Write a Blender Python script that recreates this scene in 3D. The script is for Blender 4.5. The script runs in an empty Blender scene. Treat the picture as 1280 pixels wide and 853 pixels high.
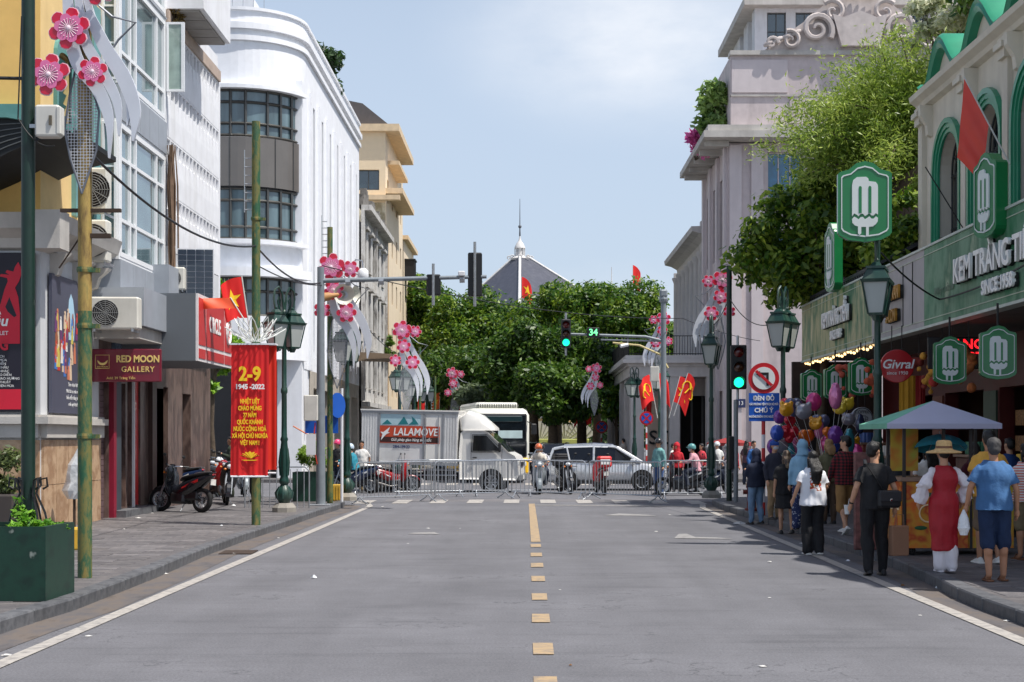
import bpy,bmesh,math,random
import numpy as np
from mathutils import Vector,Matrix,noise as mnoise
random.seed(7);np.random.seed(7)
PI=math.pi
scene=bpy.context.scene
COL=scene.collection
# ------------------------------------------------------------------ camera, sky, sun, exposure
F=1850.0                                   # focal length in photo pixels (photo 1280 wide)
EYE=1.75
cam_d=bpy.data.cameras.new('camera');cam=bpy.data.objects.new('camera',cam_d);COL.objects.link(cam)
cam.location=(0,0,EYE);cam.rotation_euler=(PI/2,0,0)
cam_d.sensor_width=36;cam_d.lens=F/1280*36
cam_d.shift_x=-20/1280;cam_d.shift_y=(548-426.5)/1280
cam_d.clip_start=0.1;cam_d.clip_end=2000
scene.camera=cam
SUN_EL,SUN_AZ=math.radians(64),math.atan2(0.89,-0.45)      # azimuth of the sun from +Y towards +X
sd=Vector((math.sin(SUN_AZ)*math.cos(SUN_EL),math.cos(SUN_AZ)*math.cos(SUN_EL),math.sin(SUN_EL)))
world=bpy.data.worlds.new('World');scene.world=world;world.use_nodes=True
nt=world.node_tree;nt.nodes.clear()
def N(nt,t,**k):
 n=nt.nodes.new(t)
 for a,b in k.items(): setattr(n,a,b)
 return n
wo=N(nt,'ShaderNodeOutputWorld');bg=N(nt,'ShaderNodeBackground');sky=N(nt,'ShaderNodeTexSky')
sky.sky_type='NISHITA';sky.sun_disc=False;sky.sun_elevation=SUN_EL;sky.sun_rotation=SUN_AZ
sky.air_density=1.0;sky.dust_density=2.2;sky.ozone_density=1.6;sky.altitude=0
tc=N(nt,'ShaderNodeTexCoord');mp=N(nt,'ShaderNodeMapping');mp.inputs['Scale'].default_value=(1,1,2.1)
mp.inputs['Location'].default_value=(0.35,0.1,0.12)
nz=N(nt,'ShaderNodeTexNoise');nz.inputs['Scale'].default_value=2.6;nz.inputs['Detail'].default_value=7;nz.inputs['Roughness'].default_value=0.52
rp=N(nt,'ShaderNodeValToRGB');rp.color_ramp.elements[0].position=0.53;rp.color_ramp.elements[1].position=0.80
rp.color_ramp.elements[1].color=(0.45,0.45,0.45,1)
mx=N(nt,'ShaderNodeMix',data_type='RGBA');mx.inputs['B'].default_value=(7.7,7.9,8.3,1)
hs=N(nt,'ShaderNodeMix',data_type='RGBA');hs.inputs['Factor'].default_value=0.6;hs.inputs['B'].default_value=(5.3,6.25,7.6,1)
# haze: pale near the horizon, clearing to blue overhead
sx_=N(nt,'ShaderNodeSeparateXYZ');nt.links.new(tc.outputs['Generated'],sx_.inputs[0]);hzf=N(nt,'ShaderNodeMapRange');hzf.interpolation_type='SMOOTHSTEP'
hzf.inputs['From Min'].default_value=.2;hzf.inputs['From Max'].default_value=.62;hzf.inputs['To Min'].default_value=.68;hzf.inputs['To Max'].default_value=.0
nt.links.new(sx_.outputs['Z'],hzf.inputs['Value']);nt.links.new(hzf.outputs[0],hs.inputs['Factor'])
nt.links.new(tc.outputs['Generated'],mp.inputs['Vector']);nt.links.new(mp.outputs[0],nz.inputs['Vector'])
nt.links.new(nz.outputs['Fac'],rp.inputs[0]);nt.links.new(sky.outputs[0],hs.inputs['A']);nt.links.new(hs.outputs['Result'],mx.inputs['A'])
# a soft cumulus bank standing low over the right roofs
sc_=N(nt,'ShaderNodeVectorMath',operation='MULTIPLY');sc_.inputs[1].default_value=(.62,1,1.25);nt.links.new(tc.outputs['Generated'],sc_.inputs[0])
dsn=N(nt,'ShaderNodeVectorMath',operation='DISTANCE');dsn.inputs[1].default_value=(.075*.62,.965,.262*1.25);nt.links.new(sc_.outputs[0],dsn.inputs[0])
nz2=N(nt,'ShaderNodeTexNoise');nz2.inputs['Scale'].default_value=13;nz2.inputs['Detail'].default_value=8;nz2.inputs['Roughness'].default_value=.55;nt.links.new(mp.outputs[0],nz2.inputs['Vector'])
mr1=N(nt,'ShaderNodeMapRange');mr1.interpolation_type='SMOOTHSTEP';mr1.inputs['From Min'].default_value=.0;mr1.inputs['From Max'].default_value=.10;mr1.inputs['To Min'].default_value=.95;mr1.inputs['To Max'].default_value=0;nt.links.new(dsn.outputs['Value'],mr1.inputs['Value'])
ad1=N(nt,'ShaderNodeMath',operation='MULTIPLY_ADD');ad1.inputs[1].default_value=1.5;ad1.inputs[2].default_value=-.12;nt.links.new(nz2.outputs['Fac'],ad1.inputs[0])
ml1=N(nt,'ShaderNodeMath',operation='MULTIPLY');nt.links.new(mr1.outputs[0],ml1.inputs[0]);nt.links.new(ad1.outputs[0],ml1.inputs[1])
mxm=N(nt,'ShaderNodeMath',operation='MAXIMUM');mxm.use_clamp=True;nt.links.new(ml1.outputs[0],mxm.inputs[0]);nt.links.new(rp.outputs[0],mxm.inputs[1])
nt.links.new(mxm.outputs[0],mx.inputs['Factor']);nt.links.new(mx.outputs['Result'],bg.inputs['Color'])
bg.inputs['Strength'].default_value=0.115
nt.links.new(bg.outputs[0],wo.inputs[0])
sun_d=bpy.data.lights.new('sun','SUN');sun=bpy.data.objects.new('sun',sun_d);COL.objects.link(sun)
sun_d.energy=4.8;sun_d.angle=math.radians(0.55);sun_d.color=(1.0,0.955,0.89)
sun.rotation_euler=(-sd).to_track_quat('-Z','Y').to_euler();sun.location=(30,-20,60)
vs=scene.view_settings;vs.view_transform='Standard';vs.look='None';vs.exposure=0.17;vs.gamma=1;vs.use_curve_mapping=False
scene.cycles.max_bounces=6;scene.cycles.transparent_max_bounces=12
try: scene.cycles.use_denoising=True
except Exception: pass
# ------------------------------------------------------------------ materials
def C(r,g=None,b=None):
 if g is None: g=b=r
 f=lambda v: ((v/255+0.055)/1.055)**2.4 if v > 10 else v/255/12.92
 return (f(r),f(g),f(b),1)
_mc={}
def M(key,rgb=(128,128,128),rough=0.6,metal=0.0,var=0.12,vs=3.0,bump=0.0,bs=30.0,emit=0.0,dirt=0.0,dirtcol=(70,62,52),ds=1.2,coat=0.0,stretch=None,spec=0.5,alpha=1.0,coord='Object'):
 """procedural surface: base colour with noise variation, optional streaky dirt and fine bump"""
 if key in _mc: return _mc[key]
 m=bpy.data.materials.new(key);m.use_nodes=True;t=m.node_tree
 b=t.nodes['Principled BSDF'];col=C(*rgb)
 b.inputs['Roughness'].default_value=rough;b.inputs['Metallic'].default_value=metal
 b.inputs['Coat Weight'].default_value=coat;b.inputs['Specular IOR Level'].default_value=spec
 b.inputs['Alpha'].default_value=alpha
 tcn=N(t,'ShaderNodeTexCoord');src=tcn.outputs[coord]
 mpn=N(t,'ShaderNodeMapping');mpn.inputs['Scale'].default_value=stretch or (1,1,1)
 t.links.new(src,mpn.inputs[0]);out=None
 n1=N(t,'ShaderNodeTexNoise');n1.inputs['Scale'].default_value=vs;n1.inputs['Detail'].default_value=6
 t.links.new(mpn.outputs[0],n1.inputs['Vector'])
 r1=N(t,'ShaderNodeMapRange');r1.inputs['From Min'].default_value=0.3;r1.inputs['From Max'].default_value=0.7
 r1.inputs['To Min'].default_value=1-var;r1.inputs['To Max'].default_value=1+var
 t.links.new(n1.outputs['Fac'],r1.inputs['Value'])
 hv=N(t,'ShaderNodeHueSaturation');hv.inputs['Color'].default_value=col
 t.links.new(r1.outputs[0],hv.inputs['Value']);out=hv.outputs[0]
 if dirt > 0:
  mp2=N(t,'ShaderNodeMapping');mp2.inputs['Scale'].default_value=(1,1,0.18)
  t.links.new(tcn.outputs['Object'],mp2.inputs[0])
  n2=N(t,'ShaderNodeTexNoise');n2.inputs['Scale'].default_value=ds;n2.inputs['Detail'].default_value=8;n2.inputs['Roughness'].default_value=0.65
  t.links.new(mp2.outputs[0],n2.inputs['Vector'])
  r2=N(t,'ShaderNodeMapRange');r2.inputs['From Min'].default_value=0.48;r2.inputs['From Max'].default_value=0.75;r2.inputs['To Max'].default_value=dirt
  t.links.new(n2.outputs['Fac'],r2.inputs['Value'])
  mm=N(t,'ShaderNodeMix',data_type='RGBA');mm.inputs['B'].default_value=C(*dirtcol)
  t.links.new(r2.outputs[0],mm.inputs['Factor']);t.links.new(out,mm.inputs['A']);out=mm.outputs['Result']
 t.links.new(out,b.inputs['Base Color'])
 if emit > 0:
  b.inputs['Emission Color'].default_value=col;b.inputs['Emission Strength'].default_value=emit
 if bump > 0:
  n3=N(t,'ShaderNodeTexNoise');n3.inputs['Scale'].default_value=bs;n3.inputs['Detail'].default_value=5
  t.links.new(mpn.outputs[0],n3.inputs['Vector'])
  bp=N(t,'ShaderNodeBump');bp.inputs['Strength'].default_value=bump;bp.inputs['Distance'].default_value=0.02
  t.links.new(n3.outputs['Fac'],bp.inputs['Height']);t.links.new(bp.outputs[0],b.inputs['Normal'])
 _mc[key]=m
 return m
def leafmat(key,c1=None,c2=None,c3=None):
 if key in _mc: return _mc[key]
 m=bpy.data.materials.new(key);m.use_nodes=True;t=m.node_tree;b=t.nodes['Principled BSDF']
 tcn=N(t,'ShaderNodeTexCoord');n=N(t,'ShaderNodeTexNoise');n.inputs['Scale'].default_value=1.1;n.inputs['Detail'].default_value=4
 g=N(t,'ShaderNodeNewGeometry');ad=N(t,'ShaderNodeMath',operation='MULTIPLY_ADD');ad.inputs[1].default_value=0.5
 t.links.new(g.outputs['Random Per Island'],ad.inputs[0]);t.links.new(tcn.outputs['Object'],n.inputs['Vector']);t.links.new(n.outputs['Fac'],ad.inputs[2])
 r=N(t,'ShaderNodeValToRGB');r.color_ramp.elements[0].position=0.4;r.color_ramp.elements[1].position=1.0
 r.color_ramp.elements[0].color=C(*c1);r.color_ramp.elements[1].color=C(*c2)
 if c3: e=r.color_ramp.elements.new(0.7);e.color=C(*c3)
 t.links.new(ad.outputs[0],r.inputs[0])
 b.inputs['Roughness'].default_value=0.45
 t.links.new(r.outputs[0],b.inputs['Base Color'])
 tr=N(t,'ShaderNodeBsdfTranslucent');ms=N(t,'ShaderNodeMixShader');ms.inputs[0].default_value=0.35
 hv=N(t,'ShaderNodeHueSaturation');hv.inputs['Value'].default_value=1.5;t.links.new(r.outputs[0],hv.inputs['Color']);t.links.new(hv.outputs[0],tr.inputs[0])
 o=t.nodes['Material Output'];t.links.new(b.outputs[0],ms.inputs[1]);t.links.new(tr.outputs[0],ms.inputs[2]);t.links.new(ms.outputs[0],o.inputs[0])
 _mc[key]=m;return m
def rampmat(key,cols,rough=0.7,*a,objvar=0.0,**k):
 m=rampmat_(key,cols,rough,*a,**k)
 if objvar and not m.get('ov'):
  m['ov']=1;t=m.node_tree;b=t.nodes['Principled BSDF'];oi=N(t,'ShaderNodeObjectInfo');mr=N(t,'ShaderNodeMapRange');mr.inputs['To Min'].default_value=1-objvar;mr.inputs['To Max'].default_value=1+objvar;hv=N(t,'ShaderNodeHueSaturation')
  t.links.new(oi.outputs['Random'],mr.inputs['Value']);t.links.new(mr.outputs[0],hv.inputs['Value']);l=b.inputs['Base Color'].links[0];t.links.new(l.from_socket,hv.inputs['Color']);t.links.new(hv.outputs[0],b.inputs['Base Color'])
 return m
def rampmat_(key,cols,rough=0.7,scale=(1,1,1),ns=4,detail=5,rough_n=0.6,lo=0.3,hi=0.7,const=False,bump=0.0,metal=0,dist=0.0):
 """noise driven multi-colour print / patina"""
 if key in _mc: return _mc[key]
 m=bpy.data.materials.new(key);m.use_nodes=True;t=m.node_tree;b=t.nodes['Principled BSDF']
 b.inputs['Roughness'].default_value=rough;b.inputs['Metallic'].default_value=metal
 tcn=N(t,'ShaderNodeTexCoord');mpn=N(t,'ShaderNodeMapping');mpn.inputs['Scale'].default_value=scale
 n=N(t,'ShaderNodeTexNoise');n.inputs['Scale'].default_value=ns;n.inputs['Detail'].default_value=detail;n.inputs['Roughness'].default_value=rough_n;n.inputs['Distortion'].default_value=dist
 r=N(t,'ShaderNodeValToRGB');cr=r.color_ramp
 if const: cr.interpolation='CONSTANT'
 k=len(cols)
 for i,c in enumerate(cols):
  p=lo+(hi-lo)*i/max(1,k-1)
  if i < 2: cr.elements[i].position=p;cr.elements[i].color=C(*c)
  else: e=cr.elements.new(p);e.color=C(*c)
 t.links.new(tcn.outputs['Object'],mpn.inputs[0]);t.links.new(mpn.outputs[0],n.inputs['Vector']);t.links.new(n.outputs['Fac'],r.inputs[0])
 t.links.new(r.outputs[0],b.inputs['Base Color'])
 if bump:
  bp=N(t,'ShaderNodeBump');bp.inputs['Strength'].default_value=bump;bp.inputs['Distance'].default_value=0.01
  t.links.new(n.outputs['Fac'],bp.inputs['Height']);t.links.new(bp.outputs[0],b.inputs['Normal'])
 _mc[key]=m;return m
# ------------------------------------------------------------------ mesh helpers
class MB:
 def __init__(s): s.v=[];s.f=[];s.m=[]
 def add(s,vs,fs,mi=0):
  o=len(s.v);s.v +=[tuple(p) for p in vs];s.f +=[tuple(i+o for i in q) for q in fs];s.m +=[mi]*len(fs);return s
 def box(s,cx,cy,cz,sx,sy,sz,rz=0,mi=0,tilt=None):
  M4=Matrix.Translation((cx,cy,cz)) @ Matrix.Rotation(rz,4,'Z')
  if tilt: M4=M4 @ Matrix.Rotation(tilt[0],4,tilt[1])
  vs=[M4 @ Vector((x*sx/2,y*sy/2,z*sz/2)) for z in (-1,1) for y in (-1,1) for x in (-1,1)]
  return s.add(vs,[(0,2,3,1),(4,5,7,6),(0,1,5,4),(2,6,7,3),(0,4,6,2),(1,3,7,5)],mi)
 def bb(s,x0,x1,y0,y1,z0,z1,mi=0): return s.box((x0+x1)/2,(y0+y1)/2,(z0+z1)/2,abs(x1-x0),abs(y1-y0),abs(z1-z0),mi=mi)
 def rbox(s,cx,cy,cz,sx,sy,sz,r=0.03,mi=0,rz=0):
  """box with chamfered vertical and top edges"""
  r=min(r,sx*0.45,sy*0.45,sz*0.45);pr=[]
  def ring(ix,z):
   hx,hy=sx/2-ix,sy/2-ix;c=r if ix < r else 0.001+r*0.5
   c=min(c,hx*0.9,hy*0.9)
   return [(hx-c,-hy),(hx,-hy+c),(hx,hy-c),(hx-c,hy),(-hx+c,hy),(-hx,hy-c),(-hx,-hy+c),(-hx+c,-hy)],z
  ca,sa=math.cos(rz),math.sin(rz)
  rings=[ring(r*0.6,-sz/2),ring(0,-sz/2+r),ring(0,sz/2-r),ring(r*0.6,sz/2)]
  vs=[(cx+x*ca-y*sa,cy+x*sa+y*ca,cz+z) for rg,z in rings for x,y in rg]
  fs=[tuple(range(7,-1,-1)),tuple(range(24,32))]
  for k in range(3):
   for i in range(8): j=(i+1) % 8;fs.append((k*8+i,k*8+j,k*8+8+j,k*8+8+i))
  return s.add(vs,fs,mi)
 def tube(s,pts,r,n=8,mi=0,caps=True,flat=1.0):
  pts=[Vector(p) for p in pts];k=len(pts);rs=r if isinstance(r,(list,tuple)) else [r]*k
  vs=[];up=None
  for i,p in enumerate(pts):
   d=(pts[min(i+1,k-1)]-pts[max(i-1,0)]).normalized()
   if up is None:
    up=Vector((0,0,1)) if abs(d.z) < 0.9 else Vector((0,1,0))
   a=d.cross(up)
   if a.length < 1e-4: a=d.cross(Vector((1,0.1,0)))
   a.normalize();b=a.cross(d).normalized();up=b
   for j in range(n):
    t=2*PI*j/n;vs.append(p+(a*math.cos(t)+b*math.sin(t)*flat)*rs[i])
  fs=[(i*n+j,i*n+(j+1) % n,(i+1)*n+(j+1) % n,(i+1)*n+j) for i in range(k-1) for j in range(n)]
  if caps: fs +=[tuple(range(n-1,-1,-1)),tuple(range((k-1)*n,k*n))]
  return s.add(vs,fs,mi)
 def lathe(s,prof,n=16,o=(0,0,0),mi=0,sx=1,sy=1,hollow=False):
  vs=[(o[0]+r*math.cos(2*PI*j/n)*sx,o[1]+r*math.sin(2*PI*j/n)*sy,o[2]+z) for r,z in prof for j in range(n)];k=len(prof)
  fs=[(i*n+j,i*n+(j+1) % n,(i+1)*n+(j+1) % n,(i+1)*n+j) for i in range(k-1) for j in range(n)]
  fs +=[((k-1)*n+j,(k-1)*n+(j+1) % n,(j+1) % n,j) for j in range(n)] if hollow else [tuple(range(n-1,-1,-1)),tuple(range((k-1)*n,k*n))]
  return s.add(vs,fs,mi)
 def sph(s,c,r,n=12,m=8,mi=0,rot=None):
  r=r if isinstance(r,(list,tuple)) else (r,r,r);vs=[];c=Vector(c)
  for i in range(1,m):
   a=PI*i/m
   for j in range(n):
    b=2*PI*j/n;p=Vector((r[0]*math.sin(a)*math.cos(b),r[1]*math.sin(a)*math.sin(b),-r[2]*math.cos(a)))
    if rot: p=rot @ p
    vs.append(c+p)
  t0=Vector((0,0,-r[2]));t1=Vector((0,0,r[2]))
  if rot: t0=rot @ t0;t1=rot @ t1
  vs +=[c+t0,c+t1];a0,a1=len(vs)-2,len(vs)-1;fs=[]
  for i in range(m-2):
   for j in range(n): fs.append((i*n+j,i*n+(j+1) % n,(i+1)*n+(j+1) % n,(i+1)*n+j))
  for j in range(n): fs.append((a0,(j+1) % n,j));fs.append((a1,(m-2)*n+j,(m-2)*n+(j+1) % n))
  return s.add(vs,fs,mi)
 def prism(s,poly,y0,y1,mi=0,axis='y'):
  """polygon in (x,z) extruded along y (axis 'y'), in (y,z) along x ('x'), in (x,y) along z ('z')"""
  n=len(poly)
  def mk(a,b,t): return (a,t,b) if axis =='y' else ((t,a,b) if axis =='x' else (a,b,t))
  vs=[mk(a,b,y0) for a,b in poly]+[mk(a,b,y1) for a,b in poly]
  area=sum(poly[i][0]*poly[(i+1) % n][1]-poly[(i+1) % n][0]*poly[i][1] for i in range(n))
  ccw=area > 0;flip=(axis !='y') ^ ccw ^ (y1 < y0)
  f0=tuple(range(n));f1=tuple(range(2*n-1,n-1,-1));sd_=[(i,i+n,(i+1) % n+n,(i+1) % n) for i in range(n)]
  fs=[f0,f1]+sd_
  if flip: fs=[tuple(reversed(q)) for q in fs]
  return s.add(vs,fs,mi)
 def loft(s,rings,mi=0,caps=True):
  n=len(rings[0]);k=len(rings);vs=[p for r in rings for p in r]
  fs=[(i*n+j,i*n+(j+1) % n,(i+1)*n+(j+1) % n,(i+1)*n+j) for i in range(k-1) for j in range(n)]
  if caps: fs +=[tuple(range(n-1,-1,-1)),tuple(range((k-1)*n,k*n))]
  return s.add(vs,fs,mi)
 def mesh(s,name,smooth=False,fix=False):
  me=bpy.data.meshes.new(name);me.from_pydata(s.v,[],s.f)
  if any(s.m): me.polygons.foreach_set('material_index',s.m)
  if fix:
   bm=bmesh.new();bm.from_mesh(me);bmesh.ops.recalc_face_normals(bm,faces=bm.faces);bm.to_mesh(me);bm.free()
  if smooth: me.shade_smooth();
  me.update();return me
def setmats(me,mats):
 for m in (mats if isinstance(mats,(list,tuple)) else [mats]): me.materials.append(m)
def auto_smooth(me,ang=40):
 me.shade_smooth();bm=bmesh.new();bm.from_mesh(me);a=math.radians(ang)
 for e in bm.edges:
  if len(e.link_faces) ==2 and e.calc_face_angle(0) > a: e.smooth=False
 bm.to_mesh(me);bm.free()
def part(name,mb,mat,parent=None,loc=(0,0,0),rz=0,smooth=False,fix=False,kind=None,label=None,rot=None):
 me=mb if isinstance(mb,bpy.types.Mesh) else mb.mesh(name,False,fix)
 if not len(me.materials): setmats(me,mat)
 if smooth and not isinstance(mb,bpy.types.Mesh): auto_smooth(me,45)
 o=bpy.data.objects.new(name,me);COL.objects.link(o);o.parent=parent;o.location=loc
 o.rotation_euler=rot if rot else (0,0,rz)
 if kind: o['kind']=kind
 if label: o['label']=label
 return o
def inst(name,me,parent,loc=(0,0,0),rz=0,rot=None,scale=None):
 o=bpy.data.objects.new(name,me);COL.objects.link(o);o.parent=parent;o.location=loc;o.rotation_euler=rot if rot else (0,0,rz)
 if scale: o.scale=scale
 return o
def thing(name,label,cat,loc=(0,0,0),rz=0,group=None):
 o=bpy.data.objects.new(name,None);COL.objects.link(o);o.empty_display_size=0.2;o.location=loc;o.rotation_euler=(0,0,rz)
 o['label']=label;o['category']=cat
 if group: o['group']=group
 return o
def tag(o,label,cat,group=None):
 o['label']=label;o['category']=cat
 if group: o['group']=group
 return o
def struct(name,mb,mat,**k): return part(name,mb,mat,kind='structure',**k)
def copy_thing(root,loc,rz=0,label=None,group=None,swap=None):
 def cp(o,p):
  c=o.copy();COL.objects.link(c);c.parent=p
  for ch in o.children: cp(ch,c)
  return c
 r=cp(root,None);r.location=loc;r.rotation_euler=(0,0,rz)
 if label: r['label']=label
 if group: r['group']=group;root['group']=group
 return r
def W(px,py,s):
 """place in the world of a point seen at photo pixel (px,py) where one metre spans s pixels"""
 return Vector(((px-660)/s,F/s,EYE+(548-py)/s))
def text_mesh(s,size,extrude=0.004,bold=0.0,sx=1.0,shear=0.0,space=1.0,align='CENTER'):
 cu=bpy.data.curves.new('text','FONT');cu.body=s;cu.size=size;cu.extrude=extrude;cu.offset=bold;cu.align_x=align;cu.align_y='CENTER'
 cu.shear=shear;cu.space_character=space;cu.resolution_u=3
 o=bpy.data.objects.new('text',cu);COL.objects.link(o);dg=bpy.context.evaluated_depsgraph_get()
 me=bpy.data.meshes.new_from_object(o.evaluated_get(dg));bpy.data.objects.remove(o);bpy.data.curves.remove(cu)
 me.transform(Matrix.Diagonal((sx,1,1,1)) if sx !=1 else Matrix.Identity(4))
 me.transform(Matrix.Rotation(PI/2,4,'X'))                       # stands up, read from -Y
 me.materials.clear();return me
def text(s,size,mat,parent,loc,rz=0,name='lettering',**k):
 me=text_mesh(s,size,**k);me.materials.append(mat);o=inst(name,me,parent,loc,rz);o['kind']='stuff';return o
def realize(mb,voxel,smooth_it=3,noise_amp=0.0,noise_s=9.0,name='m'):
 me=mb.mesh(name);o=bpy.data.objects.new(name,me);COL.objects.link(o)
 r=o.modifiers.new('r','REMESH');r.mode='VOXEL';r.voxel_size=voxel;r.use_smooth_shade=True
 if smooth_it: sm=o.modifiers.new('s','SMOOTH');sm.iterations=smooth_it;sm.factor=0.5
 dg=bpy.context.evaluated_depsgraph_get();res=bpy.data.meshes.new_from_object(o.evaluated_get(dg))
 bpy.data.objects.remove(o);bpy.data.meshes.remove(me)
 if noise_amp:
  n=len(res.vertices);co=np.empty(n*3);res.vertices.foreach_get('co',co);co=co.reshape(-1,3)
  no=np.empty(n*3);res.vertices.foreach_get('normal',no);no=no.reshape(-1,3)
  d=np.array([mnoise.noise(Vector((c[0]*noise_s,c[1]*noise_s,c[2]*noise_s*0.7)))+0.5*mnoise.noise(Vector((c[0]*noise_s*2.3+5,c[1]*noise_s*2.3,c[2]*noise_s*1.3))) for c in co])
  co +=no*(d*noise_amp)[:,None];res.vertices.foreach_set('co',co.ravel());res.update()
 res.shade_smooth();res.name=name
 return res
# ------------------------------------------------------------------ foliage
def leaf_cloud(centres,radii,n,size,flat=0.75,shell=0.5,long=1.7,seed=0,droop=0.0):
 """n leaf quads scattered in the clumps (centres, radii), denser towards the clump surface"""
 rg=np.random.default_rng(seed);centres=np.array(centres,float);radii=np.array(radii,float)
 w=radii**2;idx=rg.choice(len(centres),n,p=w/w.sum())
 d=rg.normal(size=(n,3));d /=np.linalg.norm(d,axis=1)[:,None]
 rr=(shell+(1-shell)*rg.random(n)**0.7)
 rr *=0.78+0.45*rg.random(n)
 c=centres[idx]+d*(radii[idx]*rr)[:,None]*np.array([1,1,flat])
 nrm=d*0.55+rg.normal(size=(n,3))*0.55+np.array([0,0,0.45]);nrm /=np.linalg.norm(nrm,axis=1)[:,None]
 a=np.cross(nrm,rg.normal(size=(n,3)));a /=np.linalg.norm(a,axis=1)[:,None]+1e-9
 a[:,2] -=droop;a /=np.linalg.norm(a,axis=1)[:,None]
 b=np.cross(nrm,a);s=size*(0.6+0.8*rg.random(n))
 A=a*(s*long/2)[:,None];B=b*(s/2)[:,None]
 v=np.stack([c-A,c+B*0.8-A*0.1,c+A,c-B*0.8-A*0.1],1).reshape(-1,3)
 return v
def leaf_mesh(name,v,mat):
 n=len(v)//4;me=bpy.data.meshes.new(name);me.vertices.add(len(v));me.vertices.foreach_set('co',v.ravel())
 me.loops.add(n*4);me.loops.foreach_set('vertex_index',np.arange(n*4,dtype=np.int32));me.polygons.add(n)
 me.polygons.foreach_set('loop_start',np.arange(0,n*4,4,dtype=np.int32));me.polygons.foreach_set('loop_total',np.full(n,4,dtype=np.int32))
 me.update(calc_edges=True);me.materials.append(mat);return me
def tree(name,label,loc,crown_c,crown_r,clumps,nleaf,leaf,mat,bark,trunk_r=0.2,seed=1,group=None,flat=0.8,clump_r=(0.28,0.42),shell=0.45,long=1.7,trunk_to=None,droop=0.0,cat='tree'):
 """crown_c relative to loc; crown_r=(rx,ry,rz)"""
 rg=random.Random(seed);t=thing(name,label,cat,loc,0,group);cc=Vector(crown_c);cs=[];rs=[]
 while len(cs) < clumps:
  p=Vector((rg.gauss(0,1),rg.gauss(0,1),rg.gauss(0,1)))
  p=p.normalized()*(rg.random()**0.45)
  if p.z < -0.75: continue
  k=rg.uniform(*clump_r)*min(crown_r[0],crown_r[2])*1.1
  cs.append((cc.x+p.x*crown_r[0]*0.82,cc.y+p.y*crown_r[1]*0.82,cc.z+p.z*crown_r[2]*0.82));rs.append(k)
 part('crown',leaf_mesh('crown',leaf_cloud(cs,rs,nleaf,leaf,flat,shell,long,seed,droop),mat),mat,t,kind='stuff')
 mb=MB();top=Vector(trunk_to) if trunk_to else Vector((cc.x*0.6,cc.y*0.6,cc.z-crown_r[2]*0.35))
 mid=top*0.5+Vector((rg.uniform(-.15,.15),rg.uniform(-.15,.15),0))
 mb.tube([(0,0,0),(0.02,0,0.3),mid,top],[trunk_r*1.35,trunk_r,trunk_r*0.85,trunk_r*0.6],10)
 order=sorted(range(len(cs)),key=lambda i: rg.random())[:min(14,len(cs))]
 for i in order:
  c=Vector(cs[i]);st=mid.lerp(top,rg.uniform(0.5,1.0));m_=st.lerp(c,0.5)+Vector((0,0,-0.1*rs[i]))
  mb.tube([st,m_,c],[trunk_r*0.42,trunk_r*0.25,trunk_r*0.08],6)
 part('trunk',mb,bark,t,smooth=True)
 return t
def bush(name,label,loc,r,n,leaf,mat,seed=1,group=None,cat='shrub',parent=None,clumps=9):
 rg=random.Random(seed);cs=[];rs=[]
 for i in range(clumps):
  cs.append((rg.uniform(-.6,.6)*r[0],rg.uniform(-.6,.6)*r[1],r[2]*rg.uniform(0.35,1.35)));rs.append(min(r)*rg.uniform(.4,.6))
 v=leaf_cloud(cs,rs,n,leaf,0.9,0.3,2.0,seed)
 st=MB()
 for c in cs: st.tube([(c[0]*0.2,c[1]*0.2,0),c],[0.02,0.006],5)
 if parent is not None:
  p=part(name,leaf_mesh(name,v,mat),mat,parent,loc);p['kind']='stuff';return p
 t=thing(name,label,cat,loc,0,group);part('foliage',leaf_mesh('foliage',v,mat),mat,t,kind='stuff');part('stem',st,M('bark'),t);return t
# ------------------------------------------------------------------ common materials
mAsphalt=None
M('bark',(84,72,58),0.9,var=0.3,vs=8,bump=0.6,bs=25)
WHITE=M('white paint',(222,224,228),0.55,var=0.05,dirt=0.2,dirtcol=(150,148,140))
PLASTER=M('white render',(228,229,232),0.7,var=0.05,bump=0.05,bs=60,dirt=0.28,dirtcol=(165,160,150))
YPLASTER=M('yellow render',(228,196,136),0.8,var=0.06,bump=0.1,dirt=0.2,dirtcol=(170,130,80))
STEEL=M('galvanised steel',(176,180,184),0.38,0.75,var=0.12,vs=20)
GREYP=M('grey post paint',(132,140,146),0.5,0.2,var=0.1,vs=6,dirt=0.3)
DKGREEN=M('dark green enamel',(17,58,50),0.42,0.0,var=0.2,vs=7,dirt=0.35,dirtcol=(120,128,112),ds=5,coat=0.2)
BLACK=M('black metal',(26,27,29),0.5,var=0.2)
RUBBER=M('black rubber',(22,22,23),0.85,var=0.2,bump=0.2,bs=60)
GLASS=M('window glass',(44,62,72),0.06,0.0,var=0.35,vs=0.7,spec=1.0,coat=1.0)
GLASSD=M('dark car glass',(14,16,19),0.08,0.0,var=0.1,spec=0.5,coat=.25)
STONE=M('grey stone trim',(186,182,176),0.8,var=0.1,vs=2,bump=0.2,dirt=0.35)
CHROME=M('chrome',(200,202,205),0.15,1.0,var=0.03)
SKINM=M('skin tone',(196,148,118),0.55,var=0.06,vs=12)
HAIRM=M('black hair',(20,17,16),0.42,var=0.4,vs=30,stretch=(6,6,0.6),bump=0.4,bs=40)
RED=M('red flag cloth',(212,24,22),0.75,var=0.07)
GOLD=M('yellow print',(250,205,30),0.6,var=0.03)
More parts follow.
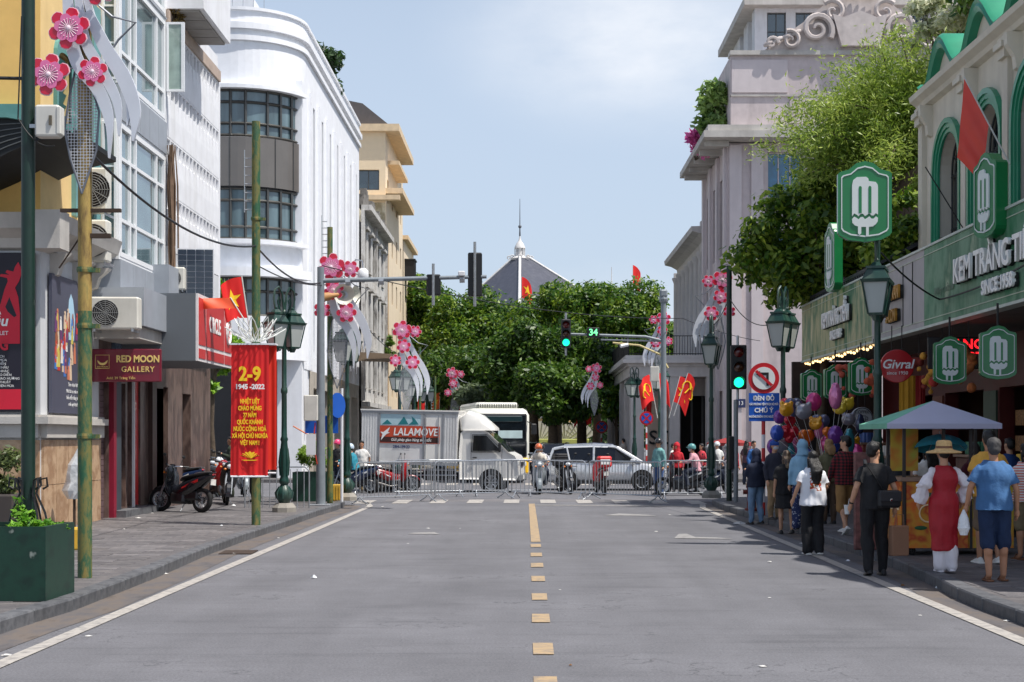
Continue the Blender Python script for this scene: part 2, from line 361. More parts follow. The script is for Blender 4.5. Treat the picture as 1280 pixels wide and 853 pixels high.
# ================================================================== GROUND
def asphalt_mat():
 m=bpy.data.materials.new('worn asphalt');m.use_nodes=True;t=m.node_tree;b=t.nodes['Principled BSDF']
 g=N(t,'ShaderNodeTexCoord')
 def noise(sc,det,st=(1,1,1),ro=0.6):
  mp=N(t,'ShaderNodeMapping');mp.inputs['Scale'].default_value=st;n=N(t,'ShaderNodeTexNoise')
  n.inputs['Scale'].default_value=sc;n.inputs['Detail'].default_value=det;n.inputs['Roughness'].default_value=ro
  t.links.new(g.outputs['Object'],mp.inputs[0]);t.links.new(mp.outputs[0],n.inputs['Vector']);return n.outputs['Fac']
 def mr(x,a,b_,c,d):
  n=N(t,'ShaderNodeMapRange');n.inputs['From Min'].default_value=a;n.inputs['From Max'].default_value=b_;n.inputs['To Min'].default_value=c;n.inputs['To Max'].default_value=d
  t.links.new(x,n.inputs['Value']);return n.outputs[0]
 def mul(a,b_):
  n=N(t,'ShaderNodeMath',operation='MULTIPLY');t.links.new(a,n.inputs[0]);t.links.new(b_,n.inputs[1]);return n.outputs[0]
 fine=mr(noise(45,6,ro=0.85),0.3,0.7,0.55,1.5)
 patch=mr(noise(0.5,8,ro=.7),0.35,0.65,0.84,1.12)
 lanes=mr(noise(1.3,4,(1,0.06,1)),0.35,0.7,0.92,1.07)
 cross=mr(noise(2.2,6,(0.12,1.6,1),0.75),0.52,0.74,1.0,0.74)
 v=mul(mul(fine,patch),mul(lanes,cross))
 mp=N(t,'ShaderNodeMapping');mp.inputs['Scale'].default_value=(0.25,1.0,1);vo=N(t,'ShaderNodeTexVoronoi',feature='DISTANCE_TO_EDGE');vo.inputs['Scale'].default_value=0.9
 ds=N(t,'ShaderNodeTexNoise');ds.inputs['Scale'].default_value=3;ds.inputs['Detail'].default_value=6
 ad=N(t,'ShaderNodeVectorMath',operation='ADD');t.links.new(g.outputs['Object'],ds.inputs['Vector']);t.links.new(g.outputs['Object'],ad.inputs[0]);t.links.new(ds.outputs['Color'],ad.inputs[1])
 t.links.new(ad.outputs[0],mp.inputs[0]);t.links.new(mp.outputs[0],vo.inputs['Vector'])
 crack=mr(vo.outputs['Distance'],0.0,0.014,0.55,1.0);gate=mr(noise(0.5,3),0.5,0.6,0,1)
 mx=N(t,'ShaderNodeMix',data_type='FLOAT');t.links.new(gate,mx.inputs['Factor']);mx.inputs['A'].default_value=1.0;t.links.new(crack,mx.inputs['B'])
 v=mul(v,mx.outputs['Result'])
 br=N(t,'ShaderNodeTexBrick');br.inputs['Scale'].default_value=.16;br.inputs['Mortar Size'].default_value=0.0;br.inputs['Color1'].default_value=(.985,.985,.985,1);br.inputs['Color2'].default_value=(1.01,1.01,1.01,1);br.inputs['Mortar'].default_value=(.8,.8,.8,1);t.links.new(g.outputs['Object'],br.inputs['Vector']);v=mul(v,br.outputs['Color'])
 v=mul(v,mr(noise(1.7,3),.66,.76,1.0,.8))
 hv=N(t,'ShaderNodeHueSaturation');hv.inputs['Color'].default_value=C(106,106,110);t.links.new(v,hv.inputs['Value'])
 t.links.new(hv.outputs[0],b.inputs['Base Color']);b.inputs['Roughness'].default_value=0.82;b.inputs['Specular IOR Level'].default_value=0.3
 bp=N(t,'ShaderNodeBump');bp.inputs['Strength'].default_value=0.5;bp.inputs['Distance'].default_value=0.006;t.links.new(noise(90,3),bp.inputs['Height']);t.links.new(bp.outputs[0],b.inputs['Normal'])
 return m
mAsphalt=asphalt_mat()
def paint_mat(key,rgb,wear=0.5,ns=9):
 m=bpy.data.materials.new(key);m.use_nodes=True;t=m.node_tree;b=t.nodes['Principled BSDF'];b.inputs['Roughness'].default_value=0.7
 g=N(t,'ShaderNodeTexCoord');n=N(t,'ShaderNodeTexNoise');n.inputs['Scale'].default_value=ns;n.inputs['Detail'].default_value=8;n.inputs['Roughness'].default_value=0.7
 r=N(t,'ShaderNodeMapRange');r.inputs['From Min'].default_value=0.45;r.inputs['From Max'].default_value=0.7;r.inputs['To Max'].default_value=wear
 mx=N(t,'ShaderNodeMix',data_type='RGBA');mx.inputs['A'].default_value=C(*rgb);mx.inputs['B'].default_value=C(108,106,106)
 t.links.new(g.outputs['Object'],n.inputs['Vector']);t.links.new(n.outputs['Fac'],r.inputs['Value']);t.links.new(r.outputs[0],mx.inputs['Factor']);t.links.new(mx.outputs['Result'],b.inputs['Base Color']);return m
mLineW=paint_mat('worn white road paint',(172,167,160),0.85);mLineY=paint_mat('worn yellow road paint',(170,146,112),0.8)
mFlag=rampmat('bluestone slabs',[(70,69,72),(112,108,108),(84,82,84),(128,123,121),(76,72,72)],0.7,(1,4,1),2.2,8,0.75,bump=0.3,objvar=.22)
mKerb=rampmat('kerb stone',[(62,63,67),(98,99,102),(70,72,76)],0.7,(1,1,1),5,6,bump=0.4,objvar=.15)
mGutter=rampmat('gutter stone',[(78,71,66),(104,95,88),(90,87,88),(70,64,60)],0.85,(1,0.5,1),2.5,8,0.7,bump=0.3)
g=MB();g.add([(-450,-60,-0.03),(450,-60,-0.03),(450,900,-0.03),(-450,900,-0.03)],[(0,1,2,3)]);struct('ground',g,M('distant ground',(120,116,108),0.9,vs=0.1))
g=MB();g.add([(-26,-20,0),(26,-20,0),(26,300,0),(-26,300,0)],[(0,1,2,3)]);struct('road',g,mAsphalt)
LK=[(-20,-4.8),(8,-4.8),(11.5,-4.74),(13.5,-4.70),(15,-4.60),(18.5,-4.64),(22,-4.78),(25,-4.80),(29,-4.74),(33,-4.72),(36.3,-4.62),(38.4,-4.72),(39.8,-5.3),(40.7,-6.3),(41.1,-8),(41.1,-16)]
RK=[(-20,4.7),(8,4.68),(13.8,4.62),(15.6,4.60),(17.4,4.78),(19.7,4.92),(24,4.95),(28,4.92),(33,4.80),(36.5,4.74),(39,4.85),(40.3,5.3),(41.2,6.4),(41.6,8.5),(41.6,22)]
def resample(K,step):
 pts=[Vector((x,y)) for y,x in K];out=[pts[0]];acc=0
 for a,b in zip(pts,pts[1:]):
  L=(b-a).length;d=(b-a)/L;t=step-acc
  while t < L: out.append(a+d*t);t +=step
  acc=(acc+L) % step if True else 0
  acc=L-(t-step)
 return out
def sidewalk(name,K,xo,kerb_name,side,tiles):
 pts=[Vector((x,y)) for y,x in K];kx=0.2*side
 inner=[(p.x,p.y) for p in pts]
 poly=[(p.x+side*0.10,p.y) for p in pts[:-3]]+[(p.x+side*0.08,p.y-0.12) for p in pts[-3:]]+[(xo,pts[-1].y-0.12),(xo,pts[0].y)]
 mb=MB();mb.prism(poly,-0.02,0.126,axis='z');sw=struct(name,mb,mFlag,fix=True)
 ks=resample(K,1.0);cnt=0
 for a,b in zip(ks,ks[1:]):
  if b.y < 9 or abs(b.x) > 9.5: continue
  d=(b-a);L=d.length;ang=math.atan2(d.y,d.x);nrm=Vector((-d.y,d.x)).normalized()*(-side)
  if nrm.x*side < 0 and abs(d.x) < abs(d.y): nrm=-nrm
  c=(a+b)/2+nrm*0.10;mb=MB();mb.rbox(0,0,0,L-0.014,0.2,0.16,0.018)
  o=part('kerb_stone',mb,mKerb,sw,(c.x,c.y,0.057+random.uniform(-.004,.004)),ang+random.uniform(-.006,.006));cnt +=1
 (x0,x1,y0,y1,tx,ty)=tiles;me=None;nx=int(round(abs(x1-x0)/tx));ny=int(round((y1-y0)/ty))
 for j in range(ny):
  for i in range(nx):
   x=min(x0,x1)+(i+0.5)*tx;y=y0+(j+0.5)*ty
   if j % 2: x +=tx*0.5
   kxv=np.interp(y,[k[0] for k in K],[k[1] for k in K])
   if (x-kxv)*side < 0.2+tx/2: continue
   if me is None:
    mb=MB();mb.rbox(0,0,0,tx-0.016,ty-0.014,0.04,0.006);me=mb.mesh('paving_slab');me.materials.append(mFlag)
   o=inst('paving_slab',me,sw,(x,y,0.1125+random.uniform(-0.0035,0.003)),random.choice((0,PI))+random.uniform(-.003,.003),None)
   o.rotation_euler[0]=random.uniform(-.004,.004);o.rotation_euler[1]=random.uniform(-.004,.004)
 return sw
sidewalk('left_sidewalk',LK,-16,'k',-1,(-8.6,-4.9,13.2,31.5,0.7,0.36))
sidewalk('right_sidewalk',RK,22,'k',1,(4.9,9.0,13.2,27.5,0.75,0.5))
def farwalk(name,x0,x1,y0,y1,cr,side):
 mb=MB();n=8;poly=[(x1,y0),(x1,y1),(x0,y1)]
 arc=[(x0+side*cr*(1-math.cos(a)),y0+cr*(1-math.sin(a))) for a in [PI/2*k/n for k in range(n+1)]]
 poly +=arc;mb.prism(poly,-0.02,0.13,axis='z')
 sw=struct(name,mb,mFlag,fix=True)
 kb=MB();pts=[(x0,y1)]+arc+[(x1,y0)]
 return sw
farwalk('far_left_sidewalk',-4.9,-30,58,150,3.5,-1)
farwalk('far_right_sidewalk',4.7,30,58.5,150,3.5,1)
def sheet(name,poly,z,mat,kind='structure',parent=None):
 mb=MB();mb.add([(x,y,z) for x,y in poly],[tuple(range(len(poly)))]);return part(name,mb,mat,parent,kind=kind,fix=False)
def ribbon(name,pts,w,z,mat):
 mb=MB();vs=[];P2=[Vector(p) for p in pts]
 for i,p in enumerate(P2):
  d=(P2[min(i+1,len(P2)-1)]-P2[max(i-1,0)]).normalized();n=Vector((-d.y,d.x))*w/2;vs +=[(p.x-n.x,p.y-n.y,z),(p.x+n.x,p.y+n.y,z)]
 mb.add(vs,[(2*i+1,2*i,2*i+2,2*i+3) for i in range(len(P2)-1)]);return part(name,mb,mat,None,kind='structure')
# stone gutters between kerb and edge line
ribbon('left_gutter',[(x+0.16,y) for y,x in LK[:-4]],0.5,0.004,mGutter)
ribbon('right_gutter',[(x-0.12,y) for y,x in RK[:-4]],0.42,0.004,mGutter)
ribbon('left_edge_line',[(-4.1,-5),(-4.08,10),(-4.07,20),(-4.05,30),(-4.05,38),(-4.35,40),(-4.9,41.2)],0.15,0.008,mLineW)
ribbon('right_edge_line',[(4.22,-5),(4.25,12),(4.28,20),(4.33,30),(4.37,37),(4.6,39)],0.15,0.008,mLineW)
ribbon('stop_line',[(0.15,38.6),(4.2,37.9)],0.22,0.008,mLineW)
ribbon('centre_line',[(0.13,24.9),(0.1,39.4)],0.16,0.008,mLineY)
for i,d in enumerate([4.3,6.4,8.45,10.5,12.28,14.36,16.3,18.4,20.36,22.2,24.05]):
 sheet('centre_line_dash',[(0.04+random.uniform(-.006,.006),d-0.34),(0.21,d-0.34),(0.21,d+0.33),(0.04,d+0.33)],0.008,mLineY)
for i in range(-6,7):
 x=-0.45+i*1.0;y=40.9-0.045*abs(i)*abs(i)*0.55
 if -4.9 < x < 5: sheet('crosswalk_bar',[(x-.21,y-1.1),(x+.21,y-1.1),(x+.21,y+1.1),(x-.21,y+1.1)],0.008,mLineW)
for i in range(-5,6):
 x=i*1.0+0.1;sheet('far_crosswalk_bar',[(x-.21,55),(x+.21,55),(x+.21,57.5),(x-.21,57.5)],0.008,mLineW)
sheet('worn_arrow_marking',[(2.55,25.8),(3.55,25.6),(3.3,26.0),(2.95,26.1),(2.9,27),(2.75,27)],0.008,paint_mat('faded arrow paint',(150,148,146),0.95,6))
sheet('worn_arrow_marking',[(1.7,33.4),(2.9,33.2),(2.7,33.7),(2.1,34.3)],0.008,bpy.data.materials['faded arrow paint'])
sheet('worn_arrow_marking',[(-2.2,27.0),(-1.6,26.9),(-1.75,27.5),(-2.1,27.3)],0.008,bpy.data.materials['faded arrow paint'])
sheet('asphalt_patch',[(-4.0,40.8),(5,40.5),(5,42.4),(-4,42.6)],0.004,M('darker asphalt patch',(108,106,108),0.9,var=0.12,vs=2))
# manhole cover in the left gutter
mb=MB();mb.box(0,0,0,0.5,0.7,0.012);tag(part('drain_cover',mb,M('rusty drain iron',(70,58,50),0.8,0.3,var=0.4,vs=12),None,(-4.42,22.6,0.010),0.05),'dark iron drain cover set in the left gutter near the kerb','drain cover')
# litter: small crumpled scraps
def scrap(px,py,w,kind,lab,s_z=1.75,z0=0.006):
 w *=.62
 s=(py-548)/s_z;x=(px-660)/s;y=F/s;rg=random.Random(int(px*7+py));mb=MB();n=9
 rings=[]
 for k in range(4):
  rr=w*(0.5,0.46,0.28,0.06)[k];zz=(0,0.3,0.75,1.0)[k]*w*(0.12 if kind =='paper' else 0.4)
  rings.append([(rr*math.cos(2*PI*j/n)*rg.uniform(.6,1.25),rr*math.sin(2*PI*j/n)*rg.uniform(.5,1.3),zz*rg.uniform(.6,1.3)) for j in range(n)])
 mb.loft(rings)
 nm={'paper': 'paper_scrap','bag': 'plastic_bag','cup': 'plastic_cup','leaf': 'dry_leaf'}[kind]
 mt={'paper': M('crumpled paper',(206,204,200),0.8,bump=0.5),'bag': M('thin plastic film',(222,224,226),0.25,coat=0.5,bump=0.8),'leaf': M('dry leaf brown',(120,84,48),0.8)}[kind if kind !='cup' else 'bag']
 return tag(part(nm,mb,mt,None,(x,y,z0+(0.13 if s_z < 1.7 else 0)),rg.uniform(0,3)),lab,'litter','scraps of litter on the road and pavement')
for px,py,w,k,lab in [
 (393,723,.13,'bag','clear plastic scrap lying alone in the left lane'),(111,796,.10,'paper','white paper scrap on the asphalt beside the left edge line at the front'),
 (184,721,.17,'bag','clear plastic wrapper in the left gutter, nearer of two'),(240,698,.16,'bag','upright clear plastic wrapper in the left gutter, farther of two'),
 (204,718,.2,'paper','flat white paper strip in the left gutter beside a plastic wrapper'),(348,673,.08,'paper','small white scrap left of the edge line mid street'),
 (292,693,.16,'paper','pale flat strip touching the left edge line'),(8,820,.14,'paper','white scrap lying on the left edge line at the frame edge'),
 (535,661,.12,'paper','small white scrap by the faded marking left of centre'),(510,680,.07,'paper','tiny pale speck of paper in the left lane'),
 (820,665,.12,'paper','white scrap beside the worn turn arrow in the right lane'),(962,703,.13,'paper','white paper scrap right of centre behind the walking girl'),
 (953,834,.10,'paper','white scrap on the bare asphalt at the bottom right'),(962,748,.07,'paper','small bright scrap in the middle of the right lane'),
 (837,644,.10,'paper','white scrap near the stop line on the right'),(1150,770,.06,'paper','small pale scrap beside the right edge line'),
 (713,833,.05,'leaf','dark leaf bit on the asphalt near the yellow dashes'),(1258,777,.12,'paper','white scrap in the shaded gutter at the right'),
 (1060,702,.10,'bag','plastic wrapper in the shaded gutter by the walking couple'),(1004,680,.22,'paper','flat white sheet in the gutter beside the black dressed woman'),
 (1172,736,.10,'bag','plastic wrapper in the right gutter below the red tunic woman'),(925,655,.45,'paper','large flattened white sheet at the kerb by the jeans wearer'),
 (478,634,.14,'paper','white litter at the left kerb corner by the barrier'),(575,661,.06,'paper','pale scrap between the centre line and left faded marking'),
 (1128,733,.08,'leaf','brown leaf scrap on the right edge line'),(700,738,.05,'paper','tiny white fleck right of the yellow dashes')]:
 scrap(px,py,w,k,lab)
for px,py,w,k,lab in [(155,662,.1,'paper','white scrap on the left pavement behind the green pole'),(292,633,.18,'bag','crumpled white bag on the left pavement by the motorbikes'),
 (277,658,.09,'bag','small plastic scrap on the pavement left of the banner post'),(173,648,.2,'paper','torn paper on the step below the gallery door'),(190,642,.12,'paper','small torn paper by the red door sill'),
 (440,629,.2,'paper','pale rubbish at the foot of the second left lamp')]:
 scrap(px,py,w,k,lab,1.62)
# ================================================================== BUILDINGS
class Facade:
 """kind L: faces +X at x=plane (u = world y); R: faces -X (u = world y); C: faces the camera side -Y at y=plane (u = world x)"""
 def __init__(s,root,kind,plane): s.root,s.kind,s.plane=root,kind,plane;s.rl=Vector(root.location)
 def fr(s):
  if s.kind =='L': return Vector((s.plane,0,0))-s.rl,PI/2
  if s.kind =='R': return Vector((s.plane,0,0))-s.rl,-PI/2
  return Vector((0,s.plane,0))-s.rl,0
 def u(s,a,b): return (-b,-a) if s.kind =='R' else (a,b)
 def put(s,name,mb,mat,**k):
  l,r=s.fr();return part(name,mb,mat,s.root,l,r,**k)
 def box(s,name,a,b,z0,z1,out,mat,inn=0.0,r=0,**k):
  a,b=s.u(a,b);mb=MB();mb.bb(a,b,-out,inn,z0,z1);return s.put(name,mb,mat,**k)
 def wall(s,a,b,z0,z1,holes,mat,depth=0.25,name='wall',out=0.0,label=None):
  a,b=s.u(a,b);hs=[(*s.u(h[0],h[1]),h[2],h[3]) for h in holes]
  us=sorted({a,b,*[h[0] for h in hs],*[h[1] for h in hs]});zs=sorted({z0,z1,*[h[2] for h in hs],*[h[3] for h in hs]})
  us=[u for u in us if a-1e-6 <=u <=b+1e-6];zs=[z for z in zs if z0-1e-6 <=z <=z1+1e-6];mb=MB();y=-out
  for i in range(len(us)-1):
   for j in range(len(zs)-1):
    uc,zc=(us[i]+us[i+1])/2,(zs[j]+zs[j+1])/2
    if any(h[0] < uc < h[1] and h[2] < zc < h[3] for h in hs): continue
    mb.add([(us[i],y,zs[j]),(us[i+1],y,zs[j]),(us[i+1],y,zs[j+1]),(us[i],y,zs[j+1])],[(0,1,2,3)])
  for h in hs:
   p=[(h[0],h[2]),(h[1],h[2]),(h[1],h[3]),(h[0],h[3])]
   for k in range(4):
    q,w=p[k],p[(k+1) % 4];mb.add([(q[0],y,q[1]),(q[0],y+depth,q[1]),(w[0],y+depth,w[1]),(w[0],y,w[1])],[(0,1,2,3)])
  return s.put(name,mb,mat,label=label)
 _c={}
 def window(s,a,b,z0,z1,nx=2,nz=2,fw=0.06,recess=0.18,frame=None,glass=None,sill=False,name='window',zs=None,us=None):
  a,b=s.u(a,b);frame=frame or WHITE;glass=glass or GLASS;w,h=b-a,z1-z0
  key=(round(w,2),round(h,2),nx,nz,fw,frame.name,glass.name,str(zs),str(us),s.kind =='R')
  if key not in s._c:
   mb=MB();t=0.06;iw=0.004
   mb.bb(iw,fw,-t,t,iw,h-iw);mb.bb(w-fw,w-iw,-t,t,iw,h-iw);mb.bb(fw,w-fw,-t,t,iw,fw);mb.bb(fw,w-fw,-t,t,h-fw,h-iw)
   uu=[w*k/nx for k in range(1,nx)] if us is None else [(w*(1-q) if s.kind =='R' else w*q) for q in us]
   zz=[h*k/nz for k in range(1,nz)] if zs is None else [h*q for q in zs]
   for x in uu: mb.bb(x-fw*.4,x+fw*.4,-t*.8,t*.8,fw,h-fw)
   for z in zz: mb.bb(fw,w-fw,-t*.7,t*.7,z-fw*.35,z+fw*.35)
   f=mb.mesh('window');f.materials.append(frame)
   g=MB();g.bb(fw*.6,w-fw*.6,-0.008,0.008,fw*.6,h-fw*.6);g=g.mesh('pane');g.materials.append(glass);s._c[key]=(f,g)
  f,g=s._c[key];l,r=s.fr();M4=Matrix.Rotation(r,4,'Z');loc=l+M4 @ Vector((a,recess,z0))
  o=inst(name,f,s.root,loc,r);inst('pane',g,o,(0,0.012,0))
  if sill:
   mb=MB();mb.bb(-0.08,w+0.08,-recess-0.08,-0.065,-0.07,0.0);part('sill',mb,STONE,o)
  return o
def bld(label,loc,cat='building',name='building',group=None): return thing(name,label,cat,loc,0,group)
def rl(root,x,y,z=0): return Vector((x,y,z))-Vector(root.location)
def wbox(root,name,x0,x1,y0,y1,z0,z1,mat,**k):
 mb=MB();mb.bb(x0-root.location[0],x1-root.location[0],y0-root.location[1],y1-root.location[1],z0,z1);return part(name,mb,mat,root,**k)
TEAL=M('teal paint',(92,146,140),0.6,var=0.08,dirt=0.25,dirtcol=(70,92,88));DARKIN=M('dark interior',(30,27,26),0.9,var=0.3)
GREYP2=M('grey cladding',(158,164,172),0.5,0.1,var=0.06,dirt=0.15);LGREY=M('light grey render',(204,206,208),0.75,var=0.05,dirt=0.3,dirtcol=(120,116,108))
TANST=rampmat('tan marble cladding',[(176,144,112),(196,166,134),(158,124,94),(188,160,132)],0.35,(1,1,1),2.5,7)
BRNST=rampmat('brown granite',[(92,74,68),(120,100,92),(78,62,58),(106,90,84)],0.3,(1,1,0.4),3,8)
SHUT=M('roller shutter',(120,110,106),0.5,0.4,var=0.1,dirt=0.3)
# ---------- A: yellow corner building with posters, left foreground
A=bld('yellow rendered corner building with large posters and teal arched window',(-8.5,25.8,0),name='corner_building')
wbox(A,'inner_mass',-16,-8.75,26.05,29.25,0,15,YPLASTER)
fC,fL=Facade(A,'C',25.8),Facade(A,'L',-8.5)
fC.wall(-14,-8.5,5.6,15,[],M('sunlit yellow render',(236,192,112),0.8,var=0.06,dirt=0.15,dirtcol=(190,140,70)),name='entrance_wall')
fC.wall(-14,-8.5,0,5.6,[],LGREY,name='base_wall')
fL.wall(25.8,29.3,5.6,15,[(26.6,27.35,6.9,8.75)],YPLASTER);fL.wall(25.8,29.3,0,5.6,[],LGREY,name='base_wall')
mb=MB()
for k in range(9): z=6.92+k*0.2;mb.box(26.975,0.08,z+.09,0.72,0.05,0.17,tilt=(0.4,'X'))
fL.put('shutter',mb,TEAL)
mb=MB();arch=[(26.5,6.8),(26.5,8.6)]+[(26.975-.475*math.cos(PI*k/10),8.6+.475*math.sin(PI*k/10)) for k in range(1,10)]+[(27.45,8.6),(27.45,6.8)]
inn=[(26.6,6.9),(26.6,8.6)]+[(26.975-.375*math.cos(PI*k/10),8.6+.15*math.sin(PI*k/10)) for k in range(1,10)]+[(27.35,8.6),(27.35,6.9)]
n=len(arch);mb.add([(a,-0.07,z) for a,z in arch]+[(a,-0.07,z) for a,z in inn]+[(a,0.0,z) for a,z in arch],[(i,i+1,n+i+1,n+i) for i in range(n-1)]+[(i,2*n+i,2*n+i+1,i+1) for i in range(n-1)])
fL.put('window_surround',mb,TEAL,fix=True)
fL.box('pilaster',27.55,27.85,5.9,15,0.09,M('teal pilaster',(110,158,160),0.6),0)
fL.box('pilaster',28.75,29.2,5.9,10.2,0.07,bpy.data.materials['teal pilaster'],0)
# cornice over the ground floor (moulded, with brackets)
prof=[(0.0,5.02),(0.10,5.06),(0.14,5.22),(0.3,5.3),(0.42,5.36),(0.46,5.5),(0.5,5.62),(0.0,5.66)]
mb=MB();mb.prism([(-o,z) for o,z in prof],25.8,29.2,axis='x');fL.put('cornice',mb,STONE,fix=True)
mb=MB();mb.prism([(-o-0.001,z) for o,z in prof],-14,-8.5,axis='x');fC.put('cornice',mb,STONE,fix=True)
wbox(A,'cornice_corner',-8.51,-8.0,25.29,25.81,5.0,5.66,STONE)
for u in (26.4,27.7,28.7):
 mb=MB();mb.prism([(0,4.6),(-0.14,4.66),(-0.2,4.85),(-0.38,5.0),(-0.4,5.04),(0,5.04)],u-.1,u+.1,axis='x');fL.put('bracket',mb,STONE,fix=True)
# base: tan marble panels in courses, ledge above
for r_ in range(2):
 for c_ in range(5):
  a=25.83+c_*0.69;fL.box('marble_panel',a+.008,a+.682,0.13+r_*0.8,0.92+r_*0.8,0.05+random.uniform(0,.006),TANST)
for r_ in range(2):
 for c_ in range(4):
  a=-11.4+c_*0.725;fC.box('marble_panel',a+.008,a+.717,0.13+r_*0.8,0.92+r_*0.8,0.05+random.uniform(0,.006),TANST)
fL.box('stone_ledge',25.8,29.28,1.76,2.16,0.12,STONE);fL.box('stone_ledge',25.8,29.28,2.0,2.12,0.2,STONE)
fC.box('stone_ledge',-12,-8.5,1.76,2.16,0.121,STONE);fC.box('stone_ledge',-12,-8.3,2.0,2.12,0.201,STONE)
# dark curved entrance canopy with teal fascia above it
cp_=[(-7.46,6.75),(-7.7,6.7),(-8.1,6.6),(-8.5,6.42),(-8.9,6.2),(-9.4,5.98),(-10.5,5.78),(-14,5.7),(-14,7.05),(-9.2,7.06),(-8.5,7.03),(-7.9,6.93),(-7.46,6.84)]
mb=MB();mb.prism([(x+8.5,z) for x,z in cp_],-1.6,1.0);AW=part('entrance_awning',mb,M('black awning canvas',(24,28,30),0.75,var=0.3,vs=2),A,fix=True)
mb=MB()
for k in range(5): f=.12+.17*k;mb.tube([(x+8.5,-1.61,6.95-(6.95-z)*f) for x,z in [(-7.6,6.72)]+cp_[1:8]],.012,5)
part('awning_rib',mb,M('dull grey rib',(88,92,92),.6),AW,kind='stuff')
mb=MB();mb.prism([(x+8.5,z) for x,z in [(-7.44,6.74),(-7.44,6.86),(-7.9,6.96),(-8.5,7.06),(-14,7.08),(-14,7.0),(-8.5,6.98),(-7.9,6.88),(-7.5,6.78)]],-1.68,-1.6);part('awning_trim',mb,TEAL,AW,fix=True)
fC.box('awning_fascia',-13.9,-8.72,7.09,7.5,0.35,TEAL)
# posters (flat prints in frames)
POS1=rampmat('red and black poster print',[(20,16,24),(24,18,28),(190,18,44),(214,24,52)],0.5,(0.9,1,0.7),2.2,3,0.5,const=True,lo=0.3,hi=0.62,dist=0.8)
POS2=rampmat('crowded stage poster print',[(52,58,92),(82,84,118),(190,140,110),(44,74,140),(214,196,176),(150,60,50),(60,60,96)],0.45,(1,4.5,1.2),4.5,4,0.7,lo=0.25,hi=0.78,dist=0.4)
NAVY=M('navy poster ground',(24,20,36),0.5,var=0.05);PRED=M('poster red',(206,22,50),0.5,var=0.05);GREYB=M('slate poster ground',(74,76,92),0.5,var=0.08,vs=1)
pt=thing('poster','black and red theatre poster with a red dancer figure and white text','poster',(-10.0,25.70,3.55));
mb=MB();mb.bb(-1.9,1.44,-0.03,0.03,-1.34,1.42);part('board',mb,NAVY,pt)
mb=MB();mb.bb(-1.88,1.42,-0.038,-0.031,-1.3,-0.95);part('footer_band',mb,PRED,pt)
mb=MB();mb.bb(1.3,1.43,-0.036,-0.031,-0.95,1.41);part('side_band',mb,M('plum print',(92,20,74),0.5),pt)
def pp(x,y): return (x/72+.8,(548-y)/72-1.8)
fig=[pp(*q) for q in [(-40,430),(28,430),(28,392),(26,372),(22,360),(27,352),(30,343),(29,334),(26,328),(22,334),(20,340),(12,338),(10,341),(15,344),(4,343),(3,346),(12,348),(13,352),(9,362),(4,380),(-4,396),(-30,400)]]
mb=MB();mb.prism(fig,-0.040,-0.031);part('dancer_print',mb,PRED,pt,fix=True)
mb=MB();mb.prism([pp(*q) for q in [(15,372),(24,395),(21,397),(13,390),(10,384)]],-.043,-.041);part('gap_print',mb,NAVY,pt,fix=True)
WP=M('white print',(238,238,236),0.5,var=0.02)
def ptx(t_,px,py,sz,m=None,**k): x,z=pp(px,py);text(t_,sz,m or WP,pt,(x,-.046,z),extrude=.001,align='RIGHT',**k)
ptx('Kiều',13,402,.26,bold=.006,shear=.2);ptx('BALLET',14,417,.1);ptx('HƯƠNG',14,432,.26,PRED,bold=.01,sx=.8)
for k,tt in enumerate(['NHẠC KỊCH','BIÊN ĐẠO MÚA','ĐẠO DIỄN','THIẾT KẾ SÂN KHẤU','CHỈ HUY DÀN NHẠC','TỔNG ĐẠO DIỄN','DÀN NHẠC GIAO HƯỞNG','CHỈ ĐẠO NGHỆ THUẬT','DIỄN VIÊN MÚA']):
 ptx(tt,(9,12,11,14,15,18,28,17,21)[k],446+k*4.6,.06)
pt2=thing('poster','slate blue poster with a crowd of costumed performers on the side wall','poster',(-8.44,27.25,3.45),PI/2)
mb=MB();mb.bb(-1.1,1.1,-0.03,0.03,-1.25,1.22);part('board',mb,GREYB,pt2)
rg=random.Random(4)
cols=[(214,188,160),(196,60,52),(70,120,190),(206,190,90),(150,90,60),(230,226,220),(110,60,110),(200,120,90)]
for ci,cc in enumerate(cols):
 mb=MB()
 for k in range(9):
  u=rg.uniform(-0.92,0.9);z=rg.uniform(-0.55,0.62)*(1-abs(u)*0.35);h=rg.uniform(.22,.42);w=rg.uniform(.05,.085)
  yy=-0.034-rg.random()*0.004
  mb.prism([(u-w,z-h/2),(u+w,z-h/2),(u+w*.8,z+h*.1),(u+w*.5,z+h*.28),(u-w*.5,z+h*.28),(u-w*.8,z+h*.1)],yy,-0.031)
  mb.prism([(u+w*.5*math.cos(t*PI/3),z+h*.36+w*.6*math.sin(t*PI/3)) for t in range(6)],yy-0.001,-0.031)
 part('printed_figures',mb,M('poster figure tint %d' % ci,cc,0.5),pt2,fix=True,kind='stuff')
mb=MB();mb.prism([(-0.15,0.1),(0.15,0.1),(0.22,0.5),(0.1,0.85),(-0.02,0.95),(-0.14,0.82),(-0.2,0.5)],-0.0335,-0.031);part('pale_robe_print',mb,M('pale blue print',(170,206,226),0.5),pt2,fix=True)
for k in range(4): text(['Đêm nhạc kịch','Nhà hát ca múa nhạc','biểu diễn hằng tuần','mời quý khách'][k],0.095,M('white print'),pt2,(0.1,-0.036,-0.72-k*0.12),extrude=0.001)
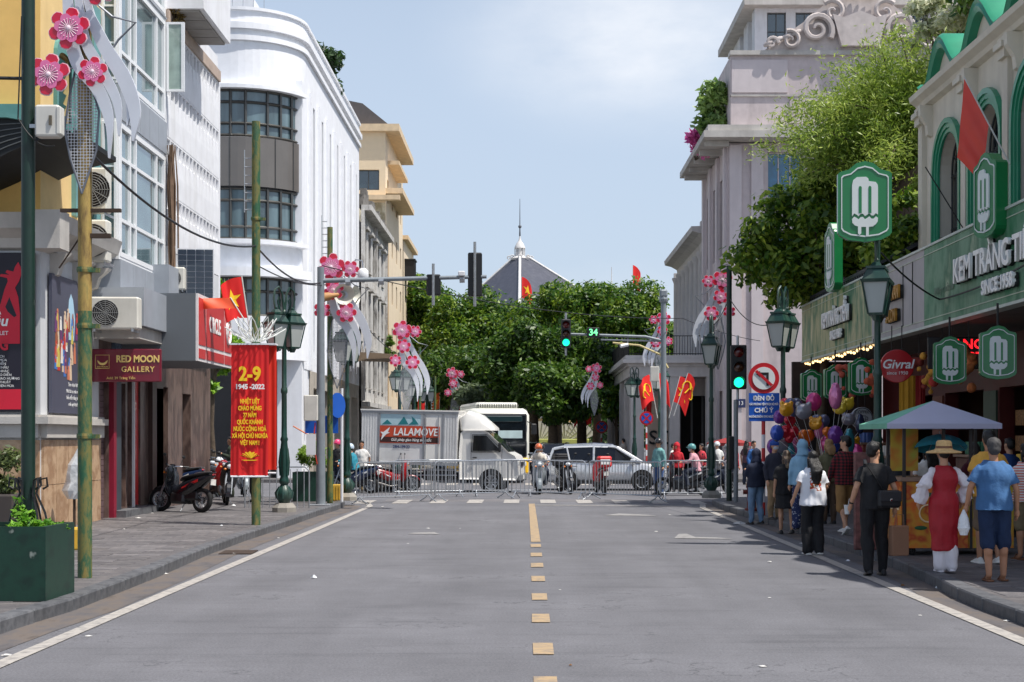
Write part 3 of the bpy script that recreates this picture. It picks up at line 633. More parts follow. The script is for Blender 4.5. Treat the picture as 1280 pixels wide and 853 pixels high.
# ---------- shop front strip under the bay-window house (B)
B=bld('grey and white narrow house with white framed bay windows above small shops',(-8.1,29.3,0),name='house')
wbox(B,'inner_mass',-16,-8.75,29.5,33.1,0,16,LGREY)
fL=Facade(B,'L',-8.1)
wf=M('white window frame',(232,234,236),0.45,var=0.02)
gl2=M('bluish curtained glass',(96,118,122),0.08,var=0.3,vs=1.2,coat=0.8,stretch=(1,6,1))
for (z0,z1,us,zs) in ((5.36,8.03,[0.22,0.34,0.81],[0.28,0.74]),(8.85,11.05,[0.22,0.34,0.81],[0.28]),(11.2,13.3,[0.22,0.34,0.81],[0.3,0.8])):
 fL.wall(29.3,33.1,z0-.06,z1+.06,[(29.38,33.02,z0,z1)],wf,0.1,name='bay_frame')
 fL.window(29.38,33.02,z0,z1,us=us,zs=zs,fw=0.10,recess=0.05,frame=wf,glass=gl2)
 fs=Facade(B,'C',29.3);fs.wall(-8.5,-8.1,z0-.06,z1+.06,[(-8.44,-8.14,z0,z1)],wf,0.06,name='bay_side');fs.window(-8.44,-8.14,z0,z1,1,3,fw=0.05,recess=0.03,frame=wf,glass=gl2)
for z0,z1 in ((8.09,8.79),(4.72,5.3),(13.4,15.5),(11.11,11.14)):
 for k in range(5 if z0 > 8 else 4):
  w=3.8/(5 if z0 > 8 else 4);fL.box('cladding_panel',29.3+k*w+.006,29.3+(k+1)*w-.006,z0,z1,0.03,GREYP2,0.4)
oc=thing('open_casement','open window leaf with a white frame swung out from the bay','window',(-8.08,33.1,9.5),0)
mb=MB();mb.bb(0,0.40,-.03,.03,0,0.05);mb.bb(0,0.40,-.03,.03,1.5,1.55);mb.bb(0,.05,-.03,.03,.05,1.5);mb.bb(.33,.40,-.03,.03,.05,1.5);part('frame',mb,wf,oc)
mb=MB();mb.bb(.05,.33,-.01,.01,.05,1.5);part('pane',mb,M('pale reflecting glass',(150,168,160),0.1,var=0.25,vs=3,coat=0.8),oc)
# bundle of dry stems hanging between the houses
mb=MB();rg=random.Random(9)
for k in range(26):
 x,y=-7.98+rg.uniform(-.05,.08),33.15+rg.uniform(-.15,.15);mb.tube([(x+rg.uniform(-.05,.05)-(-8.0),y-33.15+rg.uniform(-.05,.05),z) for z in (5.0,6.2,7.4,8.3)],[0.012,.02,.02,.01],4)
tag(part('dry_vine',mb,M('dry brown vine',(112,90,72),0.9,var=0.3),None,(-8.0,33.15,0),kind=None),'brown bundle of dry hanging vine stems beside the bay window','vine')
bush('potted_grass','dry straw coloured plant hanging above the open window leaf',(-7.98,33.6,11.0),(.2,.3,.35),260,.07,leafmat('dry leaf tuft',(110,92,56),(150,130,80)),3,cat='plant')
# shop level of B and C
fG=Facade(B,'L',-8.5)
fG.wall(29.3,33.1,0.13,4.7,[(29.35,30.0,.13,3.0),(30.75,31.25,.3,2.9),(31.4,31.75,.3,3.0),(31.85,32.45,.3,3.05)],BRNST,0.3)
mb=MB()
for k in range(24): mb.bb(29.36,29.99,0.1,0.14+0.02*(k % 2),0.14+k*.118,0.14+k*.118+.108)
fG.put('roller_shutter',mb,M('mauve roller shutter',(116,96,100),0.5,0.3,var=0.15),kind='stuff')
fG.box('door_post',30.02,30.22,0.13,3.15,0.1,M('crimson door post',(136,20,48),0.5));fG.box('door_panel',30.24,30.72,0.13,3.15,0.06,M('slate door panel',(64,70,78),0.5))
fG.box('glass_door',30.77,31.23,.3,2.9,-0.1,GLASS,0.14);fG.box('poster_panel',30.85,31.1,1.6,2.5,-0.06,M('blue sticker',(54,96,170),0.5),0.08);fG.box('kick_panel',30.8,31.1,.32,.95,-0.06,M('amber board',(190,124,50),0.6),0.08)
fG.box('glass_door',31.42,31.73,.3,3.0,-0.1,M('red tinted door',(126,34,40),0.2,coat=.5),.14);fG.box('red_door',31.87,32.43,.3,3.05,-0.04,M('red lacquer door',(206,18,28),0.35,coat=0.4,var=0.06),.1)
fG.box('door_trim',31.77,31.83,.2,3.1,0.05,wf);fG.box('fascia_panel',30.2,33.08,3.15,3.9,0.08,M('blue grey glass fascia',(86,104,128),0.2,coat=.5,var=.2));fG.box('door_step',30.2,33.0,.13,.27,0.3,M('kerb stone'))
wbox(B,'balcony_box',-8.5,-7.5,28.9,31.9,3.95,4.70,GREYP2);wbox(B,'balcony_box',-8.5,-7.75,31.93,34.4,4.3,5.5,GREYP2)
wbox(B,'canopy_soffit',-8.48,-7.6,28.95,31.8,3.7,3.94,STONE)
# ---------- C: white ribbed building
CB=bld('white building with rows of slim ribs above a brown granite shop front',(-8.1,33.1,0),name='ribbed_building')
wbox(CB,'inner_mass',-18,-8.72,33.3,39.6,0,11.0,PLASTER);fL=Facade(CB,'L',-8.1)
mb=MB();n=15;y0,y1=33.15,38.75;w=(y1-y0)/n
for tier in range(4):
 zb=6.0+tier*1.27;zt=zb+1.27
 for k in range(n):
  a=y0+k*w;b=a+w;f=0.06
  mb.bb(a,a+f,0.0,0.35,zb,zt-.03)
  mb.add([(a+f,0.0,zb),(b,0.0,zb),(b,0.0,zb+.5),(a+f,0.0,zb+.5),(b,0.02,zt-.36),(a+f,0.02,zt-.36),(b,0.34,zt-.05),(a+f,0.34,zt-.05)],[(0,1,2,3),(3,2,4,5),(5,4,6,7)])
 mb.bb(y0,y1,0.004,0.35,zt-.05,zt)
fL.put('ribbed_screen',mb,PLASTER,kind='stuff')
fL.box('parapet_cap',33.15,38.8,11.08,11.36,0.05,M('tan stone cap',(178,160,146),0.8),0.6);fL.box('parapet',33.15,38.78,11.36,11.75,-0.03,PLASTER,0.5)
fL.box('end_panel',38.75,38.95,4.3,11.08,0.0,PLASTER,0.5)
fL.box('lower_wall',33.15,38.75,4.4,5.98,0.0,LGREY,0.4)
wbox(CB,'overhanging_storey',-12,-7.3,33.3,36.3,11.42,16.5,PLASTER)
for k in range(4): wbox(CB,'soffit_panel',-8.05,-7.42,33.4+k*.72,34.06+k*.72,11.37,11.42,M('grey soffit',(150,146,140),0.8))
fG=Facade(CB,'L',-8.5)
fG.wall(33.1,39.6,0.13,3.9,[(33.6,34.5,.13,2.9),(34.5,34.95,.13,2.95),(36.4,37.3,.13,2.85)],BRNST,0.35)
mb=MB()
for k in range(22): mb.bb(33.61,34.49,.16,.2+.02*(k % 2),.14+k*.124,.14+k*.124+.112)
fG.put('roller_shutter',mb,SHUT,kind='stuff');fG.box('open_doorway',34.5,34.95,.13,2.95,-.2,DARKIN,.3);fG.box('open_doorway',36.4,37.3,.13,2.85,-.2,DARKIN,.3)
fG.box('stone_pier',33.12,33.5,.13,3.3,0.1,M('dark brown pier',(64,42,36),0.35))
fG.box('upper_fascia',33.1,39.6,3.9,4.4,0.0,M('beige stain fascia',(170,160,148),0.8,dirt=.5),0.5)
# AC units and gridded panel
def ac_unit(label,loc,rz,w=0.9,h=0.62,d=0.34,grp='air conditioner units on the left facades'):
 t=thing('air_conditioner',label,'air conditioner',loc,rz,grp);mb=MB();mb.rbox(0,0,h/2,w,d,h,.03);part('casing',mb,M('ac casing',(214,212,202),0.5,var=.06,dirt=.3),t)
 mb=MB();R=h*.4
 for k in range(7): r=R*(k+1)/7;mb.tube([(-w*.16+r*math.cos(a*PI/9),-d/2-.012,h/2+r*math.sin(a*PI/9)) for a in range(19)],.006,4,caps=False)
 for k in range(6): a=PI*k/6;mb.tube([(-w*.16-R*math.cos(a),-d/2-.012,h/2-R*math.sin(a)),(-w*.16+R*math.cos(a),-d/2-.012,h/2+R*math.sin(a))],.006,4)
 part('fan_guard',mb,M('ac guard grey',(120,122,122),0.6),t)
 mb=MB();mb.lathe([(R,0),(R,.01)],20);part('fan_opening',mb,M('dark interior'),t,(-w*.16,-d/2+.002,h/2),rot=(PI/2,0,0))
 mb=MB();mb.bb(-w*.4,-w*.36,-d/2,d/2+.3,-.05,0);mb.bb(w*.36,w*.4,-d/2,d/2+.3,-.05,0);part('bracket',mb,STEEL,t);return t
ac_unit('cream box air conditioner hanging above the maroon gallery sign',(-7.98,28.62,3.85),0.05,.95,.62)
ac_unit('upper slatted air conditioner beside the bay window under a metal bracket',(-8.3,28.6,6.1),0,.42,.85)
ac_unit('lower slatted air conditioner beside the bay window',(-8.3,28.6,5.15),0,.42,.8)
ac_unit('small slatted air conditioner left of the gridded panel',(-7.85,33.0,5.05),.1,.42,.5)
t=thing('solar_panel','dark gridded panel standing upright over the red shop sign','panel',(-7.45,33.2,4.85),0.1)
mb=MB();mb.bb(-.4,.4,-.03,.03,0,1.15);part('frame',mb,WHITE,t)
mb=MB()
for i in range(4):
 for j in range(9): mb.bb(-.385+i*.194,-.385+i*.194+.182,-.04,-.031,.02+j*.124,.02+j*.124+.114)
part('cell',mb,M('dark blue grey cells',(44,54,68),0.2,coat=.6),t,kind='stuff')
mb=MB();mb.bb(-.74,-.44,-.03,.03,-.05,1.2);part('side_board',mb,LGREY,t)
# gallery blade sign
t=thing('gallery_sign','maroon blade sign with gold gallery lettering on the left facade','sign',(-7.83,28.9,2.85),0)
mb=MB();mb.rbox(0,0,.32,1.34,.12,.64,.015);part('board',mb,M('maroon sign enamel',(112,16,40),0.35,var=.08,coat=.3),t)
GLDL=M('pale gold lettering',(232,200,120),0.4,var=.04)
text('RED MOON',.185,GLDL,t,(.23,-.068,.44),bold=.006,sx=.86);text('GALLERY',.15,GLDL,t,(.23,-.068,.24),bold=.002,space=1.15,sx=.95)
text('Add: 39 Tràng Tiền',.07,GLDL,t,(-.1,-.068,.07),align='CENTER')
mb=MB();mb.tube([(-.6,-.066,.26),(-.6,-.066,.52),(-.33,-.066,.52),(-.33,-.066,.26),(-.6,-.066,.26)],.006,4);mb.prism([(-.46+.1*math.cos(-PI*k/8),.42+.1*math.sin(-PI*k/8)) for k in range(9)]+[(-.46-.075*math.cos(-PI*k/8),.42+.055*math.sin(-PI*k/8)) for k in range(1,8)],-.07,-.061);part('crescent_emblem',mb,GLDL,t)
text('RED MOON',.04,GLDL,t,(-.46,-.068,.29))
mb=MB();mb.bb(-.71,-.665,-.02,.02,.1,.15);mb.bb(-.71,-.665,-.02,.02,.5,.55);part('bracket',mb,STEEL,t)
# convenience store box sign
t=thing('shop_sign','red and white box sign with grey side over the convenience shop','sign',(-6.9,30.7,3.36),PI/2)
mb=MB();mb.bb(0,3.5,0.0,1.6,0,1.4);part('housing',mb,M('dark grey sign side',(98,104,110),0.6,var=.04,vs=.6),t)
mb=MB();mb.bb(0.02,3.48,-0.05,-0.002,0.0,1.4);part('face',mb,M('white sign face',(226,222,222),.4),t)
RS=M('shop sign red',(196,52,52),0.4,var=.04)
for a,b,c,d in ((.08,.72,.34,1.32),(.8,2.62,.34,1.32),(2.7,3.42,.34,1.32),(.08,.72,.06,.26),(.8,2.62,.06,.26),(2.7,3.42,.06,.26)):
 mb=MB();mb.bb(a,b,-.062,-.051,c,d);part('red_panel',mb,RS,t)
text('CIRCLE',.46,M('white print'),t,(1.62,-.07,.82),bold=.012,sx=.78)
mb=MB();mb.tube([(3.05+.24*math.cos(PI*k/10),-.07,.84+.3*math.sin(PI*k/10)) for k in range(21)],.035,6,caps=False);part('round_emblem',mb,M('white print'),t)
text('K',.4,M('white print'),t,(3.05,-.07,.84),bold=.012)
# ---------- E: white curved corner building across the junction
E_=bld('large white building with a curved corner of banded windows and tall slots',(-9.2,58.7,0),name='curved_building')
Wt=M('bright white render',(234,236,240),0.7,var=.04,dirt=.2,dirtcol=(180,178,172))
def cpath(off=0.0,far=80.6):
 R=2.6+off;c=(-11.8,61.3);pts=[(-22,c[1]-R)]+[(c[0]+R*math.sin(a),c[1]-R*math.cos(a)) for a in [PI/2*k/14 for k in range(15)]]+[(c[0]+R,far)]
 return pts
def band(root,name,z0,z1,off,mat,thick=0.6,far=80.6,**k):
 o=cpath(off,far);i=cpath(off-thick,far);lx,ly,_=root.location;n=len(o)
 vs=[(x-lx,y-ly,z) for z in (z0,z1) for x,y in o]+[(x-lx,y-ly,z) for z in (z0,z1) for x,y in i]
 fs=[]
 for q in range(n-1): fs +=[(q,q+1,n+q+1,n+q),(2*n+q+1,2*n+q,3*n+q,3*n+q+1),(n+q,n+q+1,3*n+q+1,3*n+q),(q+1,q,2*n+q,2*n+q+1)]
 fs +=[(0,n,3*n,2*n),(n-1,3*n-1,4*n-1,2*n-1)]
 mb=MB();mb.add(vs,fs);return part(name,mb,mat,root,fix=True,**k)
def cband(root,name,z0,z1,off,mat,thick=.3,a0=-22,endk=15,**k):
 o=cpath(off)[:endk];i=cpath(off-thick)[:endk];lx,ly,_=root.location;n=len(o)
 vs=[(x-lx,y-ly,z) for z in (z0,z1) for x,y in o]+[(x-lx,y-ly,z) for z in (z0,z1) for x,y in i];fs=[]
 for q in range(n-1): fs +=[(q,q+1,n+q+1,n+q),(2*n+q+1,2*n+q,3*n+q,3*n+q+1),(n+q,n+q+1,3*n+q+1,3*n+q),(q+1,q,2*n+q,2*n+q+1)]
 fs +=[(0,n,3*n,2*n),(n-1,3*n-1,4*n-1,2*n-1)]
 mb=MB();mb.add(vs,fs);return part(name,mb,mat,root,fix=True,**k)
band(E_,'upper_wall',16.3,18.0,0,Wt);band(E_,'cornice',18.0,18.25,.18,Wt);band(E_,'cornice',17.55,17.75,.12,Wt,.1);band(E_,'parapet',18.25,18.75,.02,Wt);band(E_,'cornice',18.75,18.87,.1,Wt)
# camera side and curve: alternating bands
cband(E_,'wall_band',15.75,16.3,.0,Wt,.5,endk=13);cband(E_,'canopy_ledge',15.6,15.75,.35,Wt,.6,endk=13)
MET=M('brushed bronze panel',(128,122,116),0.35,0.6,var=.06,vs=1.2);FR=M('bronze window frame',(84,84,82),0.4,0.5)
def glazing(z0,z1,nzs):
 cband(E_,'glazing',z0,z1,-0.02,M('tower glass',(92,112,118),0.05,var=.45,vs=.55,coat=1,stretch=(3,3,.5)),.05,endk=13)
 o=cpath(.03);mb=MB();lx,ly,_=E_.location
 for q in (1,3,6,8,10,12): x,y=o[q];mb.tube([(x-lx,y-ly,z0),(x-lx,y-ly,z1)],.06,4)
 for q in range(6): x=-21+q*1.6;mb.tube([(x-lx,o[0][1]-ly,z0),(x-lx,o[0][1]-ly,z1)],.06,4)
 for z in (z0+.03,z1-.03,*nzs): mb.tube([(x-lx,y-ly,z) for x,y in o[:13]],.055,4)
 part('mullions',mb,FR,E_)
glazing(13.75,15.6,(14.25,15.1));cband(E_,'metal_band',11.75,13.7,.12,MET,.3,endk=13);glazing(9.65,11.7,(10.15,11.2))
mb=MB();lx,ly,_=E_.location
for q in (1,4,7,10): x,y=cpath(.135)[q];mb.tube([(x-lx,y-ly,11.75),(x-lx,y-ly,13.7)],.02,4)
part('panel_joint',mb,FR,E_)
cband(E_,'wall_band',8.5,9.6,.1,Wt,.5,endk=13);cband(E_,'ledge',9.45,9.62,.45,Wt,.6,endk=13);glazing(6.6,8.15,(7.6,));cband(E_,'ledge',8.15,8.5,.6,Wt,.6,endk=13)
mb=MB();o=cpath(.04)
for q in range(60): x=-21.6+q*.165;mb.tube([(x-lx,o[0][1]-ly,6.6),(x-lx,o[0][1]-ly,8.15)],.018,4)
part('grille',mb,M('pale grille bars',(190,190,186),.5),E_,kind='stuff')
cband(E_,'wall_band',4.9,6.6,.25,Wt,.6,endk=14)
cband(E_,'ground_glazing',0.13,4.9,-.9,M('dark shop glass',(40,38,36),.08,var=.5,vs=1,coat=1),.1,endk=13)
mb=MB()
for q in range(7): x=-21+q*1.55;mb.bb(x-lx,x+.12-lx,59.55-ly,59.65-ly,.13,4.9)
part('door_frame',mb,FR,E_);
# pier beside the curve
fL=Facade(E_,'L',-9.2);fCc=Facade(E_,'C',60.2)
slots=[62.6+k*2.62 for k in range(7)]
fL.wall(60.4,80.6,4.6,16.3,[(a,a+1.3,5.2,15.9) for a in slots],Wt,.55)
for a in slots:
 fL.window(a,a+1.3,5.2,15.9,1,6,fw=.07,recess=.45,frame=M('pale grey frame',(196,200,206),.5),glass=M('slot glass',(96,104,114),.25,var=.15,spec=.4))
 fL.box('pilaster',a-.7,a-.2,4.6,16.2,.14,Wt,0)
fCc.box('corner_pier',-10.2,-9.2,0.13,16.3,0,Wt,.6);wbox(E_,'corner_pier_return',-10.1,-9.22,60.25,62.28,.13,5.2,Wt)
fL.wall(62.3,80.6,.13,4.6,[(63.5+k*3.4,66.2+k*3.4,.13,3.9) for k in range(5)],M('beige stone base',(176,168,156),.7,dirt=.3),.4,name='base_wall')
for k in range(5): fL.box('shop_front',63.5+k*3.4,66.2+k*3.4,.13,3.9,-.35,M('dark shop glass'),.45)
wbox(E_,'inner_mass',-22,-9.9,62,80.5,0,16.3,Wt);wbox(E_,'rooftop_room',-16,-11.5,62,66,18.3,20.2,Wt)
mb=MB();mb.sph((-13.0-lx,60.7-ly,18.9),(1.0,.5,.5),14,8);mb.sph((-11.5-lx,60.8-ly,18.8),(.7,.4,.35),14,8);part('roof_cover',mb,M('blue black tarpaulin',(52,60,78),.6,bump=.5,bs=5),E_,smooth=True)
mb=MB()
for q in range(14): x=-16+q*.42;mb.tube([(x-lx,59.1-ly,18.85),(x-lx,59.1-ly,19.6)],.012,4)
mb.tube([(-16-lx,59.1-ly,19.6),(-10.3-lx,59.1-ly,19.6)],.02,4);part('roof_railing',mb,STEEL,E_,kind='stuff')
bush('roof_shrub','dark conical shrub growing on the curved building roof',(-9.9,72,18.4),(1.1,1.1,1.5),2200,.16,leafmat('roof shrub leaf',(30,52,26),(60,88,44)),5,cat='shrub')
mb=MB();mb.tube([(-8.95,60.9,2.4),(-8.95,60.9,3.3)],.07,8);tag(part('wall_lamp',mb,BLACK),'dark oblong wall lamp on the white pier by the stairs','wall lamp')
# ---------- F: weathered narrow house and G: ochre block
Fb=bld('weathered grey white old house with stained stucco and a ruined parapet',(-9.1,80.8,0),name='old_house')
WEA=rampmat('stained old stucco',[(92,88,84),(176,174,170),(206,204,200),(150,146,140),(216,214,212)],.9,(1,1,.35),1.4,9,.7,bump=.3)
fL=Facade(Fb,'L',-9.1);hol=[(82+i*2.45,83.1+i*2.45,z,z+2.0) for i in range(5) for z in (4.6,8.0,11.2)]
fL.wall(80.8,94.4,0,14.2,hol+[(82+i*2.45,83.7+i*2.45,.13,3.2) for i in range(5)],WEA,.4);wbox(Fb,'inner_mass',-16,-9.55,81,94.3,0,14.1,WEA)
for h in hol: fL.window(*h,2,3,recess=.3,frame=M('old grey shutter',(120,124,120),.7),glass=M('dark interior'),sill=True);fL.box('window_hood',h[0]-.15,h[1]+.15,h[3]+.12,h[3]+.28,.25,WEA)
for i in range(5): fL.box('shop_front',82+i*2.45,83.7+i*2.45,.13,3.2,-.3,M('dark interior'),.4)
fL.box('cornice',80.8,94.4,14.2,14.5,.55,WEA);fL.box('cornice',80.8,94.4,3.5,3.75,.4,WEA)
mb=MB();rg=random.Random(2);zz=14.5
for k in range(34): a=80.8+k*.4;h=.35+.9*abs(math.sin(k*.37))*rg.uniform(.5,1);mb.bb(a,a+.39,-.1,.25,14.5,14.5+h)
fL.put('broken_parapet',mb,rampmat('black stained stone',[(70,68,66),(130,126,120),(96,92,88)],.9,ns=3),kind='stuff')
for u in (80.9,87.6,94.2): fL.box('pilaster',u-.2,u+.25,3.8,14.2,.18,WEA)
mb=MB();mb.tube([(0,0,0),(0,0,10)],.07,6);part('drain_pipe',mb,M('rusty ochre pipe',(150,110,50),.7),Fb,rl(Fb,-8.95,94.2,3.5))
G_=bld('tall ochre apartment block with jutting eaves and balcony slabs',(-9.1,94.5,0),name='apartment_block')
OCH=M('ochre render',(230,212,184),.8,var=.05,dirt=.2,dirtcol=(150,120,90));OCH2=M('ochre slab edge',(214,190,156),.75)
fL,fC=Facade(G_,'L',-9.1),Facade(G_,'C',94.5)
hol=[(95.6+i*3.2,96.6+i*3.2,z,z+1.5) for i in range(4) for z in (4.5,7.6,10.7,13.8,17)]
fL.wall(94.5,107.5,0,21.3,hol,OCH,.35)
for h in hol: fL.window(*h,2,2,recess=.25,frame=FR,glass=M('dark interior'))
fC.wall(-11.0,-9.1,0,16.8,[],rampmat('stained cream wall',[(200,188,160),(226,216,190),(160,146,116),(232,224,204)],.9,(1,1,.5),.9,8,.65),name='party_wall');fC.wall(-16,-11.0,0,16.8,[],OCH,name='party_wall')
fC.wall(-16,-9.1,16.8,21.3,[(-10.9,-9.5,17.6,18.9)],M('pale ochre upper wall',(232,210,176),.8,var=.03));fC.window(-10.9,-9.5,17.6,18.9,2,1,frame=FR,recess=.2)
wbox(G_,'inner_mass',-16,-9.5,95,107.4,0,21.2,OCH)
wbox(G_,'eave_slab',-16,-8.2,94.1,106,21.3,21.75,OCH2);wbox(G_,'balcony_slab',-9.1,-8.35,96,103,19.5,19.75,OCH2);wbox(G_,'balcony_slab',-9.1,-8.0,94.6,104,17.4,17.75,OCH2);wbox(G_,'balcony_slab',-10.2,-8.15,93.9,94.5,16.9,17.2,OCH2)
mb=MB();mb.prism([(-6.5,21.75),(.3,21.75),(-1.5,23.2),(-6.5,24.2)],.3,11);part('roof',mb,M('dark grey roofing',(88,84,84),.8),G_,fix=True)
G2=bld('distant sand coloured block with a projecting eave beyond the ochre block',(-9.1,107.5,0),name='apartment_block')
fL=Facade(G2,'L',-9.05);hol=[(108.8+i*3,109.8+i*3,z,z+1.6) for i in range(3) for z in (5,8.4,11.8)];fL.wall(107.5,117,0,16.2,hol,OCH,.3);wbox(G2,'inner_mass',-16,-9.35,107.6,117,0,16.1,OCH)
for h in hol: fL.window(*h,2,2,recess=.2,frame=FR,glass=M('dark interior'))
wbox(G2,'eave_slab',-14,-8.7,107.5,117,16.2,16.5,OCH2)
mb=MB()
for k in range(5): mb.bb(.06,.8,1+k*.3,1.05+k*.3,13.6+0*k,14.8)
mb.bb(.06,.85,.9,2.6,14.8,14.9);mb.bb(.06,.8,.9,2.6,13.5,13.6);part('balcony_cage',mb,BLACK,G2,kind='stuff')
bush('wall_weed','green weeds sprouting from the cream party wall',(-9.9,94.2,15.3),(.8,.2,.35),260,.13,leafmat('weed leaf',(76,110,40),(120,150,60)),8,cat='plant')
bush('wall_vine','leafy vine growing on the rusty pipe of the stained old house',(-8.7,93.8,6.5),(.35,.3,1.4),420,.16,leafmat('weed leaf'),12,cat='plant')
# brown street awning
aw=thing('street_awning','long brown curved awning over the far left pavement','awning',(-9.1,72,0));mb=MB();rows=[]
for k in range(7): t_=k/6;rows.append((0.05+2.9*t_,5.95-.0*t_-0.15*t_*t_))
mb.add([(x,0,z) for x,z in rows]+[(x,9,z) for x,z in rows]+[(x,0,z-.12-.9*(1-t/6)**2*0-(.0)) for t,(x,z) in enumerate(rows)],[(i,i+1,8+i,7+i) for i in range(6)]+[(14+i,15+i,i+1,i) for i in range(6)])
mb.prism([(0.02,4.2),(.1,4.9),(.5,5.35),(1.2,5.6),(2.9,5.66),(2.95,5.82),(.05,5.95)],-.02,.04)
part('canopy',mb,M('brown awning canvas',(122,104,84),.8,var=.1),aw,fix=True);mb=MB();mb.tube([(2.8,.2,-.0),(2.8,.2,5.8)],.05,6);mb.tube([(2.8,8.8,0),(2.8,8.8,5.8)],.05,6);part('post',mb,BLACK,aw,(0,0,.13))
# ================================================================== RIGHT SIDE
CREAM=M('cream render',(216,209,192),.75,var=.05,dirt=.35,dirtcol=(140,132,118));GREENM=M('glossy green moulding',(44,140,104),.4,var=.08,coat=.2)
WGREEN=rampmat('weathered green sign board',[(36,104,70),(56,122,86),(110,150,120),(46,108,74),(160,178,146)],.55,(1,.7,.5),1.1,6,.6,const=False,lo=.3,hi=.72)
H=bld('cream shop building with green arched windows and a wavy green gable',(8.2,16,0),name='shop_building')
fR=Facade(H,'R',8.2);arcs=[28.8-2.42*k for k in range(6)]
def arch_pts(c,hw,z0,zs,n=12): return [(c-hw,z0),(c-hw,zs)]+[(c-hw*math.cos(PI*k/n),zs+hw*math.sin(PI*k/n)) for k in range(1,n)]+[(c+hw,zs),(c+hw,z0)]
def u2(a): return -a
# wall with arched openings: fill around every arch
mb=MB();zt,zb=8.55,5.0
edges=[30.6]+[(arcs[i]+arcs[i+1])/2 for i in range(5)]+[15.4]
for i,c in enumerate(arcs):
 hi,lo=edges[i],edges[i+1];A_=arch_pts(c,.72,zb,7.0)
 top=[(c-.72+1.44*k/14,zt) for k in range(15)];L=A_[1:-1]
 for k in range(len(L)-1):
  a0,a1=L[k],L[k+1];t0=(a0[0],zt);t1=(a1[0],zt)
  mb.add([(u2(a0[0]),0,a0[1]),(u2(a1[0]),0,a1[1]),(u2(t1[0]),0,zt),(u2(t0[0]),0,zt)],[(0,1,2,3)])
 mb.add([(u2(lo),0,zb),(u2(c-.72),0,zb),(u2(c-.72),0,zt),(u2(lo),0,zt)],[(0,1,2,3)]);mb.add([(u2(hi),0,zb),(u2(c+.72),0,zb),(u2(c+.72),0,zt),(u2(hi),0,zt)],[(0,1,2,3)])
 for k in range(len(A_)-1):
  p,q=A_[k],A_[k+1];mb.add([(u2(p[0]),0,p[1]),(u2(p[0]),.4,p[1]),(u2(q[0]),.4,q[1]),(u2(q[0]),0,q[1])],[(0,1,2,3)])
fR.put('wall',mb,CREAM,fix=False)
for i,c in enumerate(arcs):
 mb=MB()
 for j,(r0,r1,o) in enumerate(((.98,.88,.10),(.88,.79,.07),(.79,.70,.04))):
  O_,I_=arch_pts(c,r0,zb,7.0),arch_pts(c,r1,zb,7.0);n=len(O_)
  mb.add([(u2(x),-o,z) for x,z in O_]+[(u2(x),-o,z) for x,z in I_]+[(u2(x),0.01,z) for x,z in O_]+[(u2(x),-o+.05,z) for x,z in I_],
               [(k,k+1,n+k+1,n+k) for k in range(n-1)]+[(k,2*n+k,2*n+k+1,k+1) for k in range(n-1)]+[(n+k,n+k+1,3*n+k+1,3*n+k) for k in range(n-1)])
 fR.put('arch_moulding',mb,GREENM,fix=True)
 mb=MB()
 for x in (-.68,-.34,0,.34,.68): mb.tube([(u2(c+x),.25,zb),(u2(c+x),.25,7.0)],.022,4)
 for z in (5.9,6.95): mb.tube([(u2(c-.7),.25,z),(u2(c+.7),.25,z)],.03,4)
 for a in range(1,6): mb.tube([(u2(c),.25,7.0),(u2(c-.7*math.cos(PI*a/6)),.25,7.0+.7*math.sin(PI*a/6))],.018,4)
 for rr in (.25,.7): mb.tube([(u2(c-rr*math.cos(PI*a/10)),.25,7.0+rr*math.sin(PI*a/10)) for a in range(11)],.02,4)
 w=fR.put('arched_window',mb,M('dark iron frame',(40,46,48),.5));P_=arch_pts(c,.72,zb,7.0)
 g_=MB();g_.add([(u2(x),.3,z) for x,z in P_],[tuple(range(len(P_)))]);part('pane',g_,M('dark arched glass',(40,50,58),.08,var=.4,vs=3,coat=1),w,fix=True)
for e in edges[:-1]:
 fR.box('pilaster',e-.16,e+.13,5.0,8.35,.10,CREAM);fR.box('pilaster_capital',e-.2,e+.17,8.2,8.56,.17,CREAM);fR.box('pilaster_capital',e-.24,e+.21,8.36,8.46,.23,CREAM)
 mb=MB();mb.prism([(0.02,7.85),(-.1,7.9),(-.12,8.1),(-.25,8.3),(-.26,8.5),(0.02,8.5)],-e+.45,-e+.62,axis='x');fR.put('scroll_bracket',mb,CREAM,fix=True)
prof=[(0,8.5),(.12,8.54),(.16,8.62),(.28,8.7),(.3,8.8),(0,8.84)]
mb=MB();mb.prism([(-o,z) for o,z in prof],-30.72,-15.4,axis='x');fR.put('cornice',mb,CREAM,fix=True)
# wavy gable with green coping
def wave(u):
 ph=((30.0-u) % 2.45)/2.45;ph=ph**.8 if ph < 1 else 1      # dip - slow rise - quick fall towards the camera
 return 9.1-.40*math.cos(2*PI*ph)
us=[15.4+k*(30.45-15.4)/150 for k in range(151)]
mb=MB();mb.prism([(-u,8.8) for u in (us[0],us[-1])]+[(-u,max(8.8,wave(u))) for u in reversed(us)],0.0,.28);fR.put('gable',mb,CREAM,fix=True)
mb=MB();pr=[(-.16,-.12),(-.20,-.02),(-.17,.04),(-.2,.1),(-.12,.16),(.3,.16),(.3,-.12)];rings=[]
for i,u in enumerate(us):
 z0=max(8.8,wave(u));rings.append([(-u,y,z0+z) for y,z in pr])
mb.loft(rings);fR.put('green_coping',mb,GREENM,fix=True,smooth=True)
wbox(H,'inner_mass',8.65,22,15.4,30.5,5.0,8.6,CREAM)
fN=Facade(H,'C',15.4);
mb=MB();mb.bb(8.2-8.2,14,14.55,14.6,5,8.6);part('far_wall',mb,CREAM,H)
mb=MB()
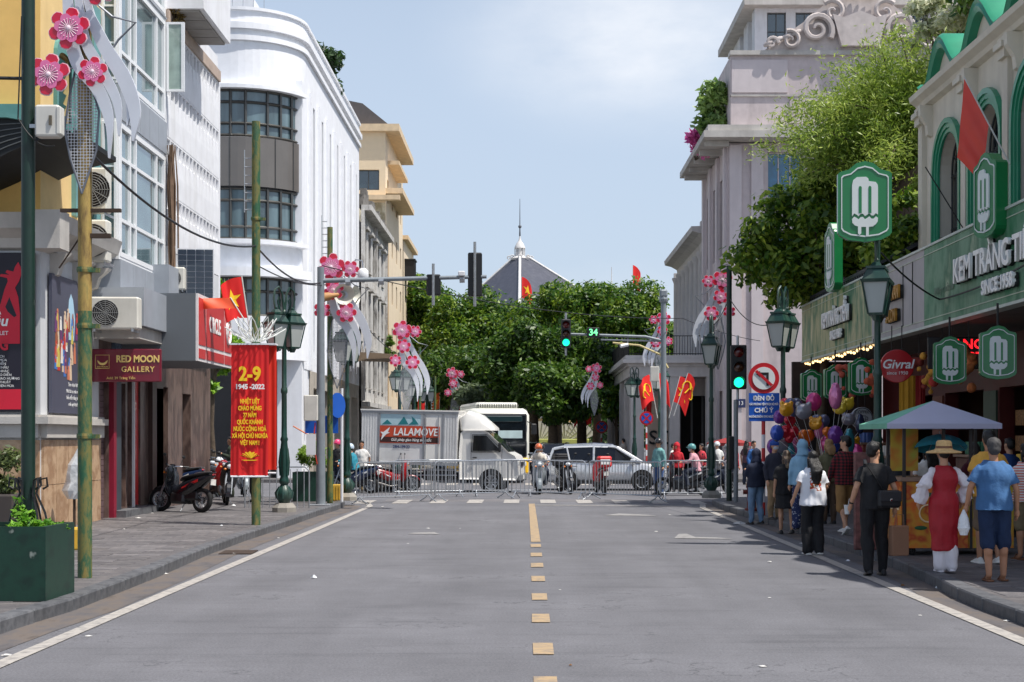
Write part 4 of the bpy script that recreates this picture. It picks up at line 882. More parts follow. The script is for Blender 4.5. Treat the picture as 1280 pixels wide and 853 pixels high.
for k in range(26): mb.box(.35+.1*(k % 2),14.6-k*.55-.3,8.98,.3,.5,.25)
part('roof_tiles',mb,M('terracotta tile',(150,98,76),.85,var=.3,vs=6),H,kind='stuff')
# canopy slab and deep shop interior
wbox(H,'canopy_slab',7.42,9.5,15.4,38.8,3.78,4.0,M('grey canopy soffit',(96,92,88),.8,dirt=.4));wbox(H,'canopy_slab',8.2,9.6,15.4,30.6,4.01,4.99,CREAM)
SB=bld('row of dim shops with dark red fronts under the green sign canopy',(9.3,15.4,0),name='shop_row')
M('dark timber boards',(58,42,37),.7,var=.25,stretch=(1,6,1),vs=4);DRED=M('dark red panelling',(88,26,26),.5,var=.15,dirt=.2);BRN=M('brown timber',(92,62,46),.6,var=.2,vs=5)
fB=Facade(SB,'R',9.3)
ops=[(16,18.3),(19,21.2),(23.6,25.9),(26.7,29.2),(30.2,33.0),(34,37)]
fB.wall(15.4,38.8,0,3.78,[(a,b,.13,2.75) for a,b in ops],DRED,.3)
wbox(SB,'back_room',12.4,12.6,15.4,38.8,0,3.78,DARKIN);wbox(SB,'end_wall',6.95,9.3,38.9,39.05,0.1,3.76,M('dark timber boards'));wbox(SB,'end_screen_door',7.4,8.3,38.85,38.89,.13,2.4,DARKIN);wbox(SB,'shop_ceiling',9.6,12.4,15.4,38.8,3.0,3.1,DARKIN)  # end wall and its door are an added dark screen for the unlit depth
for i in range(7): y=[15.4,18.6,22.4,26.3,29.7,33.5,38.6][i];wbox(SB,'partition',9.32,12.4,y,y+.12,.13,3.0,BRN)
rg=random.Random(5)
PALR=[(150,60,46),(170,140,60),(60,96,130),(180,170,150),(120,40,60),(60,110,70),(200,120,60)]
for i,(a,b) in enumerate(ops):
 y=a+.15
 while y < b-.25:
  w=rg.uniform(.25,.5);mb=MB();h=rg.uniform(.5,1.7);mb.rbox(0,0,h/2,.35,w,h,.02);c=rg.choice(PALR)
  part('display_stand',mb,M('display tint %d' % PALR.index(c),c,.6,var=.3,vs=9),SB,rl(SB,rg.uniform(9.9,11.2),y+w/2,.13));y +=w+rg.uniform(.02,.2)
for a,b,col in ((21.3,23.4,(150,130,112)),(25.95,26.6,(54,60,56)),(29.3,30.1,(60,80,66)),(33.1,33.9,(120,66,50))):
 fB.box('front_panel',a,b,.13,2.7,.04,M('front panel %d' % a,col,.5,var=.15))
fB.box('signboard',19.4,26.4,2.75,3.3,.10,WGREEN,0)
fB.box('menu_board',18.35,18.95,1.5,2.7,.06,M('blue menu board',(40,74,160),.4,var=.5,vs=14))
for z in (1.0,1.5,2.0): fB.box('shelf_row',27.0,29.0,z,z+.3,-.25,M('goods',(150,110,70),.6,var=.8,vs=20),.4)
# fascia sign boards, X = 7.2
def fascia(label,y0,y1,mat,z0=3.78,z1=5.18):
 t=thing('fascia_sign',label,'sign',(7.2,y1,z0),-PI/2);w=y1-y0
 mb=MB();mb.bb(.006,w-.006,0,.2,0,z1-z0);part('board',mb,mat,t)
 mb=MB();mb.bb(0,w,-.03,.22,z1-z0,z1-z0+.04);mb.bb(0,w,-.03,.22,-.05,-.003);part('edge_trim',mb,M('pale metal trim',(196,204,196),.5,.3),t)
 mb=MB();mb.bb(.01,w-.01,-.012,-.001,.10,.115);mb.bb(.01,w-.01,-.012,-.001,z1-z0-.13,z1-z0-.115);part('pin_line',mb,M('pale print line',(190,200,180),.5),t)
 return t
WL=M('white raised letter',(250,248,244),.4,var=.03);DKE=M('dark letter side',(40,42,40),.6)
s1=fascia('weathered green fascia board with large white raised ice cream shop lettering',14.5,26.9,WGREEN)
def raised(t,s,size,x,z,m,**k):
 text(s,size,m,t,(x,-.09,z),extrude=.03,**k);text(s,size,DKE,t,(x,-.045,z-.01),extrude=.03,**k)
raised(s1,'KEM TRÀNG TIỀN',.56,4.3,.72,WL,bold=.012,sx=.92);raised(s1,'SINCE 1958',.30,4.5,.30,WL,bold=.008)
mb=MB();mb.bb(2.3,3.35,-.03,-.004,.2,.62);
text('Hương vị một thời',.2,M('grey green script',(100,124,104),.5),s1,(1.3,-.012,.55),extrude=.002,shear=.3,sx=.8)
s2=fascia('pale grey fascia board with gold raised lettering between two green ones',26.9,31.0,M('pale grey panel board',(176,172,172),.6,var=.05,dirt=.3))
mb=MB()
for x in (.9,2.6,3.3): mb.bb(x,x+.02,-.015,-.001,.1,1.28)
part('panel_joint',mb,DKE,s2,kind='stuff')
GL=M('gold raised letter',(190,140,60),.35,.5,var=.1)
raised(s2,'CITYSWAN',.36,2.05,.78,GL,bold=.006,sx=.68);raised(s2,'SALON',.34,2.05,.35,GL,bold=.006,sx=.72)
s3=fascia('far weathered green fascia board with peeling cream patches and white lettering',31.0,38.9,rampmat('peeling green sign board',[(50,106,72),(74,122,86),(190,184,140),(96,132,98),(206,198,156)],.6,(1,1.2,.3),1.2,5,.6,lo=.3,hi=.68))
raised(s3,'KEM TRÀNG TIỀN',.50,4.6,.76,WL,bold=.012,sx=.72);raised(s3,'SINCE 1958',.28,4.7,.36,WL,bold=.008,sx=.8)
# ice cream emblem signs
SG=M('sign green enamel',(20,122,66),.35,var=.05,coat=.4);SGE=M('sign edge green',(34,160,70),.35,var=.04);SW_=M('sign white enamel',(222,228,226),.4,var=.02)
def shield(k=1.0):
 P=[(-.5,-.58),(-.46,-.64),(-.3,-.72),(0,-.76),(.3,-.72),(.46,-.64),(.5,-.58),(.5,.52),(.46,.56),(.3,.6),(.16,.72),(0,.76),(-.16,.72),(-.3,.6),(-.46,.56),(-.5,.52)]
 return [(x*k,z*k) for x,z in P]
_sg={}
def sign_meshes():
 if _sg: return _sg
 mb=MB();mb.prism(shield(1),-.06,.06);_sg['board']=mb.mesh('board',fix=True);setmats(_sg['board'],SG)
 mb=MB();o=shield(.88);i=shield(.845);n=len(o)
 mb.add([(x,-.068,z) for x,z in o]+[(x,-.068,z) for x,z in i],[(k,(k+1) % n,n+(k+1) % n,n+k) for k in range(n)]);mb.add([(x,-.061,z) for x,z in o]+[(x,-.068,z) for x,z in o],[(k,(k+1) % n,n+(k+1) % n,n+k) for k in range(n)]);_sg['border']=mb.mesh('border',fix=True);setmats(_sg['border'],SW_)
 top=[(-.235+.11*(1-math.cos(PI*k/6)),.36+.10*math.sin(PI*k/6)) for k in range(7)]
 body=[(-.24,-.28),(-.24,.30),(-.22,.40),(-.15,.455),(.02,.46),(.06,.43),(.07,.38),(.2,.36),(.235,.31),(.24,.26),(.24,-.28)]
 wavy=[(.24-.48*k/12,-.28+.028*math.sin(k*1.9)) for k in range(13)]
 mb=MB();mb.prism(body[:-1]+[(.24,-.25)]+[(x,z+.03) for x,z in wavy[1:-1]],-.075,-.061)
 bite=[(x,z-.03) for x,z in wavy]+[(-.235,-.40),(-.19,-.45),(-.13,-.47),(-.13,-.60),(-.10,-.63),(-.07,-.60),(-.07,-.48),(.02,-.48),(.02,-.66),(.07,-.66),(.07,-.48),(.15,-.47),(.2,-.43),(.235,-.38)]
 mb.prism(bite,-.075,-.061);_sg['popsicle']=mb.mesh('popsicle',fix=True);setmats(_sg['popsicle'],SW_)
 mb=MB()
 for x in (-.09,.09): mb.prism([(x-.028,-.22),(x-.028,.26),(x-.015,.285),(x+.015,.285),(x+.028,.26),(x+.028,-.22)],-.079,-.0755)
 _sg['groove']=mb.mesh('groove',fix=True);setmats(_sg['groove'],SG);return _sg
def emblem(label,loc,rz,k,hang=0.0,group=None,both=False,sc=None):
 t=thing('ice_cream_sign',label,'sign',loc,rz,group);S=sign_meshes();sc=sc or (k,1,k)
 for nm in ('board','border','popsicle','groove'): inst(nm,S[nm],t,(0,0,0),scale=sc)
 if both:
  for nm in ('border','popsicle','groove'): inst(nm,S[nm],t,(0,0,0),PI,scale=sc)
 if hang:
  mb=MB();mb.tube([(0,0,.74*k),(0,0,.74*k+hang)],.018,6);part('hanger',mb,BLACK,t)
 return t
HS='green ice cream signs hanging under the canopy'
for px,py,lab in ((1247,441,'nearest and largest hanging green ice cream sign at the right edge'),(1187,451,'hanging green ice cream sign above the cart canopy, left of the largest one'),(1076,471,'hanging green ice cream sign partly behind the near lamp post'),(1044,478,'middle hanging green ice cream sign above the balloons'),(1014,482,'farthest and leftmost hanging green ice cream sign above the balloons')):
 s=(px-660)/6.9;p=W(px,py,s);emblem(lab,p,-.12 if px > 1100 else .15,.52,max(.05,3.74-p.z-.39),HS)
s=(1240-660)/7.0;p=W(1239,241,s);emblem('tall oblique green ice cream sign standing proud above the near fascia',(7.06,22.6,p.z),-PI/2+.18,.86,sc=(.72,1.6,.86))
p=W(1042,322,382/7.0);emblem('tall narrow green ice cream sign seen edge on above the far fascia',(7.0,33.9,p.z),-PI/2+.12,1.0,sc=(.7,1.6,1.05))
# round signs
def round_sign(label,px,py,s,r,mat,txt,tmat,ts,rim=None,hang=.3,sub=None):
 p=W(px,py,s);t=thing('round_sign',label,'sign',p,-.05);mb=MB();mb.lathe([(r*.97,-.05),(r,-.04),(r,.04),(r*.97,.05)],32);part('disc',mb,mat,t,rot=(PI/2,0,0))
 for i,(a,z,k,sh) in enumerate(txt): text(a,ts*k,tmat,t,(0,-.058,z),extrude=.004,shear=sh,bold=.004 if k > .8 else 0)
 if rim: mb=MB();mb.tube([((r-.02)*math.cos(a*PI/16),-.055,(r-.02)*math.sin(a*PI/16)) for a in range(33)],.008,4,caps=False);part('rim',mb,rim,t)
 mb=MB();mb.tube([(-r*.3,0,r*.9),(-r*.3,0,r+hang)],.01,5);mb.tube([(r*.3,0,r*.9),(r*.3,0,r+hang)],.01,5);part('hanger',mb,BLACK,t);return t
round_sign('round red hanging sign with white script beside the near lamp post',1121,458,461/6.9,.31,M('glossy red sign',(180,20,30),.3,coat=.5,var=.04),[('Givral',.03,1,.25),('since 1950',-.13,.38,0)],M('white print'),.24,hang=.45)
t=round_sign('round grey coffee sign with a cup drawing hanging below the canopy',1077,523,417/7.1,.235,M('pale grey disc',(176,180,184),.5,var=.05),[('COFFEE',.13,.8,0),('take away',-.16,.5,0)],M('dark print',(40,42,46),.6),.11,rim=M('dark print'),hang=1.3)
mb=MB();mb.tube([(-.08,-.06,.05),(-.07,-.06,-.06),(-.03,-.06,-.09),(.03,-.06,-.09),(.07,-.06,-.06),(.08,-.06,.05),(-.08,-.06,.05)],.007,4);mb.tube([(.08,-.06,.03),(.12,-.06,.02),(.12,-.06,-.03),(.07,-.06,-.04)],.006,4);part('cup_drawing',mb,M('dark print'),t)
t=thing('led_sign','black scrolling display with red lit letters behind the hanging signs','display',(7.75,26.2,2.98),-.1);mb=MB();mb.rbox(0,.06,.28,1.3,.08,.56,.01);part('housing',mb,BLACK,t)
LR=M('red led',(255,30,40),.5,emit=1.6,var=0);LG=M('green led',(40,230,90),.5,emit=1.4,var=0)
text('ANG',.24,LR,t,(.05,.012,.43),bold=.004);text('BT',.24,LR,t,(.18,.012,.2),bold=.004);text('ĐI',.1,LG,t,(.02,.012,.05))
# upper dark structure and awning behind the trees
K=bld('dark timber and metal upper terrace half hidden by the street tree',(8.2,30.8,0),name='terrace_building')
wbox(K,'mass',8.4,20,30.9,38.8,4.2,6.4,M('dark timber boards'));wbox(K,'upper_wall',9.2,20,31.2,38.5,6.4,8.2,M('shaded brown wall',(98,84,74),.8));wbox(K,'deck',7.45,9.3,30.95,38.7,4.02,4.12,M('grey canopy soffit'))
mb=MB();mb.add([(-.9,0,5.35),(-.9,7.6,5.35),(1.6,7.6,6.6),(1.6,0,6.6),(-.9,0,5.42),(-.9,7.6,5.42),(1.6,7.6,6.7),(1.6,0,6.7)],[(0,1,2,3),(7,6,5,4),(0,4,5,1),(3,2,6,7),(0,3,7,4),(1,5,6,2)]);part('roof_awning',mb,M('charcoal awning',(48,50,54),.7),K)
mb=MB()
for k in range(34): mb.bb(-.9,-.86,k*.225,k*.225+.12,5.12,5.34)
part('awning_fringe',mb,M('charcoal awning'),K,kind='stuff')
for i in range(6): part('post',MB().tube([(0,0,0),(0,0,1.5)],.03,6),BLACK,K,rl(K,7.6,31.2+i*1.45,4.12))
mb=MB()
for i in range(26): mb.sph((7.3-7.3,i*.32,-.06*math.sin(i*PI/4)**2),.035,6,5)
t=thing('string_lights','string of small warm bulbs under the far fascia edge','string lights',(7.3,31.2,3.72));part('bulb',mb,M('warm bulb',(255,214,150),.4,emit=2.5,var=0),t,kind='stuff')
mb=MB();mb.tube([(0,i*.32,.02-.06*math.sin(i*PI/4)**2) for i in range(26)],.008,4);part('cord',mb,BLACK,t)
# ---------- I: pale pink-grey building with carved pediment
PK=M('pale pink grey render',(196,184,184),.75,var=.07,dirt=.5,dirtcol=(130,120,118));PKL=M('lighter pilaster render',(204,194,195),.7,var=.03,dirt=.15)
I_=bld('pale pink grey department building with a carved pediment and jutting roof slab',(9.2,68,0),name='department_building')
fC,fR=Facade(I_,'C',68),Facade(I_,'R',9.2)
wins=[(11.0+3.6*k,12.6+3.6*k,z,z+2.1) for k in range(5) for z in (12.8,9.2)]
fC.wall(9.2,30,0,15.3,wins+[(13+4*k,15.6+4*k,.13,3.6) for k in range(4)],PK,.35)
blueg=M('teal blue glass',(40,104,140),.08,var=.3,coat=1)
for h in wins: fC.window(*h,3,1,recess=.25,frame=PKL,glass=blueg,sill=True)
for k in range(4): fC.box('shop_front',13+4*k,15.6+4*k,.13,3.6,-.3,M('dark shop glass'),.4)
for a in (9.25,10.25,13.2): fC.box('pilaster',a,a+.55,.13,15.2,.12,PKL)
fR.wall(68,77.5,0,15.3,[(69.6+a*2.6,71+a*2.6,z,z+h) for a in range(3) for z,h in ((6.2,3.0),(10.4,3.6))]+[(69.4+a*2.7,71.2+a*2.7,.13,4) for a in range(3)],PK,.35)
for a in range(3):
 for z,h in ((6.2,3.0),(10.4,3.6)): fR.window(69.6+a*2.6,71+a*2.6,z,z+h,2,3,recess=.3,frame=FR,glass=M('dark arched glass'))
 fR.box('shop_front',69.4+a*2.7,71.2+a*2.7,.13,4,-.3,M('dark shop glass'),.4)
for a in range(4): fR.box('pilaster',68.3+a*2.75,68.9+a*2.75,.13,15.2,.15,PKL)
wbox(I_,'inner_mass',9.65,30,68.5,77.4,0,16,PK)
wbox(I_,'roof_slab',7.95,14.2,66.8,77.5,15.35,15.65,STONE);wbox(I_,'roof_slab',8.15,14.1,67.0,77.4,15.66,15.95,STONE)
for k in range(5): wbox(I_,'soffit_beam',8.1,9.19,67.6+k*2.2,67.9+k*2.2,15.1,15.34,STONE)
fU=Facade(I_,'C',68.0)
wbox(I_,'attic_block',9.3,30,67.9,76,15.96,19.3,PK);fU.box('attic_panel',9.34,11.9,17.6,19.1,.16,PKL,-.1);fU.box('attic_panel',12.0,22,16.2,17.5,.15,PK,-.1);fU.box('attic_moulding',9.25,30,19.3,19.5,.3,STONE,.5);fU.box('attic_moulding',9.3,30,17.42,17.5,.17,STONE,.1)
# pediment: scrolls, leaves and an urn shield
def scroll(mb,cx,cz,R,turns,dirn,r0,y=-.15,a0=0):
 pts,rs=[],[]
 for k in range(int(18*turns)+1):
  a=a0+dirn*2*PI*k/18;q=R*(1-k/(18*turns)*.88);pts.append((cx+q*math.cos(a),y,cz+q*math.sin(a)));rs.append(r0*(1-.5*k/(18*turns)))
 mb.tube(pts,rs,6)
mb=MB();ox=10.8
for (cx,cz,R,tn,d,r0,a0) in ((2.4,.95,.75,1.6,1,.16,-.6),(6.3,.95,.75,1.6,-1,.16,PI+.6),(1.2,.45,.45,1.4,-1,.11,2),(7.5,.45,.45,1.4,1,.11,1),(3.15,1.75,.55,1.3,-1,.13,2.4),(5.5,1.75,.55,1.3,1,.13,.7),(.35,.3,.3,1.2,1,.1,0),(8.3,.3,.3,1.2,-1,.1,PI)): scroll(mb,cx,cz,R,tn,d,r0,a0=a0)
part('carved_scroll',mb,M('carved stone',(196,186,182),.8,dirt=.35),I_,rl(I_,ox,67.75,19.5),smooth=True,kind='stuff')
mb=MB();mb.prism([(3.5,.15),(5.2,.15),(5.6,1.6),(5.1,1.45),(4.35,1.75),(3.6,1.45),(3.1,1.6)],-.3,.05);mb.prism([(0,0),(8.7,0),(7.9,.6),(6.9,1.3),(5.7,2.3),(5,2.9),(3.7,2.9),(3,2.3),(1.8,1.3),(.8,.6)],.06,.5);part('pediment_panel',mb,bpy.data.materials['carved stone'],I_,rl(I_,ox,67.75,19.5),fix=True)
mb=MB()
for k in range(7): a=-.9+k*.3;mb.sph((4.35+.9*math.sin(a),-.2,2.2+.55*math.cos(a)),(.12,.1,.42),8,6,rot=Matrix.Rotation(-0,3,'Y') @ Matrix.Rotation(a,3,'Y'))
for k in range(4):
 mb.sph((.2+k*.42,-.1,.3+k*.16),(.28,.14,.13),8,6,rot=Matrix.Rotation(-.5,3,'Y'));mb.sph((8.5-k*.42,-.1,.3+k*.16),(.28,.14,.13),8,6,rot=Matrix.Rotation(.5,3,'Y'))
part('carved_leaf',mb,bpy.data.materials['carved stone'],I_,rl(I_,ox,67.75,19.5),smooth=True,kind='stuff')
PH=bld('pale set back rooftop block with a lattice mast behind the carved pediment',(11,78,0),name='rooftop_building')
fP=Facade(PH,'C',78);fPR=Facade(PH,'R',11.95);wbox(PH,'mass',12.3,28,78.5,90,0,26,LGREY);fP.wall(11.95,28,16,26,[(12.6+k*1.5,13.6+k*1.5,22.2,24.2) for k in range(9)],LGREY)
for k in range(9): fP.window(12.6+k*1.5,13.6+k*1.5,22.2,24.2,2,2,frame=FR)
fPR.wall(78,88,16,26,[(79,80.5,21.5,24.5),(82,83.5,21.5,24.5)],LGREY)
wbox(PH,'eave',11.3,28,77.3,88,24.4,24.8,STONE)
mb=MB()
for i in range(3):
 for j in range(3): mb.tube([(9.6+i*.5,.5,22+j*1.6),(10.1+i*.5,.5,23.6+j*1.6)],.03,4);mb.tube([(10.1+i*.5,.5,22+j*1.6),(9.6+i*.5,.5,23.6+j*1.6)],.03,4)
for i in range(4): mb.tube([(9.6+i*.5,.5,22),(9.6+i*.5,.5,27)],.04,4)
part('lattice_mast',mb,BLACK,PH,(0,-1.2,0),kind='stuff')
# ---------- J: colonnaded building and arcade
J=bld('pale grey colonnaded building with a heavy cornice beyond the arcade',(9.4,77.5,0),name='colonnaded_building')
GW=M('pale grey stone render',(196,192,190),.75,var=.05,dirt=.45,dirtcol=(120,116,112))
fR=Facade(J,'R',9.9);hol=[(79.6+k*2.2,80.9+k*2.2,7.0,11.0) for k in range(7)]
fR.wall(77.5,95,0,12.3,hol,GW,.3);wbox(J,'inner_mass',10.4,30,77.5,95,0,12.3,GW);wbox(J,'end_wall',9.35,10.3,94.6,95,0,12.3,GW)
for h in hol: fR.window(*h,2,4,recess=.2,frame=FR,glass=M('dark arched glass'))
for k in range(8):
 mb=MB();mb.lathe([(.34,0),(.34,.15),(.27,.25),(.27,3),(.23,5.6),(.3,5.75),(.36,5.9),(.36,6.0)],12);part('column',mb,GW,J,rl(J,9.5,78.5+k*2.2,5.9),smooth=True)
prof=[(-.1,11.9),(-.15,12.3),(-.5,12.5),(-.9,12.6),(-.95,12.85),(0.3,12.9)]
mb=MB();mb.prism([(o+0.5,z) for o,z in prof],0,15.5);o_=part('cornice',MB().add([(x-0.0,y,z) for x,y,z in mb.v],mb.f),GW,J,(-.4,0,0),fix=True)
fR.box('parapet',77.5,93,12.9,13.7,.2,GW,.3)
for k in range(7): fR.box('parapet_block',78+k*2.2,78.5+k*2.2,12.9,13.85,.28,GW)
AR=bld('grey stone street arcade with square pillars and an iron balcony railing',(4.9,72,0),name='arcade')
for k in range(6):
 wbox(AR,'pillar',5.0,5.65,72.1+k*4,72.75+k*4,.13,4.75,GW)
 mb=MB()
 for j in range(3): mb.bb(5.0-.03-4.9,5.0-.002-4.9,.2+k*4+j*.2,.26+k*4+j*.2,.8,4.4)
 part('fluting',mb,GW,AR,kind='stuff')
for x in (6.9,8.7): wbox(AR,'pillar',x,x+.5,72.12,72.7,.13,4.75,GW)
wbox(AR,'entablature',4.95,9.3,72.05,92.9,4.75,5.25,GW);wbox(AR,'entablature_moulding',4.85,9.35,71.95,93,5.25,5.4,GW);wbox(AR,'cornice',4.6,9.35,71.7,93.2,5.4,5.58,GW);wbox(AR,'terrace',4.75,9.35,71.85,93.1,5.58,5.78,GW)
mb=MB()
for k in range(36): mb.tube([(0+k*.13,0,0),(0+k*.13,0,.95)],.012,4)
for k in range(150): mb.tube([(0,k*.14,0),(0,k*.14,.95)],.012,4)
for z in (.08,.95): mb.tube([(4.5,0,z),(0,0,z),(0,21,z)],.022,5)
for k in range(6): mb.bb(-.03,.03,k*4,k*4+.06,0,1.15)
mb.bb(1.9,1.96,-.03,.03,0,1.15);mb.bb(4.4,4.46,-.03,.03,0,1.15)
part('railing',mb,BLACK,AR,rl(AR,4.9,72.0,5.78),kind='stuff')
wbox(AR,'shop_wall',6.0,7.1,75,75.3,.13,3.9,M('pink stone shop wall',(212,188,170),.6,var=.05));wbox(AR,'shop_wall_frieze',6.0,9.3,74.95,75.3,3.9,4.74,GW);wbox(AR,'dark_entrance',7.1,9.3,76,76.1,.13,4.7,DARKIN)
for x in (7.15,7.7,8.3,8.85): wbox(AR,'door_frame',x,x+.09,75.4,75.55,.13,3.9,M('dark grey metal frame',(92,92,92),.5))
for k in range(9): wbox(AR,'stone_course',6.02,7.08,74.97,75.0,.2+k*.4,.2+k*.4+.375,M('pink stone course',(216,194,178),.6,var=.06))
tt=text('SO',1.0,BLACK,AR,rl(AR,6.75,74.9,1.75),extrude=.03,bold=.01,name='letters')
t=thing('wall_sign','small dark blue number plate on the pale corner wall','sign',(9.75,67.83,3.35));mb=MB();mb.bb(-.22,.22,0,.03,-.2,.2);part('plate',mb,M('navy plate',(40,50,90),.5),t);text('13',.26,M('white print'),t,(0,-.01,0))
bush('roof_garden_plant','tall leafy creeper growing over the roof slab corner',(9.0,69.8,15.95),(1.1,1.2,1.5),1500,.22,leafmat('creeper leaf',(84,116,60),(150,176,96)),21,cat='plant')
bush('bougainvillea','pink flowering bougainvillea spilling over the roof slab',(8.1,71.5,15.2),(.6,1.3,.9),700,.17,leafmat('pink bracts',(190,70,140),(226,120,180)),22,cat='plant')
bush('balcony_bush','green bush growing behind the arcade railing',(6.3,80,5.78),(1.3,3,1.0),1500,.25,leafmat('bright leaf',(70,110,30),(140,170,60)),23,cat='shrub')
# ---------- Opera house far away
O=bld('distant opera house with a big slate pyramid roof and a crowned lantern spire',(-1.4,255,0),name='opera_house')
SL=M('slate roofing',(72,74,84),.5,var=.1,vs=.8,dirt=.3,dirtcol=(120,120,126),stretch=(1,1,4));OC=M('opera cream stone',(226,208,160),.8,var=.06,vs=.4);OW=M('opera white trim',(206,204,202),.7)
mb=MB();R=24;cor=[(0,-R),(R*.95,0),(0,R),(-R*.66,0)];zb,zt=19.5,33.0
mb.add([(x,y,zb) for x,y in cor]+[(x*.055,y*.055,zt) for x,y in cor],[(i,(i+1) % 4,4+(i+1) % 4,4+i) for i in range(4)]+[(4,5,6,7)]);part('roof',mb,SL,O)
for i,(x,y) in enumerate(cor):
 mb=MB();mb.tube([(x*1.01,y*1.01,zb+.1),(x*.05,y*.05,zt+.15)],.24,6);part('roof_ridge',mb,OW,O)
mb=MB();mb.lathe([(1.5,0),(1.6,.3),(1.0,.6),(.75,.8),(.7,1.9),(.95,2.05),(.9,2.3),(.6,2.9),(.25,3.4),(.12,3.9),(.1,4.6)],12);part('lantern',mb,OW,O,(0,0,32.4),smooth=True)
mb=MB()
for k in range(8):
 a=2*PI*k/8;scroll(mb,1.9*math.cos(a),.4,.4,1.2,1,.11,y=1.9*math.sin(a));mb.tube([(.85*math.cos(a),.85*math.sin(a),.8),(.85*math.cos(a),.85*math.sin(a),2.0)],.09,5)
part('crown_ornament',mb,OW,O,(0,0,32.4),kind='stuff');mb=MB();mb.tube([(0,0,36.6),(0,0,38),(0,0,43)],[.16,.09,.04],6);mb.sph((0,0,38.2),.3,8,6);part('spire',mb,M('dark spire',(84,88,96),.5),O)
wbox(O,'main_block',-22,20,256,290,0,19.4,OC);wbox(O,'cornice',-23,21,255,256,18.4,19.6,OW)
fO=Facade(O,'C',250)
fO.wall(-26,24,0,15,[(-24+k*4,-21.8+k*4,6.5,12) for k in range(12)]+[(-24+k*4,-21.6+k*4,.5,4.5) for k in range(12)],OC,.6)
for k in range(12): fO.window(-24+k*4,-21.8+k*4,6.5,12,2,4,fw=.15,frame=OW,recess=.4);fO.box('door',-24+k*4,-21.6+k*4,.5,4.5,-.4,DARKIN,.6)
for k in range(13): mb=MB();mb.lathe([(.7,0),(.55,.3),(.5,5.5),(.7,6)],10);part('column',mb,OW,O,rl(O,-24.9+k*4,249,6),smooth=True)
wbox(O,'balcony',-26.5,24.5,248,249.9,5.2,5.9,OW);wbox(O,'entablature',-26.5,24.5,248,249.9,12.1,14,OW);wbox(O,'side_mass',-26,24,250.7,256,0,15,OC)
for x,z,lab in ((10.0,0,'white statue group on the opera roof edge'),):
 mb=MB();mb.lathe([(1.2,0),(1.2,22.5),(1.6,22.8),(1.6,23.2),(.9,23.4),(.7,25),(1.0,26.0),(.5,27),(.25,28.5)],10);part('roof_pinnacle',mb,OW,O,rl(O,10,252,0),smooth=True)
 mb=MB();mb.sph((0,0,0),(.9,.5,1.3),8,6);mb.sph((.9,0,.6),(.35,.3,.9),8,6);part('roof_statue',mb,OW,O,rl(O,11.5,252,25.3),smooth=True)
mb=MB();mb.lathe([(1.3,0),(1.3,20),(1.8,20.4),(1.2,21),(.8,22.6),(1.1,22.9),(.5,24),(.1,24.6),(.06,29)],10);part('roof_pinnacle',mb,OW,O,rl(O,14.3,253,2),smooth=True)
# ================================================================== TREES
bk=bpy.data.materials['bark']
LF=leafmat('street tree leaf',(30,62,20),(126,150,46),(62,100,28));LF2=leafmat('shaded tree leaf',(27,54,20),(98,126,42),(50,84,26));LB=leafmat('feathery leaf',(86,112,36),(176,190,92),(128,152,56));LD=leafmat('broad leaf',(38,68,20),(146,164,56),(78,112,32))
GT='big street trees across the end of the street'
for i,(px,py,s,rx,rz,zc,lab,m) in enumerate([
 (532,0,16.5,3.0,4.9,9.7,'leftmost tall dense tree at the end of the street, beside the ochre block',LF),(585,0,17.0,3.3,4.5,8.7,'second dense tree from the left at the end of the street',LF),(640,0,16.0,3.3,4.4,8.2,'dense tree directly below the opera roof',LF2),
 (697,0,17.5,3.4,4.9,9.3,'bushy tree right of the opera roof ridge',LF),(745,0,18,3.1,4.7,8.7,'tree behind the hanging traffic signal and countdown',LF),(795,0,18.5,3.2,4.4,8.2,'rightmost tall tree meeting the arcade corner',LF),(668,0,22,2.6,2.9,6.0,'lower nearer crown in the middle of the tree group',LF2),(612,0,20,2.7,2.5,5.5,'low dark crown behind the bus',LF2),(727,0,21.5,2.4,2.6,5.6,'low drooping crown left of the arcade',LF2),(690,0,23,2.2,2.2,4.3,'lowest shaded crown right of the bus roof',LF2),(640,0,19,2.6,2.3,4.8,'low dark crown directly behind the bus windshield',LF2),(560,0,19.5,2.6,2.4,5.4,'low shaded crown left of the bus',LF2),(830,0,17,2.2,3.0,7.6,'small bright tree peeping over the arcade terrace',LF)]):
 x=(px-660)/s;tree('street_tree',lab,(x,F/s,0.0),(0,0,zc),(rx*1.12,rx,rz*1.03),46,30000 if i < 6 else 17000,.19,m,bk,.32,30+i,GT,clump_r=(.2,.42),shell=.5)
tree('street_tree','small round grey green tree behind the bus roof',((605-660)/21,F/21.5,0),(0,0,4.0),(1.9,1.6,1.5),16,5000,.2,leafmat('olive leaf',(70,88,66),(120,134,96)),bk,.18,61)
tree('street_tree','young tree with sunlit twigs left of the arcade pillars',((770-660)/22.5,F/22.5,0),(0,0,3.4),(1.2,1.2,1.4),10,1700,.24,LF,bk,.12,62)
tree('street_tree','broad leaved street tree in front of the pink grey building on the right',(7.6,38.6,.13),(.75,0,6.7),(3.2,2.4,2.5),70,36000,.13,LD,bk,.14,71,shell=.3,clump_r=(.17,.32),trunk_to=(.3,0,5.6))
bt=thing('bamboo_tree','feathery pale green tree leaning over the terrace roof on the right','tree',(11.0,37.0,4.1));rgb=random.Random(72);rn=np.random.default_rng(72);Lc=[];mbt=MB();hub=Vector((-1.5,0,4.9))
mbt.tube([(0,0,0),(.1,0,1.5),(-.6,0,3.4),hub],[.16,.13,.10,.08],9)
